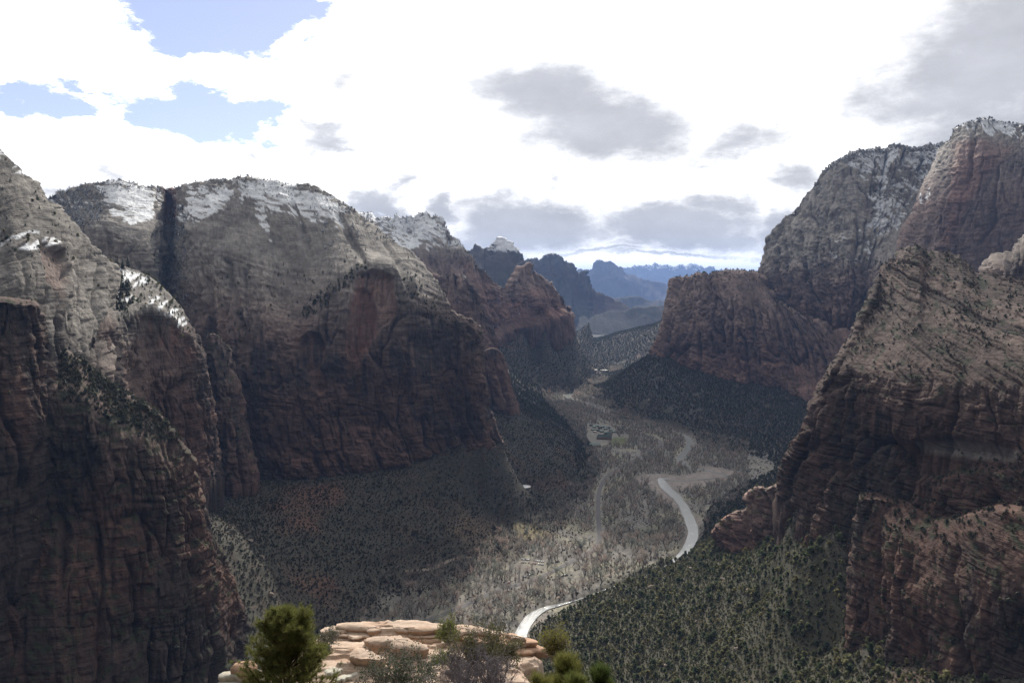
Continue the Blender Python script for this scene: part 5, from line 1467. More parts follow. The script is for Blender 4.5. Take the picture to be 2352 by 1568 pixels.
# right slope under the great wall, and the far slopes and hills
x, y = jitter(150, 1500, 1250, 3400, 7.2, 10)
z = ground_z(x, y); ok, u, v = seen(x, y, z); rel_ = slope_rel(x, y)
keep = ok & (rel_ > 9) & (u > 1320) & (y > 1320) & (fbm(x / 60, y / 60, 2.7, 3) > -.35) & clear_of_river(x, y, 10)
sp = np.stack([x, y, z - .3], -1)[keep]
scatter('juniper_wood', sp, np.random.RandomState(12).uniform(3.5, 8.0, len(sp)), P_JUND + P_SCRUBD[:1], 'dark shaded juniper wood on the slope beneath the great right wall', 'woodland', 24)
x, y = jitter(-500, 1500, 2300, 5400, 10.5, 13)
z = ground_z(x, y); ok, u, v = seen(x, y, z); rel_ = slope_rel(x, y)
keep = ok & (rel_ > 10) & ((y > 3400) | (u < 1320)) & (fbm(x / 90, y / 90, 4.7, 3) > -.30)
sp = np.stack([x, y, z - .4], -1)[keep]
scatter('distant_wood', sp, np.random.RandomState(14).uniform(4.5, 9.5, len(sp)), P_JUND, 'distant green woodland on the slopes and hill that close the canyon', 'woodland', 25)

# canyon floor: leafless cottonwoods
x, y = jitter(-330, 720, 880, 4200, 9.2, 15)
z = ground_z(x, y); ok, u, v = seen(x, y, z); rel_ = slope_rel(x, y)
dens = fbm(x / 70, y / 70, 9.9, 3)
open1 = in_poly(u, v, [(1180,1280),(1300,1240),(1330,1250),(1260,1340),(1190,1340)], 10)
keep = ok & (rel_ < 22) & clear_of_river(x, y, 9) & off_bars(u, v) & (v > 820) & (dens > -.18 - .2 * (y > 1700)) & (np.random.RandomState(16).rand(len(x)) < .82 - .4 * open1)
keep &= (u < 1720) & (u > 820) & (((x - 35) * .75 - (y - 1013) * .66 < -4) | (y > 1420))
ROAD_PTS = None
dro, _ = dist_poly(x, y, spline(np.array(ROAD)[:, :2], 300))
keep &= dro > 9
cp = np.stack([x, y, z - .3], -1)[keep]; cu = u[keep]; cv = v[keep]
R = np.random.RandomState(17)
ch = R.uniform(9, 17, len(cp)) * (1 + .45 * (R.rand(len(cp)) < .18)) * np.where(cp[:, 1] < 1350, 1.12, 1.0)
order = np.argsort(-(ch / cp[:, 1]))
first = np.zeros(len(cp), bool); first[order[:290]] = True
for i in np.where(first)[0]:
    where, grp = (('in shade at the foot of the left slope', 'shaded cottonwoods') if cu[i] < 1040 else
                  ('on the flat just above the near river bend', 'cottonwoods by the near bend') if cv[i] > 1375 else
                  ('in the sunlit grove around the parked cars', 'cottonwoods of the sunlit grove') if cu[i] < 1310 and cv[i] > 1225 else
                  ('on the flat between the road and the river', 'cottonwoods between road and river') if cu[i] > 1385 else
                  ('beside the road along the canyon floor', 'cottonwoods beside the road'))
    plant_tree('cottonwood_tree', K_BARE[R.randint(5)], cp[i], ch[i], ch[i] * R.uniform(.85, 1.2), R.rand() * 6.28,
               'leafless grey cottonwood ' + where, 'tree', grp)
scatter('cottonwood_grove', cp[~first], ch[~first], P_BARE, 'grove of leafless grey cottonwoods filling the canyon floor upstream', 'woodland', 26)
# brush on the floor and along the banks
x, y = jitter(-400, 760, 860, 3600, 7.0, 18)
z = ground_z(x, y); ok, u, v = seen(x, y, z); rel_ = slope_rel(x, y)
dro, _ = dist_poly(x, y, spline(np.array(ROAD)[:, :2], 300))
keep = ok & (rel_ < 26) & clear_of_river(x, y, 3) & off_bars(u, v) & (dro > 8) & (fbm(x / 30, y / 30, 5.9, 3) > -.02)
sp = np.stack([x, y, z - .1], -1)[keep]
scatter('brush', sp, np.random.RandomState(19).uniform(1.0, 3.6, len(sp)), P_BRUSH, 'dormant brown brush and tall dry grass on the canyon floor', 'brush', 27)

# ---- where things grow on the rock
def up(r, a=.35, b=.7): return sstep(a, b, r['N'][..., 2])
def noise_on(r, L, k, lo=-.1, hi=.3): return sstep(lo, hi, lowres(fbm, r['s'] / L, r['z'] / L, k, 3, k=2))
def nearcrest(r, rows):
    m = np.zeros(r['P'].shape[:2], np.float32); nb = r['nb']
    m[max(0, nb - 4):nb + rows] = 1; m[nb:nb + rows] *= np.linspace(1, .3, rows)[:, None]
    return m
r, sn = FACES['throne']; px, py = r['px'], r['py']
w_ = nearcrest(r, 16) * sstep(1080, 900, px) * (.35 + noise_on(r, 30, 1.1)) * (py < 560)
pts = pick(r, w_, 1500, 31)
scatter('snowy_rim_trees', pts, np.random.RandomState(32).uniform(2.0, 5.0, len(pts)), P_SNOWFIR + P_SNOWSHRUB, 'small snow dusted trees along the rim of the domed mountain', 'woodland', 33)
gully = in_poly(px, py, [(385,480),(410,470),(440,500),(430,560),(450,640),(440,700),(395,690),(385,600)], 14)
left = in_poly(px, py, [(120,445),(240,440),(250,500),(200,530),(180,600),(150,540)], 14)
mids = in_poly(px, py, [(640,490),(760,480),(860,540),(830,580),(720,560)], 25) * noise_on(r, 20, 3.3)
pts = pick(r, (gully * 2.0 + left * 1.6 + mids * .5) * (.15 + up(r, .2, .5)), 1500, 34)
scatter('snowy_gully_trees', pts, np.random.RandomState(35).uniform(5, 12, len(pts)), P_SNOWFIR, 'snow dusted conifers in the gullies of the domed mountain', 'woodland', 36)
ledge = in_poly(px, py, [(690,715),(720,690),(780,650),(838,600),(850,610),(800,660),(740,710),(700,735)], 8)
flank = in_poly(px, py, [(930,640),(1000,700),(1060,740),(1090,770),(1060,780),(1000,750),(940,700)], 12)
lowl = in_poly(px, py, [(400,700),(540,690),(600,760),(620,860),(560,960),(480,960),(420,800)], 20) * noise_on(r, 30, 4.4)
pts = pick(r, (ledge * 3 + flank * .8 + lowl * .9 + .05 * sstep(560, 640, py)) * (.05 + up(r, .25, .6)), 1700, 37)
scatter('ledge_trees', pts, np.random.RandomState(38).uniform(3, 8, len(pts)), P_FIR + P_JUN[:2], 'dark trees clinging to the ledges of the domed mountain', 'woodland', 39)
r, sn = FACES['second']
pts = pick(r, nearcrest(r, 14) * (r['py'] < 600) + .12 * up(r, .2, .5) * (r['py'] > 560), 1200, 40)
scatter('snowy_rim_trees', pts, np.random.RandomState(41).uniform(5, 9, len(pts)), P_SNOWFIR + P_SNOWSHRUB, 'tiny snowy trees on the flat top behind the dome', 'woodland', 42)
for key, seed, n, lab in (('r2', 43, 2200, 'snow dusted trees on the top and in the bowl of the grey headland'), ('r3', 46, 700, 'snow dusted trees on the cap of the sheer right wall')):
    r, sn = FACES[key]
    w_ = nearcrest(r, 10) * (r['py'] < 400) * 1.2 + .5 * np.clip(sn, 0, 1) * noise_on(r, 30, 2.2)
    pts = pick(r, w_, n, seed)
    scatter('snowy_rim_trees', pts, np.random.RandomState(seed).uniform(3.5, 7.0, len(pts)), P_SNOWFIR + P_SNOWSHRUB, lab, 'woodland', seed + 1)
r, _ = FACES['r2']
pts = pick(r, sstep(560, 640, r['py']) * up(r, .15, .5), 1500, 47)
scatter('ledge_trees', pts, np.random.RandomState(48).uniform(5, 10, len(pts)), P_FIR + P_JUN[:1], 'dark trees on the shelves halfway up the grey headland', 'woodland', 49)
r, _ = FACES['r1']
pts = pick(r, (nearcrest(r, 10) + up(r, .2, .55)), 1900, 50)
scatter('ledge_trees', pts, np.random.RandomState(51).uniform(4, 9, len(pts)), P_FIR + P_JUN[:2], 'dark trees on the ledges of the lower right buttress', 'woodland', 52)
r, _ = FACES['slick']
patch = in_poly(r['px'], r['py'], [(-20,520),(60,530),(130,570),(160,600),(120,610),(40,590),(-20,585)], 8) + .25 * in_poly(r['px'], r['py'], [(60,440),(130,500),(230,610),(200,620),(100,520)], 12) + .04
pts = pick(r, patch * (.1 + up(r, .3, .6)), 420, 53)
scatter('ledge_trees', pts, np.random.RandomState(54).uniform(2, 5.2, len(pts)), P_FIR + P_SHRUB[:1], 'small dark pines scattered over the pale left slickrock', 'woodland', 55)
r, _ = FACES['shelf']
grove = in_poly(r['px'], r['py'], [(245,610),(290,620),(300,660),(310,700),(270,715),(250,690)], 8)
spread = in_poly(r['px'], r['py'], [(250,605),(340,640),(400,700),(440,775),(420,775),(350,735),(270,740)], 8)
pts = pick(r, grove * (.3 + up(r, .2, .6)), 75, 56)
R = np.random.RandomState(57)
for p in pts:
    h = R.uniform(10, 19)
    plant_tree('pine_tree', K_FIR[R.randint(3)], p - np.array([0, 0, .6]), h, h * R.uniform(.8, 1.15), R.rand() * 6.28,
               'tall dark conifer in the grove on the snowy shelf of the left wall', 'tree', 'conifers on the left shelf')
pts = pick(r, spread * (.1 + up(r, .3, .6)) + .10 * sstep(760, 900, r['py']) * up(r, .1, .4), 380, 58)
scatter('ledge_trees', pts, R.uniform(2.5, 7, len(pts)), P_FIR + P_JUN[:2], 'scattered shrubs and pines on the snowy left shelf', 'woodland', 59)
r, _ = FACES['buttress']
ramp_ = in_poly(r['px'], r['py'], [(110,790),(180,830),(260,890),(350,950),(400,1010),(380,1020),(300,990),(220,960),(150,910)], 10)
pts = pick(r, ramp_ * (.2 + up(r, .2, .6)), 120, 60)
R = np.random.RandomState(61)
for p in pts[:60]:
    h = R.uniform(6, 13)
    plant_tree('pine_tree', K_FIR[R.randint(3)], p - np.array([0, 0, .6]), h, h * R.uniform(.85, 1.2), R.rand() * 6.28,
               'dark conifer on the green ramp at the top of the near left buttress', 'tree', 'conifers on the ramp of the left buttress')
pts = pick(r, ramp_ * (.2 + up(r, .2, .6)) * 2 + .35 * up(r, .25, .55) * noise_on(r, 25, 6.6), 3000, 62)
scatter('ledge_shrubs', pts, np.random.RandomState(63).uniform(1.5, 4.5, len(pts)), P_SCRUBD + P_JUND[:2], 'dark shrubs on the ledges of the near left buttress', 'shrubs', 64)
r, _ = FACES['leftface']
pts = pick(r, up(r, .2, .5) * noise_on(r, 25, 6.9), 400, 65)
scatter('ledge_shrubs', pts, np.random.RandomState(66).uniform(1.5, 4, len(pts)), P_SHRUB + P_JUN[:1], 'shrubs on the dark face at the left edge', 'shrubs', 67)
r, _ = FACES['pinnacle']
pts = pick(r, nearcrest(r, 30) + .5 * up(r, .15, .5), 260, 68)
scatter('ledge_trees', pts, np.random.RandomState(69).uniform(4, 10, len(pts)), P_FIR, 'conifers on the pinnacle in the side canyon', 'woodland', 70)
r, _ = FACES['bench']
w_ = (.04 + up(r, .3, .65)) * (sstep(900, 860, r['py']) * (.15 + noise_on(r, 22, 7.7)) + sstep(1000, 1080, r['py']) * 1.4) + .5 * in_poly(r['px'], r['py'], [(2230,1060),(2352,1040),(2352,1200),(2150,1180),(2120,1110)], 16) * up(r, .05, .4)
pts = pick(r, w_, 7500, 71)
scatter('bench_shrubs', pts, np.random.RandomState(72).uniform(1.0, 3.4, len(pts)), P_SCRUBD + P_JUND + P_FIR[:1], 'dark shrubs and small pines dotted over the tilted right bench', 'shrubs', 73)
r, _ = FACES['pillars']
pts = pick(r, nearcrest(r, 40) * 1.5 + up(r, .1, .45), 1700, 74)
scatter('ledge_shrubs', pts, np.random.RandomState(75).uniform(1.2, 4.2, len(pts)), P_SCRUBD + P_JUND, 'shrubs among the tall pillars at the lower right', 'shrubs', 76)
r, _ = FACES['crag']
pts = pick(r, .1 + up(r, .15, .55), 420, 77)
scatter('ledge_shrubs', pts, np.random.RandomState(78).uniform(1.5, 4.8, len(pts)), P_SHRUB + P_JUN, 'junipers and shrubs between the sunlit crags', 'shrubs', 79)
# ------------------------------------------------------------------ buildings, vehicles, tank and boulders on the canyon floor
def on_ground(px, py, it=60):
    """where the sight line through (px, py) meets the built ground"""
    dx, dy, dz = ray(px, py)
    t = np.geomspace(500, 7000, 1500)
    X, Y, Z = dx * t, dy * t, CAM[2] + dz * t
    below = Z < ground_z(X, Y)
    i = int(np.argmax(below)) if below.any() else len(t) - 1
    a, b = t[max(i - 1, 0)], t[i]
    for _ in range(18):
        m = (a + b) / 2
        if CAM[2] + dz * m < ground_z(dx * m, dy * m): b = m
        else: a = m
    return np.array([dx * b, dy * b, float(ground_z(dx * b, dy * b))])

def box_into(mb, x0, x1, y0, y1, z0, z1, m=0, taper=(0, 0)):
    tx, ty = taper
    V = [(x0, y0, z0), (x1, y0, z0), (x1, y1, z0), (x0, y1, z0), (x0 + tx, y0 + ty, z1), (x1 - tx, y0 + ty, z1), (x1 - tx, y1 - ty, z1), (x0 + tx, y1 - ty, z1)]
    mb.add(V, [(0, 3, 2, 1), (4, 5, 6, 7), (0, 1, 5, 4), (1, 2, 6, 5), (2, 3, 7, 6), (3, 0, 4, 7)], m)

M_WALLB = plain('stained_timber_wall', (0.16, 0.10, 0.065), 0.85, 0.15, 1.0)
M_STONEW = plain('sandstone_wall', (0.26, 0.19, 0.14), 0.9, 0.2, 1.5)
M_ROOFG = plain('pale_green_roof', (0.21, 0.27, 0.23), 0.6, 0.15, 0.6)
M_ROOFD = plain('dark_green_roof', (0.050, 0.070, 0.062), 0.7, 0.15, 0.6)
M_ROOFP = plain('pale_roof', (0.50, 0.47, 0.43), 0.7, 0.1, 0.5)
M_GLASS = plain('window_glass', (0.03, 0.035, 0.04), 0.15, 0.1, 1.0, spec=0.6)
M_TRIM = plain('white_trim', (0.6, 0.58, 0.54), 0.6, 0.08, 1.0)

def house(px, py, L, W, H, rot, roof, wall, label, group=None, chimney=True, name='cabin', hip=0.0, cat='cabin', nwin=3):
    p = on_ground(px, py)
    e = bpy.data.objects.new(name, None); col.objects.link(e)
    e.location = p; e.rotation_euler = (0, 0, rot)
    e['label'] = label; e['category'] = cat
    if group: e['group'] = group
    mb = MB(); box_into(mb, -L / 2, L / 2, -W / 2, W / 2, -1.5, H, 0)
    gh = W * 0.34
    for s in (-1, 1):
        if hip < 0.2: mb.add([(s * L / 2, -W / 2, H), (s * L / 2, W / 2, H), (s * L / 2, 0, H + gh)], [(0, 1, 2)], 0)
    link('wall', mb.mesh('cabin_wall', wall), e)
    o = 0.6; th = 0.18; rl = L / 2 + o
    rf = MB()
    zr, ze = H + gh + .12, H - o * gh / (W / 2) + .12
    for s in (-1, 1):
        a = np.array([(-rl, s * (W / 2 + o), ze), (rl, s * (W / 2 + o), ze), (rl - hip, 0, zr), (-rl + hip, 0, zr)])
        V = np.concatenate([a, a + np.array([0, 0, th])])
        rf.add(V, [(0, 1, 2, 3), (4, 7, 6, 5), (0, 4, 5, 1), (1, 5, 6, 2), (2, 6, 7, 3), (3, 7, 4, 0)], 0)
    if hip >= .2:
        for s in (-1, 1):
            a = np.array([(s * rl, -(W / 2 + o), ze), (s * rl, W / 2 + o, ze), (s * (rl - hip), 0, zr)])
            rf.add(np.concatenate([a, a + np.array([0, 0, th])]), [(0, 1, 2), (3, 5, 4)], 0)
    ro = link('roof', rf.mesh('cabin_roof', roof), e)
    if chimney:
        c = MB(); box_into(c, L * .22, L * .22 + .9, -.5, .5, H, H + gh + 1.4, 0)
        link('chimney', c.mesh('cabin_chimney', M_STONEW), ro)
    d = MB(); box_into(d, -.55, .55, -W / 2 - .06, -W / 2 + .05, 0, min(2.1, H - .2), 0)
    link('door', d.mesh('cabin_door', M_TRIM), e)
    for k in range(nwin):
        xw = -L / 2 + L * (k + .5) / nwin
        if abs(xw) < .9: xw += 1.7
        w = MB(); box_into(w, xw - .6, xw + .6, -W / 2 - .05, -W / 2 + .06, 1.0, min(2.0, H - .3), 0)
        link('window', w.mesh('cabin_window', M_GLASS), e)
    return e

R = np.random.RandomState(90)
spots = [(1358,978),(1365,982),(1372,979),(1378,984),(1385,981),(1391,986),(1397,984),(1403,989),(1362,988),(1372,990),(1382,992),(1393,995),(1402,997),(1409,993)]
for i, (a, b) in enumerate(spots):
    house(a, b, R.uniform(9, 13), R.uniform(6.5, 8), 3.0, R.uniform(-.5, .6), M_ROOFG if i % 3 else M_ROOFD, M_WALLB,
          'pale green roofed cabin in the cluster beside the dark lodge' if i % 3 else 'dark green roofed cabin in the cluster beside the lodge',
          'cabins of the lodge' if i % 3 else 'dark roofed cabins of the lodge')
house(1388, 1008, 42, 17, 7.5, -.25, M_ROOFD, M_STONEW, 'long dark roofed lodge building behind the lawn', name='lodge', hip=4, cat='lodge', nwin=8)
house(1396, 1000, 26, 14, 6.5, .9, M_ROOFD, M_STONEW, 'dark roofed wing standing behind the long lodge', name='lodge', hip=3, cat='lodge', nwin=5)
house(1366, 1024, 31, 16, 4.2, .12, M_ROOFG, M_STONEW, 'pale green hip roofed building at the left end of the lawn', name='lodge_annex', hip=6, cat='building', nwin=6)
house(1366, 993, 9, 7, 3.0, .2, M_ROOFP, M_WALLB, 'small white roofed hut among the green cabins', name='hut', cat='hut', chimney=False)
house(1387, 853, 34, 14, 4.5, .02, M_ROOFP, M_STONEW, 'long pale roofed building at the far end of the floor, right of its pair', name='long_building', chimney=False, cat='building', nwin=6)
house(1366, 852, 24, 12, 4.5, .02, M_ROOFP, M_STONEW, 'shorter pale roofed building at the far end of the floor', name='long_building', chimney=False, cat='building', nwin=5)

# round tank set into the slope
p = on_ground(1205, 1119)
mb = MB(); th = np.linspace(0, 2 * pi, 48, endpoint=False)
def ringv(r_, z_): return np.column_stack([r_ * np.cos(th), r_ * np.sin(th), np.full(48, z_)])
def rings(lst):
    V = np.concatenate([ringv(*q) for q in lst]); i = np.arange(len(V)).reshape(len(lst), 48); j = np.roll(i, -1, 1)
    return V, np.stack([i[:-1], j[:-1], j[1:], i[1:]], -1).reshape(-1, 4)
e = bpy.data.objects.new('water_tank', None); col.objects.link(e); e.location = p + np.array([0, 0, .4])
e['label'] = 'wide round pale water tank with a flat top on the dark slope'; e['category'] = 'water tank'
w = MB(); w.add(*rings([(12.2, -6), (12.2, 1.4), (12.5, 1.4), (12.5, 1.9), (11.9, 1.9), (11.9, 1.5)]), 0)
link('wall', w.mesh('tank_wall', plain('tank_concrete', (0.42, 0.40, 0.37), .8, .12, .4)), e)
w = MB(); w.add(*rings([(11.9, 1.5), (8, 1.62), (3, 1.74), (0.05, 1.8)]), 0)
link('roof', w.mesh('tank_roof', plain('tank_roof_metal', (0.50, 0.50, 0.50), .45, .12, .25, spec=.4)), e)
w = MB(); w.tube([(2, 3, 1.7), (2, 3, 2.6)], .5, 10, 0); w.add(*[np.array([(1.5, 2.5, 2.6), (2.5, 2.5, 2.6), (2.5, 3.5, 2.6), (1.5, 3.5, 2.6)]), [(0, 1, 2, 3)]])
link('hatch', w.mesh('tank_hatch', M_TRIM), e)

# vehicles
def car_mesh(name, paint, van=False):
    mb = MB()
    L, W = (5.4, 2.0) if van else (4.5, 1.8)
    # lower body, bevelled by two stacked tapered boxes
    box_into(mb, -L / 2, L / 2, -W / 2, W / 2, 0.35, 0.95, 0, (0.06, 0.04))
    if van: box_into(mb, -L / 2 + .1, L / 2 - .9, -W / 2 + .04, W / 2 - .04, .95, 2.15, 0, (.18, .14))
    else: box_into(mb, -L / 2 + .55, L / 2 - 1.25, -W / 2 + .06, W / 2 - .06, .95, 1.48, 0, (.45, .16))
    z0, z1 = (1.2, 1.75) if van else (1.0, 1.36)
    x0, x1 = (-L / 2 + .3, L / 2 - 1.05) if van else (-L / 2 + .72, L / 2 - 1.4)
    for s in (-1, 1):
        y = s * (W / 2 - .05)
        mb.add([(x0, y, z0), (x1, y, z0), (x1 - .2, y - s * .09, z1), (x0 + .2, y - s * .09, z1)], [(0, 1, 2, 3)], 1)
    for x, q in ((-L / 2 + 1.0, 1), (L / 2 - 1.0, 1)):
        for s in (-1, 1): mb.tube([(x, s * (W / 2 - .18), .34), (x, s * (W / 2 + .03), .34)], .34, 10, 2)
    return mb.mesh(name, [paint, M_GLASS, M_TYRE])
M_TYRE = plain('tyre_rubber', (0.02, 0.02, 0.02), 0.9, 0.1)
PAINTS = {'white': (0.78, 0.78, 0.76), 'silver': (0.42, 0.43, 0.44), 'dark grey': (0.05, 0.053, 0.06), 'red': (0.30, 0.035, 0.03), 'blue': (0.05, 0.09, 0.2)}
CARS = {k: car_mesh('car_body', plain('car_paint_' + k.replace(' ', '_'), c, 0.25, .04, 1.0, spec=.5)) for k, c in PAINTS.items()}
VAN = car_mesh('van_body', plain('van_paint', (0.8, 0.8, 0.78), 0.25, .04, 1.0, spec=.5), True)
def park(px, py, rot, colr, where, group, name='parked_car', me=None, cat='car'):
    o = link(name, me or CARS[colr], label='%s %s %s' % (colr, cat, where), category=cat, group=group)
    p = on_ground(px, py); o.location = p + np.array([0, 0, .25]); o.rotation_euler = (0, 0, rot)
def lot(x0, y0, x1, y1, n, rot, where, group, rows=1, gap=6):
    for rr in range(rows):
        for i in range(n):
            f = (i + .5) / n
            if R.rand() < .12: continue
            park(x0 + (x1 - x0) * f + R.normal() * .5, y0 + (y1 - y0) * f + rr * gap + R.normal() * .2, rot + R.normal() * .06,
                 ['white', 'silver', 'dark grey', 'white', 'red', 'blue', 'white', 'silver'][R.randint(8)], where, group)
lot(1196, 1284, 1250, 1290, 13, 1.3, 'parked in the sunlit lot among the bare trees', 'cars in the sunlit lot', 2, 7)
lot(1274, 1330, 1298, 1320, 7, .9, 'parked along the road at the sunlit bend', 'cars at the road bend')
lot(1200, 1326, 1224, 1318, 5, .6, 'parked beside the road crossing the grove', 'cars beside the grove road')
lot(1157, 1342, 1178, 1336, 5, .6, 'parked at the lower end of the grove road', 'cars at the lower grove road')
lot(1408, 1036, 1466, 1040, 15, 1.2, 'parked in the lodge car park below the lawn', 'cars in the lodge car park', 2, 6)
lot(1430, 1002, 1438, 1010, 4, .5, 'parked beside the lawn near the big tree', 'cars beside the lawn')
park(1380, 1153, 1.55, 'white', 'driving along the road', 'cars on the road', 'car')
park(1380, 1140, 1.55, 'dark grey', 'driving along the road', 'cars on the road', 'car')
park(1365, 1151, 1.2, 'white', 'standing where the dirt track meets the road', 'van', 'parked_van', VAN, 'van')

# boulders
def boulder_mesh(seed, k=3):
    r = np.random.RandomState(seed)
    V, F = lump(22, 14)
    d = np.ones(len(V))
    for i in range(9):                                   # chip flat faces off a ball
        n = unit(1, r)[0]; h = r.uniform(.55, .85)
        c = V @ n
        d = np.minimum(d, np.where(c > 0.05, h / np.maximum(c, .05), 9))
    V = V * d[:, None] * np.array([1.15, .95, .8])
    V = V + .06 * fbm(V[:, 0] * 3 + seed, V[:, 1] * 3, V[:, 2] * 3, 3)[:, None] * V
    C = (np.array([.30, .245, .20]) * (1 + .35 * fbm(V[:, 0] * 2 + seed, V[:, 1] * 2, V[:, 2] * 5, 3))[:, None])
    return mesh_from('boulder', V, F, M_STONE, np.clip(C, 0, 1), smooth=False)
def lump(nu=18, nv=10):
    th = np.linspace(0, 2 * pi, nu, endpoint=False); ph = np.linspace(0.02, pi - .02, nv)
    V = np.array([[sin(p) * cos(t), sin(p) * sin(t), cos(p)] for p in ph for t in th])
    i = np.arange(nu * nv).reshape(nv, nu); j = np.roll(i, -1, 1)
    return V, np.stack([i[:-1], j[:-1], j[1:], i[1:]], -1).reshape(-1, 4)
M_STONE = rock_material('weathered_boulder', bump=0.5, grain=0.6, streak=(0.8, 0.3))
BS = [boulder_mesh(i) for i in range(5)]
for i, (a, b, s, lab) in enumerate([
    (1495,1349,5.2,'largest pale boulder standing out of the junipers'), (1368,1380,3.8,'brown boulder in the junipers nearest the river bank'), (1412,1394,2.6,'small pale boulder left of the middle of the wooded slope'),
    (1441,1426,3.0,'low brown boulder on the lower wooded slope'), (1336,1472,3.2,'angular boulder above the pine tips'), (1532,1528,3.2,'dark boulder at the foot of the wooded slope'),
    (1585,1305,3.0,'tan boulder at the top edge of the wooded slope'), (1600,1428,2.4,'small boulder beside the bare sandy patch'), (1720,1356,4.0,'reddish boulder below the sunlit crag'),
    (1638,1345,2.6,'grey boulder halfway up the wooded slope'), (1690,1490,2.6,'boulder beside the tan clearing'), (1660,1330,3.0,'pale boulder under the crag'),
    (621,1367,3.6,'lone dark boulder on the green slope beside the left buttress'), (602,1281,4.2,'square boulder on the shaded slope above the green one'), (1490,920,6.0,'pale boulder high on the shaded slope under the right wall'),
    (575,1243,4.5,'flat rock at the top of the green left slope')]):
    o = link('boulder', BS[i % 5], label=lab, category='boulder')
    o.location = on_ground(a, b) + np.array([0, 0, s * .25]); o.scale = (s, s * R.uniform(.8, 1.2), s * R.uniform(.8, 1.1)); o.rotation_euler = (R.uniform(-.3, .3), R.uniform(-.3, .3), R.rand() * 6.28)
# ------------------------------------------------------------------ foreground: sandstone ledge, slabs, pine and bushes
def plane_pt(px, py, z):
    dx, dy, dz = ray(px, py); t = (z - CAM[2]) / dz
    return np.stack([dx * t, dy * t, np.full(np.shape(dx * t), z)], -1)
ZT = 440.3
M_LEDGE = None
def ledge_material():
    m = bpy.data.materials.new('ledge_sandstone'); m.use_nodes = True
    nt = m.node_tree; nt.nodes.clear(); N = Nodes(nt)
    geo = N.new('ShaderNodeNewGeometry'); pos = geo.outputs['Position']
    nz = N.sep(geo.outputs['Normal'])[2]
    base = N.new('ShaderNodeVertexColor', layer_name='col').outputs[0]
    f1, _ = N.noise(pos, 1.3, 8, 0.65); f2, _ = N.noise(pos, 9.0, 6, 0.65)
    lay, _ = N.noise(N.vec('MULTIPLY', pos, (0.5, 0.5, 14.0)), 1.0, 5, 0.6, dist=.5)
    iron = N.ramp(f1, 0.45, 0.68)
    c = N.mix(N.math('MULTIPLY', iron, .55), base, (0.42, 0.28, 0.19, 1))
    lich = N.ramp(f2, 0.60, 0.72)
    c = N.mix(N.math('MULTIPLY', lich, .35), c, (0.17, 0.15, 0.125, 1))
    v = N.math('MULTIPLY', N.ramp(f2, .3, .7, .82, 1.15, False), N.ramp(lay, .3, .7, .80, 1.14, False))
    c = N.mix(1.0, c, N.comb(v, v, v), 'MULTIPLY')
    bs = N.new('ShaderNodeBsdfPrincipled'); N.put(bs.inputs['Base Color'], c)
    bs.inputs['Roughness'].default_value = .9; bs.inputs['Specular IOR Level'].default_value = .15
    b = N.new('ShaderNodeBump'); b.inputs['Strength'].default_value = .6; b.inputs['Distance'].default_value = .05
    N.put(b.inputs['Height'], N.math('ADD', f1, N.math('ADD', N.math('MULTIPLY', f2, .5), N.math('MULTIPLY', lay, .6)))); nt.links.new(b.outputs[0], bs.inputs['Normal'])
    o = N.new('ShaderNodeOutputMaterial'); nt.links.new(bs.outputs[0], o.inputs[0])
    return m
M_LEDGE = ledge_material()
TAN = np.array([.50, .385, .30]); PALE = np.array([.50, .475, .40]); RUST = np.array([.40, .255, .175])

def outline(P, n):
    P = np.vstack([P, P[:1]]); L = np.linalg.norm(np.diff(P[:, :2], axis=0), axis=1)
    c = np.concatenate([[0], np.cumsum(L)]); t = np.linspace(0, c[-1], n, endpoint=False)
    return np.column_stack([np.interp(t, c, P[:, k]) for k in range(P.shape[1])])

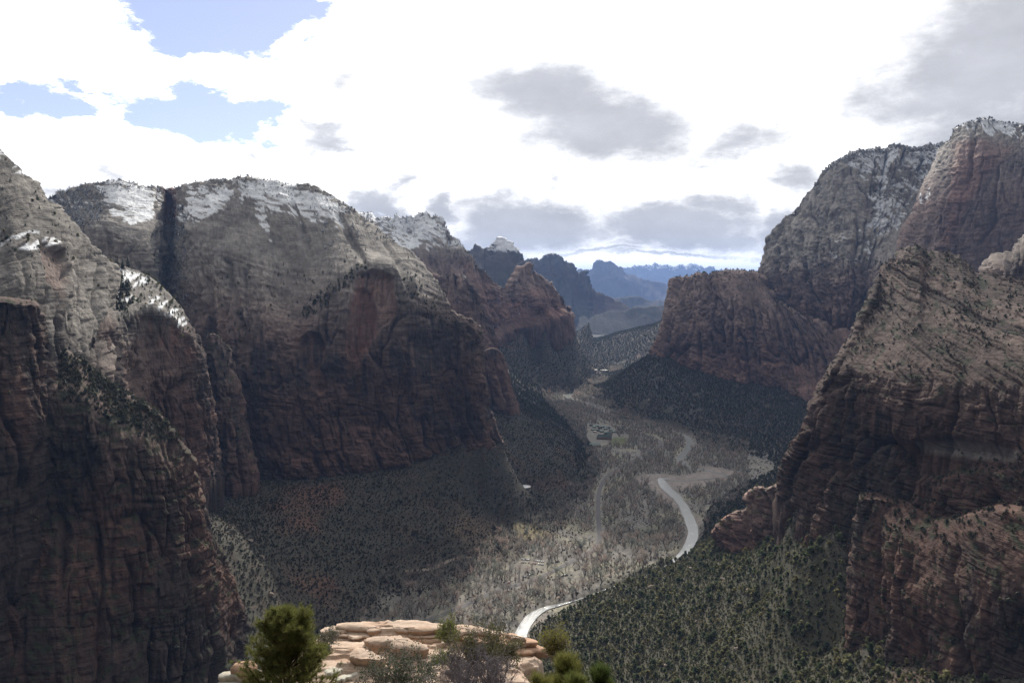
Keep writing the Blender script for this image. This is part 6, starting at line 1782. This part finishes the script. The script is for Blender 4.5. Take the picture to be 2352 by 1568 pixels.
def slab(poly, z, th, color, seed, bevel=.05, dome=.03, n=64, tilt=(0, 0), rag=.11, under=.10):
    O = outline(plane_pt(*np.array(poly, float).T, z)[:, :2], n)
    c = O.mean(0)
    a = np.arange(n)
    jag = rag * (pn(O[:, 0] * 3 + seed, O[:, 1] * 3, 1.3) + .6 * pn(O[:, 0] * 9 + seed, O[:, 1] * 9, 4.3) + .5 * (hash1(np.floor(a / 4.0) + seed * 13, 3) - .5))
    d = O - c; d /= np.linalg.norm(d, axis=1, keepdims=True) + 1e-9
    O = O + d * jag[:, None]
    rows = []
    prof = [(-.5 * under - .03, -th * 2.2), (-.4 * under, -th), (-.02, -th * .7), (0.0, -th * .35), (0.0, -.012), (-.02, 0.0)]
    for ins, dz in prof:
        w = .02 * pn(O[:, 0] * 5 + seed, O[:, 1] * 5, dz * 14 + seed)
        rows.append(np.column_stack([O + d * (ins + w)[:, None], np.full(n, z + dz)]))
    for f in (.85, .65, .42, .2, .03):
        q = c + (rows[-1][:, :2] - c) * 1.0 if False else c + (O - c) * f
        zz = z + dome * .7 * (1 - f * f) + .008 * pn(q[:, 0] * 1.4 + seed, q[:, 1] * 1.4, 2.2) + .012 * pn(q[:, 0] * 5, q[:, 1] * 5, seed + .2)
        # thin flakes: steps on the top surface
        zz = zz + .018 * np.floor(3.5 * (pn(q[:, 0] * .9 + seed, q[:, 1] * 2.2, 7.7) + .5)) * (f < .9)
        rows.append(np.column_stack([q, zz]))
    G = np.array(rows)
    G[..., 2] += (G[..., 0] - c[0]) * tilt[0] + (G[..., 1] - c[1]) * tilt[1]
    i = np.arange(G.shape[0] * n).reshape(-1, n); j = np.roll(i, -1, 1)
    F = np.stack([i[:-1], j[:-1], j[1:], i[1:]], -1).reshape(-1, 4)
    V = G.reshape(-1, 3)
    C = np.broadcast_to(color, V.shape) * (1 + .18 * fbm(V[:, 0] * 1.5 + seed, V[:, 1] * 1.5, V[:, 2] * 6, 3))[:, None]
    side = np.repeat(np.arange(G.shape[0]) < 5, n)
    C = np.where(side[:, None], C * .6 + RUST * .4, C)
    me = mesh_from('slab', V, F, M_LEDGE, np.clip(C, 0, 1), smooth=False)
    return me

# the body of the ledge: a rock column whose top is the ledge
edge = [(470,1600),(492,1566),(504,1549),(562,1538),(650,1492),(738,1441),(770,1435),(866,1430),(930,1428),(1000,1436),(1070,1443),(1150,1454),(1215,1471),(1250,1490),(1236,1504),(1206,1512),(1225,1545),(1290,1600)]
E = plane_pt(*np.array(edge, float).T, ZT - .10)[:, :2]
E = np.vstack([E, [(3.2, 13.0), (2.5, 6.0), (-7.5, 6.0), (-8.5, 14.0)]])
O = outline(E, 300); c0 = O.mean(0); d0 = O - c0; d0 /= np.linalg.norm(d0, axis=1, keepdims=True)
rows = []
for ins, z in [(-3.0, -1.3), (-1.2, -1.3), (-.5, -1.2), (-.12, -1.0), (0, -.7), (-.1, -.95), (-.35, -1.1), (-.2, -1.5), (-.55, -1.7), (-.45, -2.6), (-.8, -2.9), (-.3, -5), (.2, -9), (1, -18), (3, -40), (12, -110), (60, -260)]:
    k = np.clip(abs(z) / 4, .04, 2.0)
    w = k * .5 * fbm(O[:, 0] / (1.2 + k) + 5, O[:, 1] / (1.2 + k), z / (1 + k), 4) + .12 * pn(O[:, 0] * 2, O[:, 1] * 2, z * 3)
    f = O + d0 * (ins + (w if z < -.35 else 0 * w))[:, None]
    if ins <= -3: f = c0 + (O - c0) * .35
    elif ins <= -1: f = c0 + (O - c0) * .8
    zz = ZT + z + (.06 * fbm(f[:, 0] * 1.2, f[:, 1] * 1.2, .3, 3) if z > -.3 else 0)
    # the left end of the ledge steps down towards the viewer
    zz = zz - .25 * sstep(-4.9, -5.9, f[:, 0])
    rows.append(np.column_stack([f, np.broadcast_to(zz, len(f))]))
rows = [np.column_stack([c0 + (O - c0) * .02, np.full(300, ZT - 1.3)])] + rows
G = np.array(rows); i = np.arange(G.shape[0] * 300).reshape(-1, 300); j = np.roll(i, -1, 1)
V = G.reshape(-1, 3)
C = np.broadcast_to(TAN * .9, V.shape) * (1 + .3 * fbm(V[:, 0], V[:, 1], V[:, 2] * 2, 4))[:, None]
C = lerp(C, RUST * .8 + 0 * C, sstep(ZT - .5, ZT - 1.6, V[:, 2]))
ledge = link('ledge', mesh_from('ledge', V, np.stack([i[:-1], j[:-1], j[1:], i[1:]], -1).reshape(-1, 4), M_LEDGE, np.clip(C, 0, 1)), kind='structure', label='sunlit sandstone ledge at the brink below the viewpoint')

SLABS = [
 ([(766,1431),(800,1428),(863,1426),(919,1423),(964,1423),(1002,1430),(1030,1434),(1010,1445),(960,1449),(900,1447),(850,1449),(800,1444),(764,1436)], .06, .16, TAN, .02),
 ([(1000,1434),(1063,1438),(1104,1442),(1150,1449),(1140,1458),(1080,1456),(1020,1450)], .03, .15, TAN, .02),
 ([(1040,1452),(1100,1450),(1150,1451),(1184,1456),(1218,1467),(1230,1475),(1180,1480),(1110,1474),(1050,1464)], -.06, .17, RUST * 1.1, .02),
 ([(1090,1474),(1160,1470),(1218,1470),(1249,1486),(1258,1494),(1200,1500),(1130,1490)], -.22, .20, RUST, .02),
 ([(738,1437),(764,1434),(790,1442),(800,1452),(770,1458),(742,1450)], -.03, .14, TAN, .02),
 ([(778,1446),(820,1447),(838,1452),(862,1450),(868,1456),(842,1462),(800,1464),(776,1458)], -.06, .13, TAN * 1.03, .02),
 ([(846,1452),(910,1450),(980,1452),(1014,1456),(1000,1463),(930,1464),(860,1462)], -.08, .12, TAN, .02),
 ([(868,1460),(930,1462),(1006,1462),(1018,1468),(980,1474),(910,1472)], -.16, .12, RUST * 1.15, .02),
 ([(900,1470),(970,1472),(1020,1472),(1024,1480),(980,1484),(930,1480)], -.24, .13, TAN * .9, .02),
 ([(940,1482),(1000,1482),(1030,1486),(1020,1496),(960,1494)], -.34, .16, RUST, .02),
 ([(836,1467),(856,1462),(900,1463),(940,1468),(972,1479),(978,1488),(950,1492),(905,1488),(860,1479)], .02, .26, TAN * .95, .08),
 ([(742,1482),(760,1474),(800,1472),(842,1476),(885,1488),(930,1492),(970,1497),(960,1503),(900,1503),(840,1496),(790,1492),(750,1492)], -.18, .17, TAN * 1.03, .02),
 ([(806,1494),(814,1486),(836,1489),(862,1498),(888,1509),(880,1515),(840,1512),(804,1508)], -.04, .24, TAN, .04),
 ([(740,1490),(770,1490),(802,1497),(800,1505),(760,1506),(742,1503)], -.24, .15, TAN * 1.0, .02),
 ([(880,1502),(940,1500),(1000,1503),(1030,1508),(1000,1516),(930,1514)], -.30, .16, TAN, .02),
 ([(1000,1502),(1050,1508),(1085,1520),(1112,1534),(1090,1546),(1040,1532),(1000,1518)], -.36, .2, TAN, .03),
 ([(660,1512),(740,1506),(800,1510),(880,1518),(960,1530),(1010,1550),(1000,1590),(820,1600),(650,1600),(620,1550)], -.44, .25, PALE, .03),
 ([(740,1543),(770,1534),(800,1528),(806,1533),(786,1544),(750,1552)], -.33, .13, PALE, .02),
 ([(764,1558),(800,1549),(826,1543),(822,1551),(790,1562),(766,1570)], -.36, .12, PALE, .02),
 ([(496,1553),(503,1546),(540,1541),(580,1536),(606,1540),(600,1551),(556,1553),(516,1557)], -.50, .17, PALE, .02),
 ([(482,1572),(512,1558),(560,1554),(612,1553),(660,1560),(650,1600),(560,1610),(480,1600)], -.66, .22, PALE * .98, .02),
 ([(530,1532),(545,1522),(570,1515),(590,1520),(590,1536),(556,1540)], -.30, .4, RUST * 1.1, .10),
 ([(726,1470),(742,1462),(762,1460),(770,1468),(748,1476)], -.16, .2, TAN, .05),
 ([(1095,1446),(1120,1446),(1128,1450),(1108,1453)], .06, .09, TAN, .01),
 ([(905,1440),(940,1438),(960,1441),(930,1445)], .10, .07, TAN * 1.04, .01),
 ([(820,1437),(860,1435),(880,1438),(850,1442)], .09, .06, TAN * 1.04, .01),
 ([(1160,1458),(1190,1459),(1204,1466),(1176,1466)], .00, .10, TAN, .02),
 ([(1060,1462),(1090,1463),(1100,1469),(1070,1470)], -.04, .09, RUST * 1.2, .01),
]
# flaking top of the ledge: thin plates that step up towards the rim
gx = np.linspace(-6.6, 1.4, 300); gy = np.linspace(16.2, 22.7, 260)
TX, TY = np.meshgrid(gx, gy)
f = .11 * (TY - 19.0) + .30 * fbm(TX * .42, TY * .95, 3.3, 3) + .10 * fbm(TX * 1.4, TY * 2.8, 4.4, 3) + .02 * fbm(TX * 6, TY * 7, 5.5, 2)
lev = f * 15.0; fl = np.floor(lev); fr_ = lev - fl
TZ = ZT - .42 + .062 * (fl + sstep(.86, 1.0, fr_)) * (.75 + .5 * hash1(fl, 4)) + .012 * fbm(TX * 3, TY * 3, 6.6, 3)
TZ = np.minimum(TZ, ZT + .05 + .02 * pn(TX, TY, .4)) - .30 * sstep(-4.9, -5.9, TX) * sstep(20.6, 19.6, TY)
def poly_sd(x, y, Pq):
    ins = np.zeros(x.shape, bool); dd = np.full(x.shape, 1e9)
    for (x0, y0), (x1, y1) in zip(Pq, np.roll(Pq, -1, 0)):
        ins ^= ((y0 > y) != (y1 > y)) & (x < (x1 - x0) * (y - y0) / (y1 - y0 + 1e-9) + x0)
        ex, ey = x1 - x0, y1 - y0
        t = np.clip(((x - x0) * ex + (y - y0) * ey) / (ex * ex + ey * ey + 1e-9), 0, 1)
        dd = np.minimum(dd, np.hypot(x - x0 - t * ex, y - y0 - t * ey))
    return np.where(ins, dd, -dd)
sd = poly_sd(TX, TY, E) + .10 * fbm(TX * 2.2, TY * 2.2, 9.9, 3)
TZ = TZ - .10 * sstep(.22, .05, sd) - 1.3 * sstep(.03, -.12, sd)
TC = lerp(np.broadcast_to(TAN, TX.shape + (3,)), PALE + 0 * TAN, sstep(19.3, 18.3, TY + .6 * fbm(TX, TY, 1.1, 2)) * .9)
TC = lerp(TC, RUST + 0 * TC, .55 * sstep(.0, .35, fbm(TX * .9, TY * 1.4, 2.1, 3)) * sstep(18.4, 19.4, TY))
TC = TC * (.9 + .2 * hash1(fl, 9))[..., None]
keepq = (sd > -.30)
FQ = grid_faces(*TX.shape); FQ = FQ[keepq.ravel()[FQ].all(1)]
link('flaking_surface', mesh_from('flaking_surface', np.stack([TX, TY, TZ], -1).reshape(-1, 3), FQ, M_LEDGE, np.clip(TC, 0, 1).reshape(-1, 3), smooth=False), ledge)
KEEP = {0, 1, 2, 3, 4, 5, 6, 7, 8, 9, 11, 13, 14, 10, 12, 15, 17, 18, 19, 20, 21, 22, 23, 24, 25, 26, 27}
for k, (poly, dz, th, colr, dome) in enumerate(SLABS):
    if k not in KEEP: continue
    link('slab', slab(poly, ZT + dz - .05, th * (.45 if k < 10 else .8), colr, k + 1, dome=(0.0 if k < 10 else dome), rag=(.17 if k < 12 else .10), bevel=min(.05, th * .3)), ledge)
# loose flakes of stone
Rf = np.random.RandomState(77)
for k in range(80):
    px_ = Rf.uniform(750, 1180); py_ = 1436 + (px_ - 900).__abs__() * .03 + Rf.uniform(4, 62)
    if px_ > 1050: py_ = Rf.uniform(1452, 1480)
    s = Rf.uniform(2.5, 9)
    poly = [(px_ + s * cos(a) * Rf.uniform(.7, 1.2), py_ + .42 * s * sin(a) * Rf.uniform(.7, 1.2)) for a in np.linspace(0, 6.28, 7)[:-1]]
    me = slab(poly, ZT - .05 - .0045 * (py_ - 1436), Rf.uniform(.04, .09), [TAN, RUST, TAN * 1.05][k % 3], 50 + k, n=12, dome=.01, bevel=.012, rag=.02, under=.01)
    link('stone', me, ledge)

# ---- pine
M_NEEDLE = leafy('pine_needles', (0.130, 0.150, 0.048), 0.28, 0.45, rough=0.55)
M_PBARK = plain('pine_bark', (0.075, 0.050, 0.036), 0.95, 0.3, 14.0)
def tuft_into(mb, P, D, n, L, wid, r, spread=.55):
    """needles: thin triangles spreading from P about D"""
    m = len(P)
    dirs = np.repeat(D, n, 0) + spread * r.normal(size=(m * n, 3)); dirs /= np.linalg.norm(dirs, axis=1, keepdims=True)
    base = np.repeat(P, n, 0) - np.repeat(D, n, 0) * (r.rand(m * n, 1) * L * .5)
    side = np.cross(dirs, unit(m * n, r)); side *= (wid / (np.linalg.norm(side, axis=1, keepdims=True) + 1e-9))
    mb.tris(base, side, dirs * (L * r.uniform(.7, 1.15, (m * n, 1))), 0)

def pine(name, base, H, W, label, seed, whorls=19, needles=30, nl=.145, wid=.0042, low=.04, spread=.55, upb=.35):
    r = np.random.RandomState(seed)
    e = bpy.data.objects.new(name, None); col.objects.link(e); e.location = base
    e['label'] = label; e['category'] = 'pine tree'
    tk = MB(); br = MB(); cr = MB()
    zt = np.linspace(-.15, H * .97, 12)
    trunk = np.column_stack([.05 * np.sin(zt * 2.1 + seed), .05 * np.cos(zt * 1.7 + seed), zt]); 
    tk.tube(trunk, np.linspace(.075, .012, 12) * H / 2.7, 10, 0)
    for wv in range(whorls):
        f = low + (1 - low) * (wv + r.rand() * .6) / whorls
        z0 = f * H * .93
        prof = (1 - f) ** .48 * (1.0 if f > .18 else .86 + f * .8)
        for b in range(r.randint(4, 7)):
            a = r.rand() * 6.28
            L = W * .5 * (prof + .06) * r.uniform(.72, 1.12)
            el = .25 + .75 * f + r.normal() * .15
            d = np.array([cos(a) * cos(el), sin(a) * cos(el), sin(el)])
            p = np.array([np.interp(z0, zt, trunk[:, 0]), np.interp(z0, zt, trunk[:, 1]), z0])
            pts = [p]; n = 6
            for i in range(n):
                d = d + np.array([0, 0, .10]) + .07 * r.normal(size=3); d /= np.linalg.norm(d); p = p + d * L / n; pts.append(p)
            pts = np.array(pts)
            br.tube(pts, np.linspace(.022, .006, n + 1) * (.5 + prof) * H / 2.7, 5, 0)
            m = int(7 + 16 * prof)
            t = (.28 + .72 * r.rand(m) ** .7) * n; i0 = np.minimum(t.astype(int), n - 1)
            q = pts[i0] + (pts[i0 + 1] - pts[i0]) * (t - i0)[:, None]
            dd = pts[i0 + 1] - pts[i0]; dd /= np.linalg.norm(dd, axis=1, keepdims=True)
            off = unit(m, r) * np.array([1, 1, .6]); side = off - dd * np.sum(off * dd, 1, keepdims=True)
            side /= np.linalg.norm(side, axis=1, keepdims=True)
            ln = (.06 + .24 * r.rand(m)) * (.35 + prof) * H / 2.7
            tip = q + (side * .8 + dd * .55 + np.array([0, 0, .25])) * ln[:, None]
            for s0, s1 in zip(q[::1], tip[::1]): br.tube([s0, s1], [.005, .003], 3, 0)
            D = (tip - q); D /= np.linalg.norm(D, axis=1, keepdims=True); D = D + np.array([0, 0, upb]); D /= np.linalg.norm(D, axis=1, keepdims=True)
            tuft_into(cr, tip, D, needles, nl, wid, r, spread)
            tuft_into(cr, q + side * .02, D, needles // 2, nl, wid, r)
            tuft_into(cr, pts[-2:], np.repeat(d[None], 2, 0), needles, nl, wid, r)
    tuft_into(cr, trunk[-3:], np.repeat(np.array([[0, 0, 1.0]]), 3, 0), needles * 2, nl, wid, r)
    link('trunk', tk.mesh('pine_trunk', M_PBARK, True), e)
    link('branches', br.mesh('pine_branches', M_PBARK), e)
    link('crown', cr.mesh('pine_crown', M_NEEDLE), e)
    return e
pb = at(660, 1650, 18.0); top = at(660, 1412, 18.0)
pine('pine_tree', pb, top[2] - pb[2] + .04, 2.75, 'bushy young green pine standing at the left end of the sandstone ledge', 5)
def pine_at(px, py, Y, H, W, label, seed, **k):
    t_ = at(px, py, Y); pine('pine_tree', t_ - np.array([0, 0, H]), H, W, label, seed, **k)
pine_at(1295, 1502, 12.5, 1.9, .80, 'upright pine top with the highest leader at the lower edge right of the bushes', 11, whorls=7, needles=34, nl=.20, wid=.0035, spread=.30, upb=1.0)
pine_at(1372, 1528, 12.8, 1.6, .62, 'rightmost pine top poking up at the lower edge', 12, whorls=6, needles=34, nl=.20, wid=.0035, spread=.30, upb=1.0)
pine_at(1236, 1548, 12.0, 1.5, .60, 'low pine top at the lower edge nearest the dead bush', 13, whorls=6, needles=34, nl=.20, wid=.0035, spread=.30, upb=1.0)
pine_at(1325, 1545, 11.5, 1.4, .60, 'pine top between the tallest leader and the rightmost one', 14, whorls=6, needles=34, nl=.20, wid=.0035, spread=.30, upb=1.0)

# ---- bushes
M_STEM = plain('pale_dead_stem', (0.30, 0.27, 0.26), 0.9, 0.2, 8.0)
M_STEMV = plain('grey_violet_stem', (0.185, 0.165, 0.175), 0.9, 0.25, 8.0)
M_LEAFG = leafy('grey_green_leaves', (0.115, 0.125, 0.075), 0.35, 0.35)
M_LEAFY = leafy('yellow_green_leaves', (0.125, 0.150, 0.035), 0.30, 0.45)
M_LEAFO = leafy('olive_leaves', (0.088, 0.098, 0.045), 0.30, 0.35)
def bush(px, py, Y, H, W, label, seed, leaf_mat=None, stem_mat=None, leaves=2600, leaf=.016, stems=26, lev=3, cat='bush', leaf_lo=.25):
    r = np.random.RandomState(seed)
    b0 = at(px, py, Y)
    e = bpy.data.objects.new('bush', None); col.objects.link(e); e.location = b0; e['label'] = label; e['category'] = cat
    st = MB(); tips = []; tdir = []
    def grow(p, d, L, rad, k):
        n = 4; pts = [p]
        for i in range(n):
            d = d + .22 * r.normal(size=3) + np.array([0, 0, .05]); d /= np.linalg.norm(d); p = p + d * L / n; pts.append(p)
            if k >= lev - 1: tips.append(p); tdir.append(d)
        st.tube(pts, np.linspace(rad, rad * .55, n + 1), 4 if k < 2 else 3, 0)
        if k >= lev: return
        for c in range(4 if k else 3):
            s = unit(1, r)[0]; nd = d * .7 + .75 * s + np.array([0, 0, .2]); nd /= np.linalg.norm(nd)
            grow(pts[r.randint(1, n + 1)], nd, L * r.uniform(.5, .75), rad * .6, k + 1)
    for s in range(stems):
        a = r.rand() * 6.28; el = r.uniform(.45, 1.35)
        d = np.array([cos(a) * cos(el), sin(a) * cos(el), sin(el)])
        grow(np.array([.12 * W * cos(a), .12 * W * sin(a), 0]), d, .5 * (H * sin(el) + W * .5 * cos(el)), .012, 0)
    T = np.array(tips)
    sc = np.array([W * .5 / np.percentile(np.abs(T[:, :2]), 97), W * .5 / np.percentile(np.abs(T[:, :2]), 97), H / np.percentile(T[:, 2], 98)])
    st.v = [v * sc for v in st.v]; T = T * sc
    link('stems', st.mesh('bush_stems', stem_mat or M_STEM), e)
    if leaf_mat is not None and leaves:
        k = r.randint(0, len(T), leaves)
        P = T[k] + r.normal(0, .028, (leaves, 3)); P = P[P[:, 2] > H * leaf_lo * r.rand(len(P))]; m = len(P)
        A = unit(m, r) * (leaf * r.uniform(.7, 1.3, m))[:, None]; B = np.cross(A, unit(m, r)); B *= (leaf * .62 / (np.linalg.norm(B, axis=1) + 1e-9))[:, None]
        lv = MB(); lv.cards(P, A, B, 0)
        link('leaves', lv.mesh('bush_leaves', leaf_mat), e)
    return e
bush(930, 1620, 13.2, .95, 1.35, 'grey green leafy bush with pale twigs at the lower edge in front of the ledge', 21, M_LEAFG, M_STEM, 5200, .015)
bush(1105, 1618, 13.0, .80, 1.35, 'leafless grey violet twiggy bush at the lower edge beside the leafy one', 22, None, M_STEMV, 0, stems=46, lev=3)
bush(1045, 1562, 14.2, .58, .62, 'bare grey bush tangled behind the larger dead one', 23, None, M_STEMV, 0, stems=26, lev=3)
bush(1118, 1552, 14.6, .86, 1.20, 'olive green shrub growing against the right side of the ledge', 24, M_LEAFO, M_STEM, 7500, .015)
bush(1032, 1480, 20.2, .72, .62, 'bright yellow green shrub standing on the ledge rim', 25, M_LEAFY, M_STEM, 2600, .017)
bush(757, 1476, 20.0, .34, .56, 'small grey shrub on the ledge right of the pine', 26, M_LEAFG, M_STEM, 1300, .012, stems=18)
bush(1280, 1512, 15.0, .62, .55, 'olive shrub behind the tallest pine top', 27, M_LEAFY, M_STEM, 2600, .014)
bush(1025, 1520, 17.2, .20, .62, 'low green plant at the foot of the ledge slabs', 28, M_LEAFY, M_STEM, 1500, .013, stems=18, lev=2)
bush(745, 1500, 19.0, .30, .40, 'scrubby tuft half hidden behind the pine', 29, M_LEAFO, M_STEM, 900, .012, stems=14, lev=2)
# ------------------------------------------------------------------ the air
def build_haze():
    lo, hi = 1e9, -1e9
    for o in scene.objects:
        if o.type == 'MESH' and len(o.data.vertices):
            a = np.empty(len(o.data.vertices) * 3, np.float32); o.data.vertices.foreach_get('co', a)
            zz = a[2::3] + (o.location.z if o.parent is None else o.location.z + o.parent.location.z)
            lo = min(lo, zz.min()); hi = max(hi, zz.max())
    X, Y0, Y1, Z0, Z1 = 62000.0, -2500.0, 62000.0, lo - 1.0, max(hi, CAM[2]) + 12.0
    V = [(x, y, z) for z in (Z0, Z1) for y in (Y0, Y1) for x in (-X, X)]
    F = [(0, 2, 3, 1), (4, 5, 7, 6), (0, 1, 5, 4), (2, 6, 7, 3), (0, 4, 6, 2), (1, 3, 7, 5)]
    m = bpy.data.materials.new('hazy_air'); m.use_nodes = True
    nt = m.node_tree; nt.nodes.clear(); N = Nodes(nt)
    v = N.new('ShaderNodeVolumePrincipled')
    v.inputs['Color'].default_value = (0.34, 0.53, 1.0, 1)
    v.inputs['Density'].default_value = HAZE_DENSITY
    v.inputs['Anisotropy'].default_value = 0.25
    o = N.new('ShaderNodeOutputMaterial'); nt.links.new(v.outputs[0], o.inputs['Volume'])
    me = mesh_from('haze', np.array(V), np.array(F), m, smooth=False)
    link('haze', me, kind='stuff', label='blue haze that fills the canyon air', category='haze')
HAZE_DENSITY = 2.4e-5
build_haze()
# ------------------------------------------------------------------ cumulus out of view up-sun (outside the haze), added to shade the canyon floor in patches
def cloud_material():
    m = bpy.data.materials.new('cloud_vapour'); m.use_nodes = True
    nt = m.node_tree; nt.nodes.clear(); N = Nodes(nt)
    pos = N.new('ShaderNodeNewGeometry').outputs['Position']
    f, _ = N.noise(pos, 0.004, 6, 0.6)
    v = N.ramp(f, .3, .7, .72, .92, False)
    d = N.new('ShaderNodeBsdfDiffuse'); N.put(d.inputs['Color'], N.comb(v, v, v))
    t = N.new('ShaderNodeBsdfTranslucent'); t.inputs['Color'].default_value = (.8, .8, .82, 1)
    mx = N.new('ShaderNodeMixShader'); mx.inputs[0].default_value = 0.3
    nt.links.new(d.outputs[0], mx.inputs[1]); nt.links.new(t.outputs[0], mx.inputs[2])
    o = N.new('ShaderNodeOutputMaterial'); nt.links.new(mx.outputs[0], o.inputs[0])
    return m
M_CLOUD = cloud_material()
CLOUD_H = 5200.0
def cumulus(tx, ty, rx, ry, seed, label, n=60, tz=0.0, H=CLOUD_H):
    """a cloud whose shadow falls about the point (tx, ty, tz)"""
    r = np.random.RandomState(seed); mb = MB(); LV, LF = lump()
    k = (H - tz) / SUN_DIR[2]
    c = np.array([tx, ty, tz]) + SUN_DIR * k
    for i in range(n):
        a = r.rand() * 6.28; q = math.sqrt(r.rand())
        p = np.array([rx * q * cos(a), ry * q * sin(a), 0.0])
        s = (0.16 + 0.20 * r.rand()) * min(rx, ry) * (1.25 - .6 * q)
        W = LV * np.array([s * 1.25, s * 1.1, s * .55])
        W = W + (s * .16) * pn(W[:, 0] / s * 1.7 + i, W[:, 1] / s * 1.7, W[:, 2] / s * 1.7 + seed)[:, None] * LV
        W[:, 2] = np.maximum(W[:, 2], -s * .22)
        mb.add(W + p + np.array([0, 0, s * .2]), LF, 0)
    o = link('cloud', mb.mesh('cloud', M_CLOUD, smooth=True), kind='structure', label=label)
    o.location = c
    return o
cumulus(420, 2240, 980, 760, 1, 'broad cumulus out of view, added to shade the middle canyon', 80)
cumulus(900, 1650, 420, 330, 2, 'small cumulus out of view, added to shade the right wall', 40)
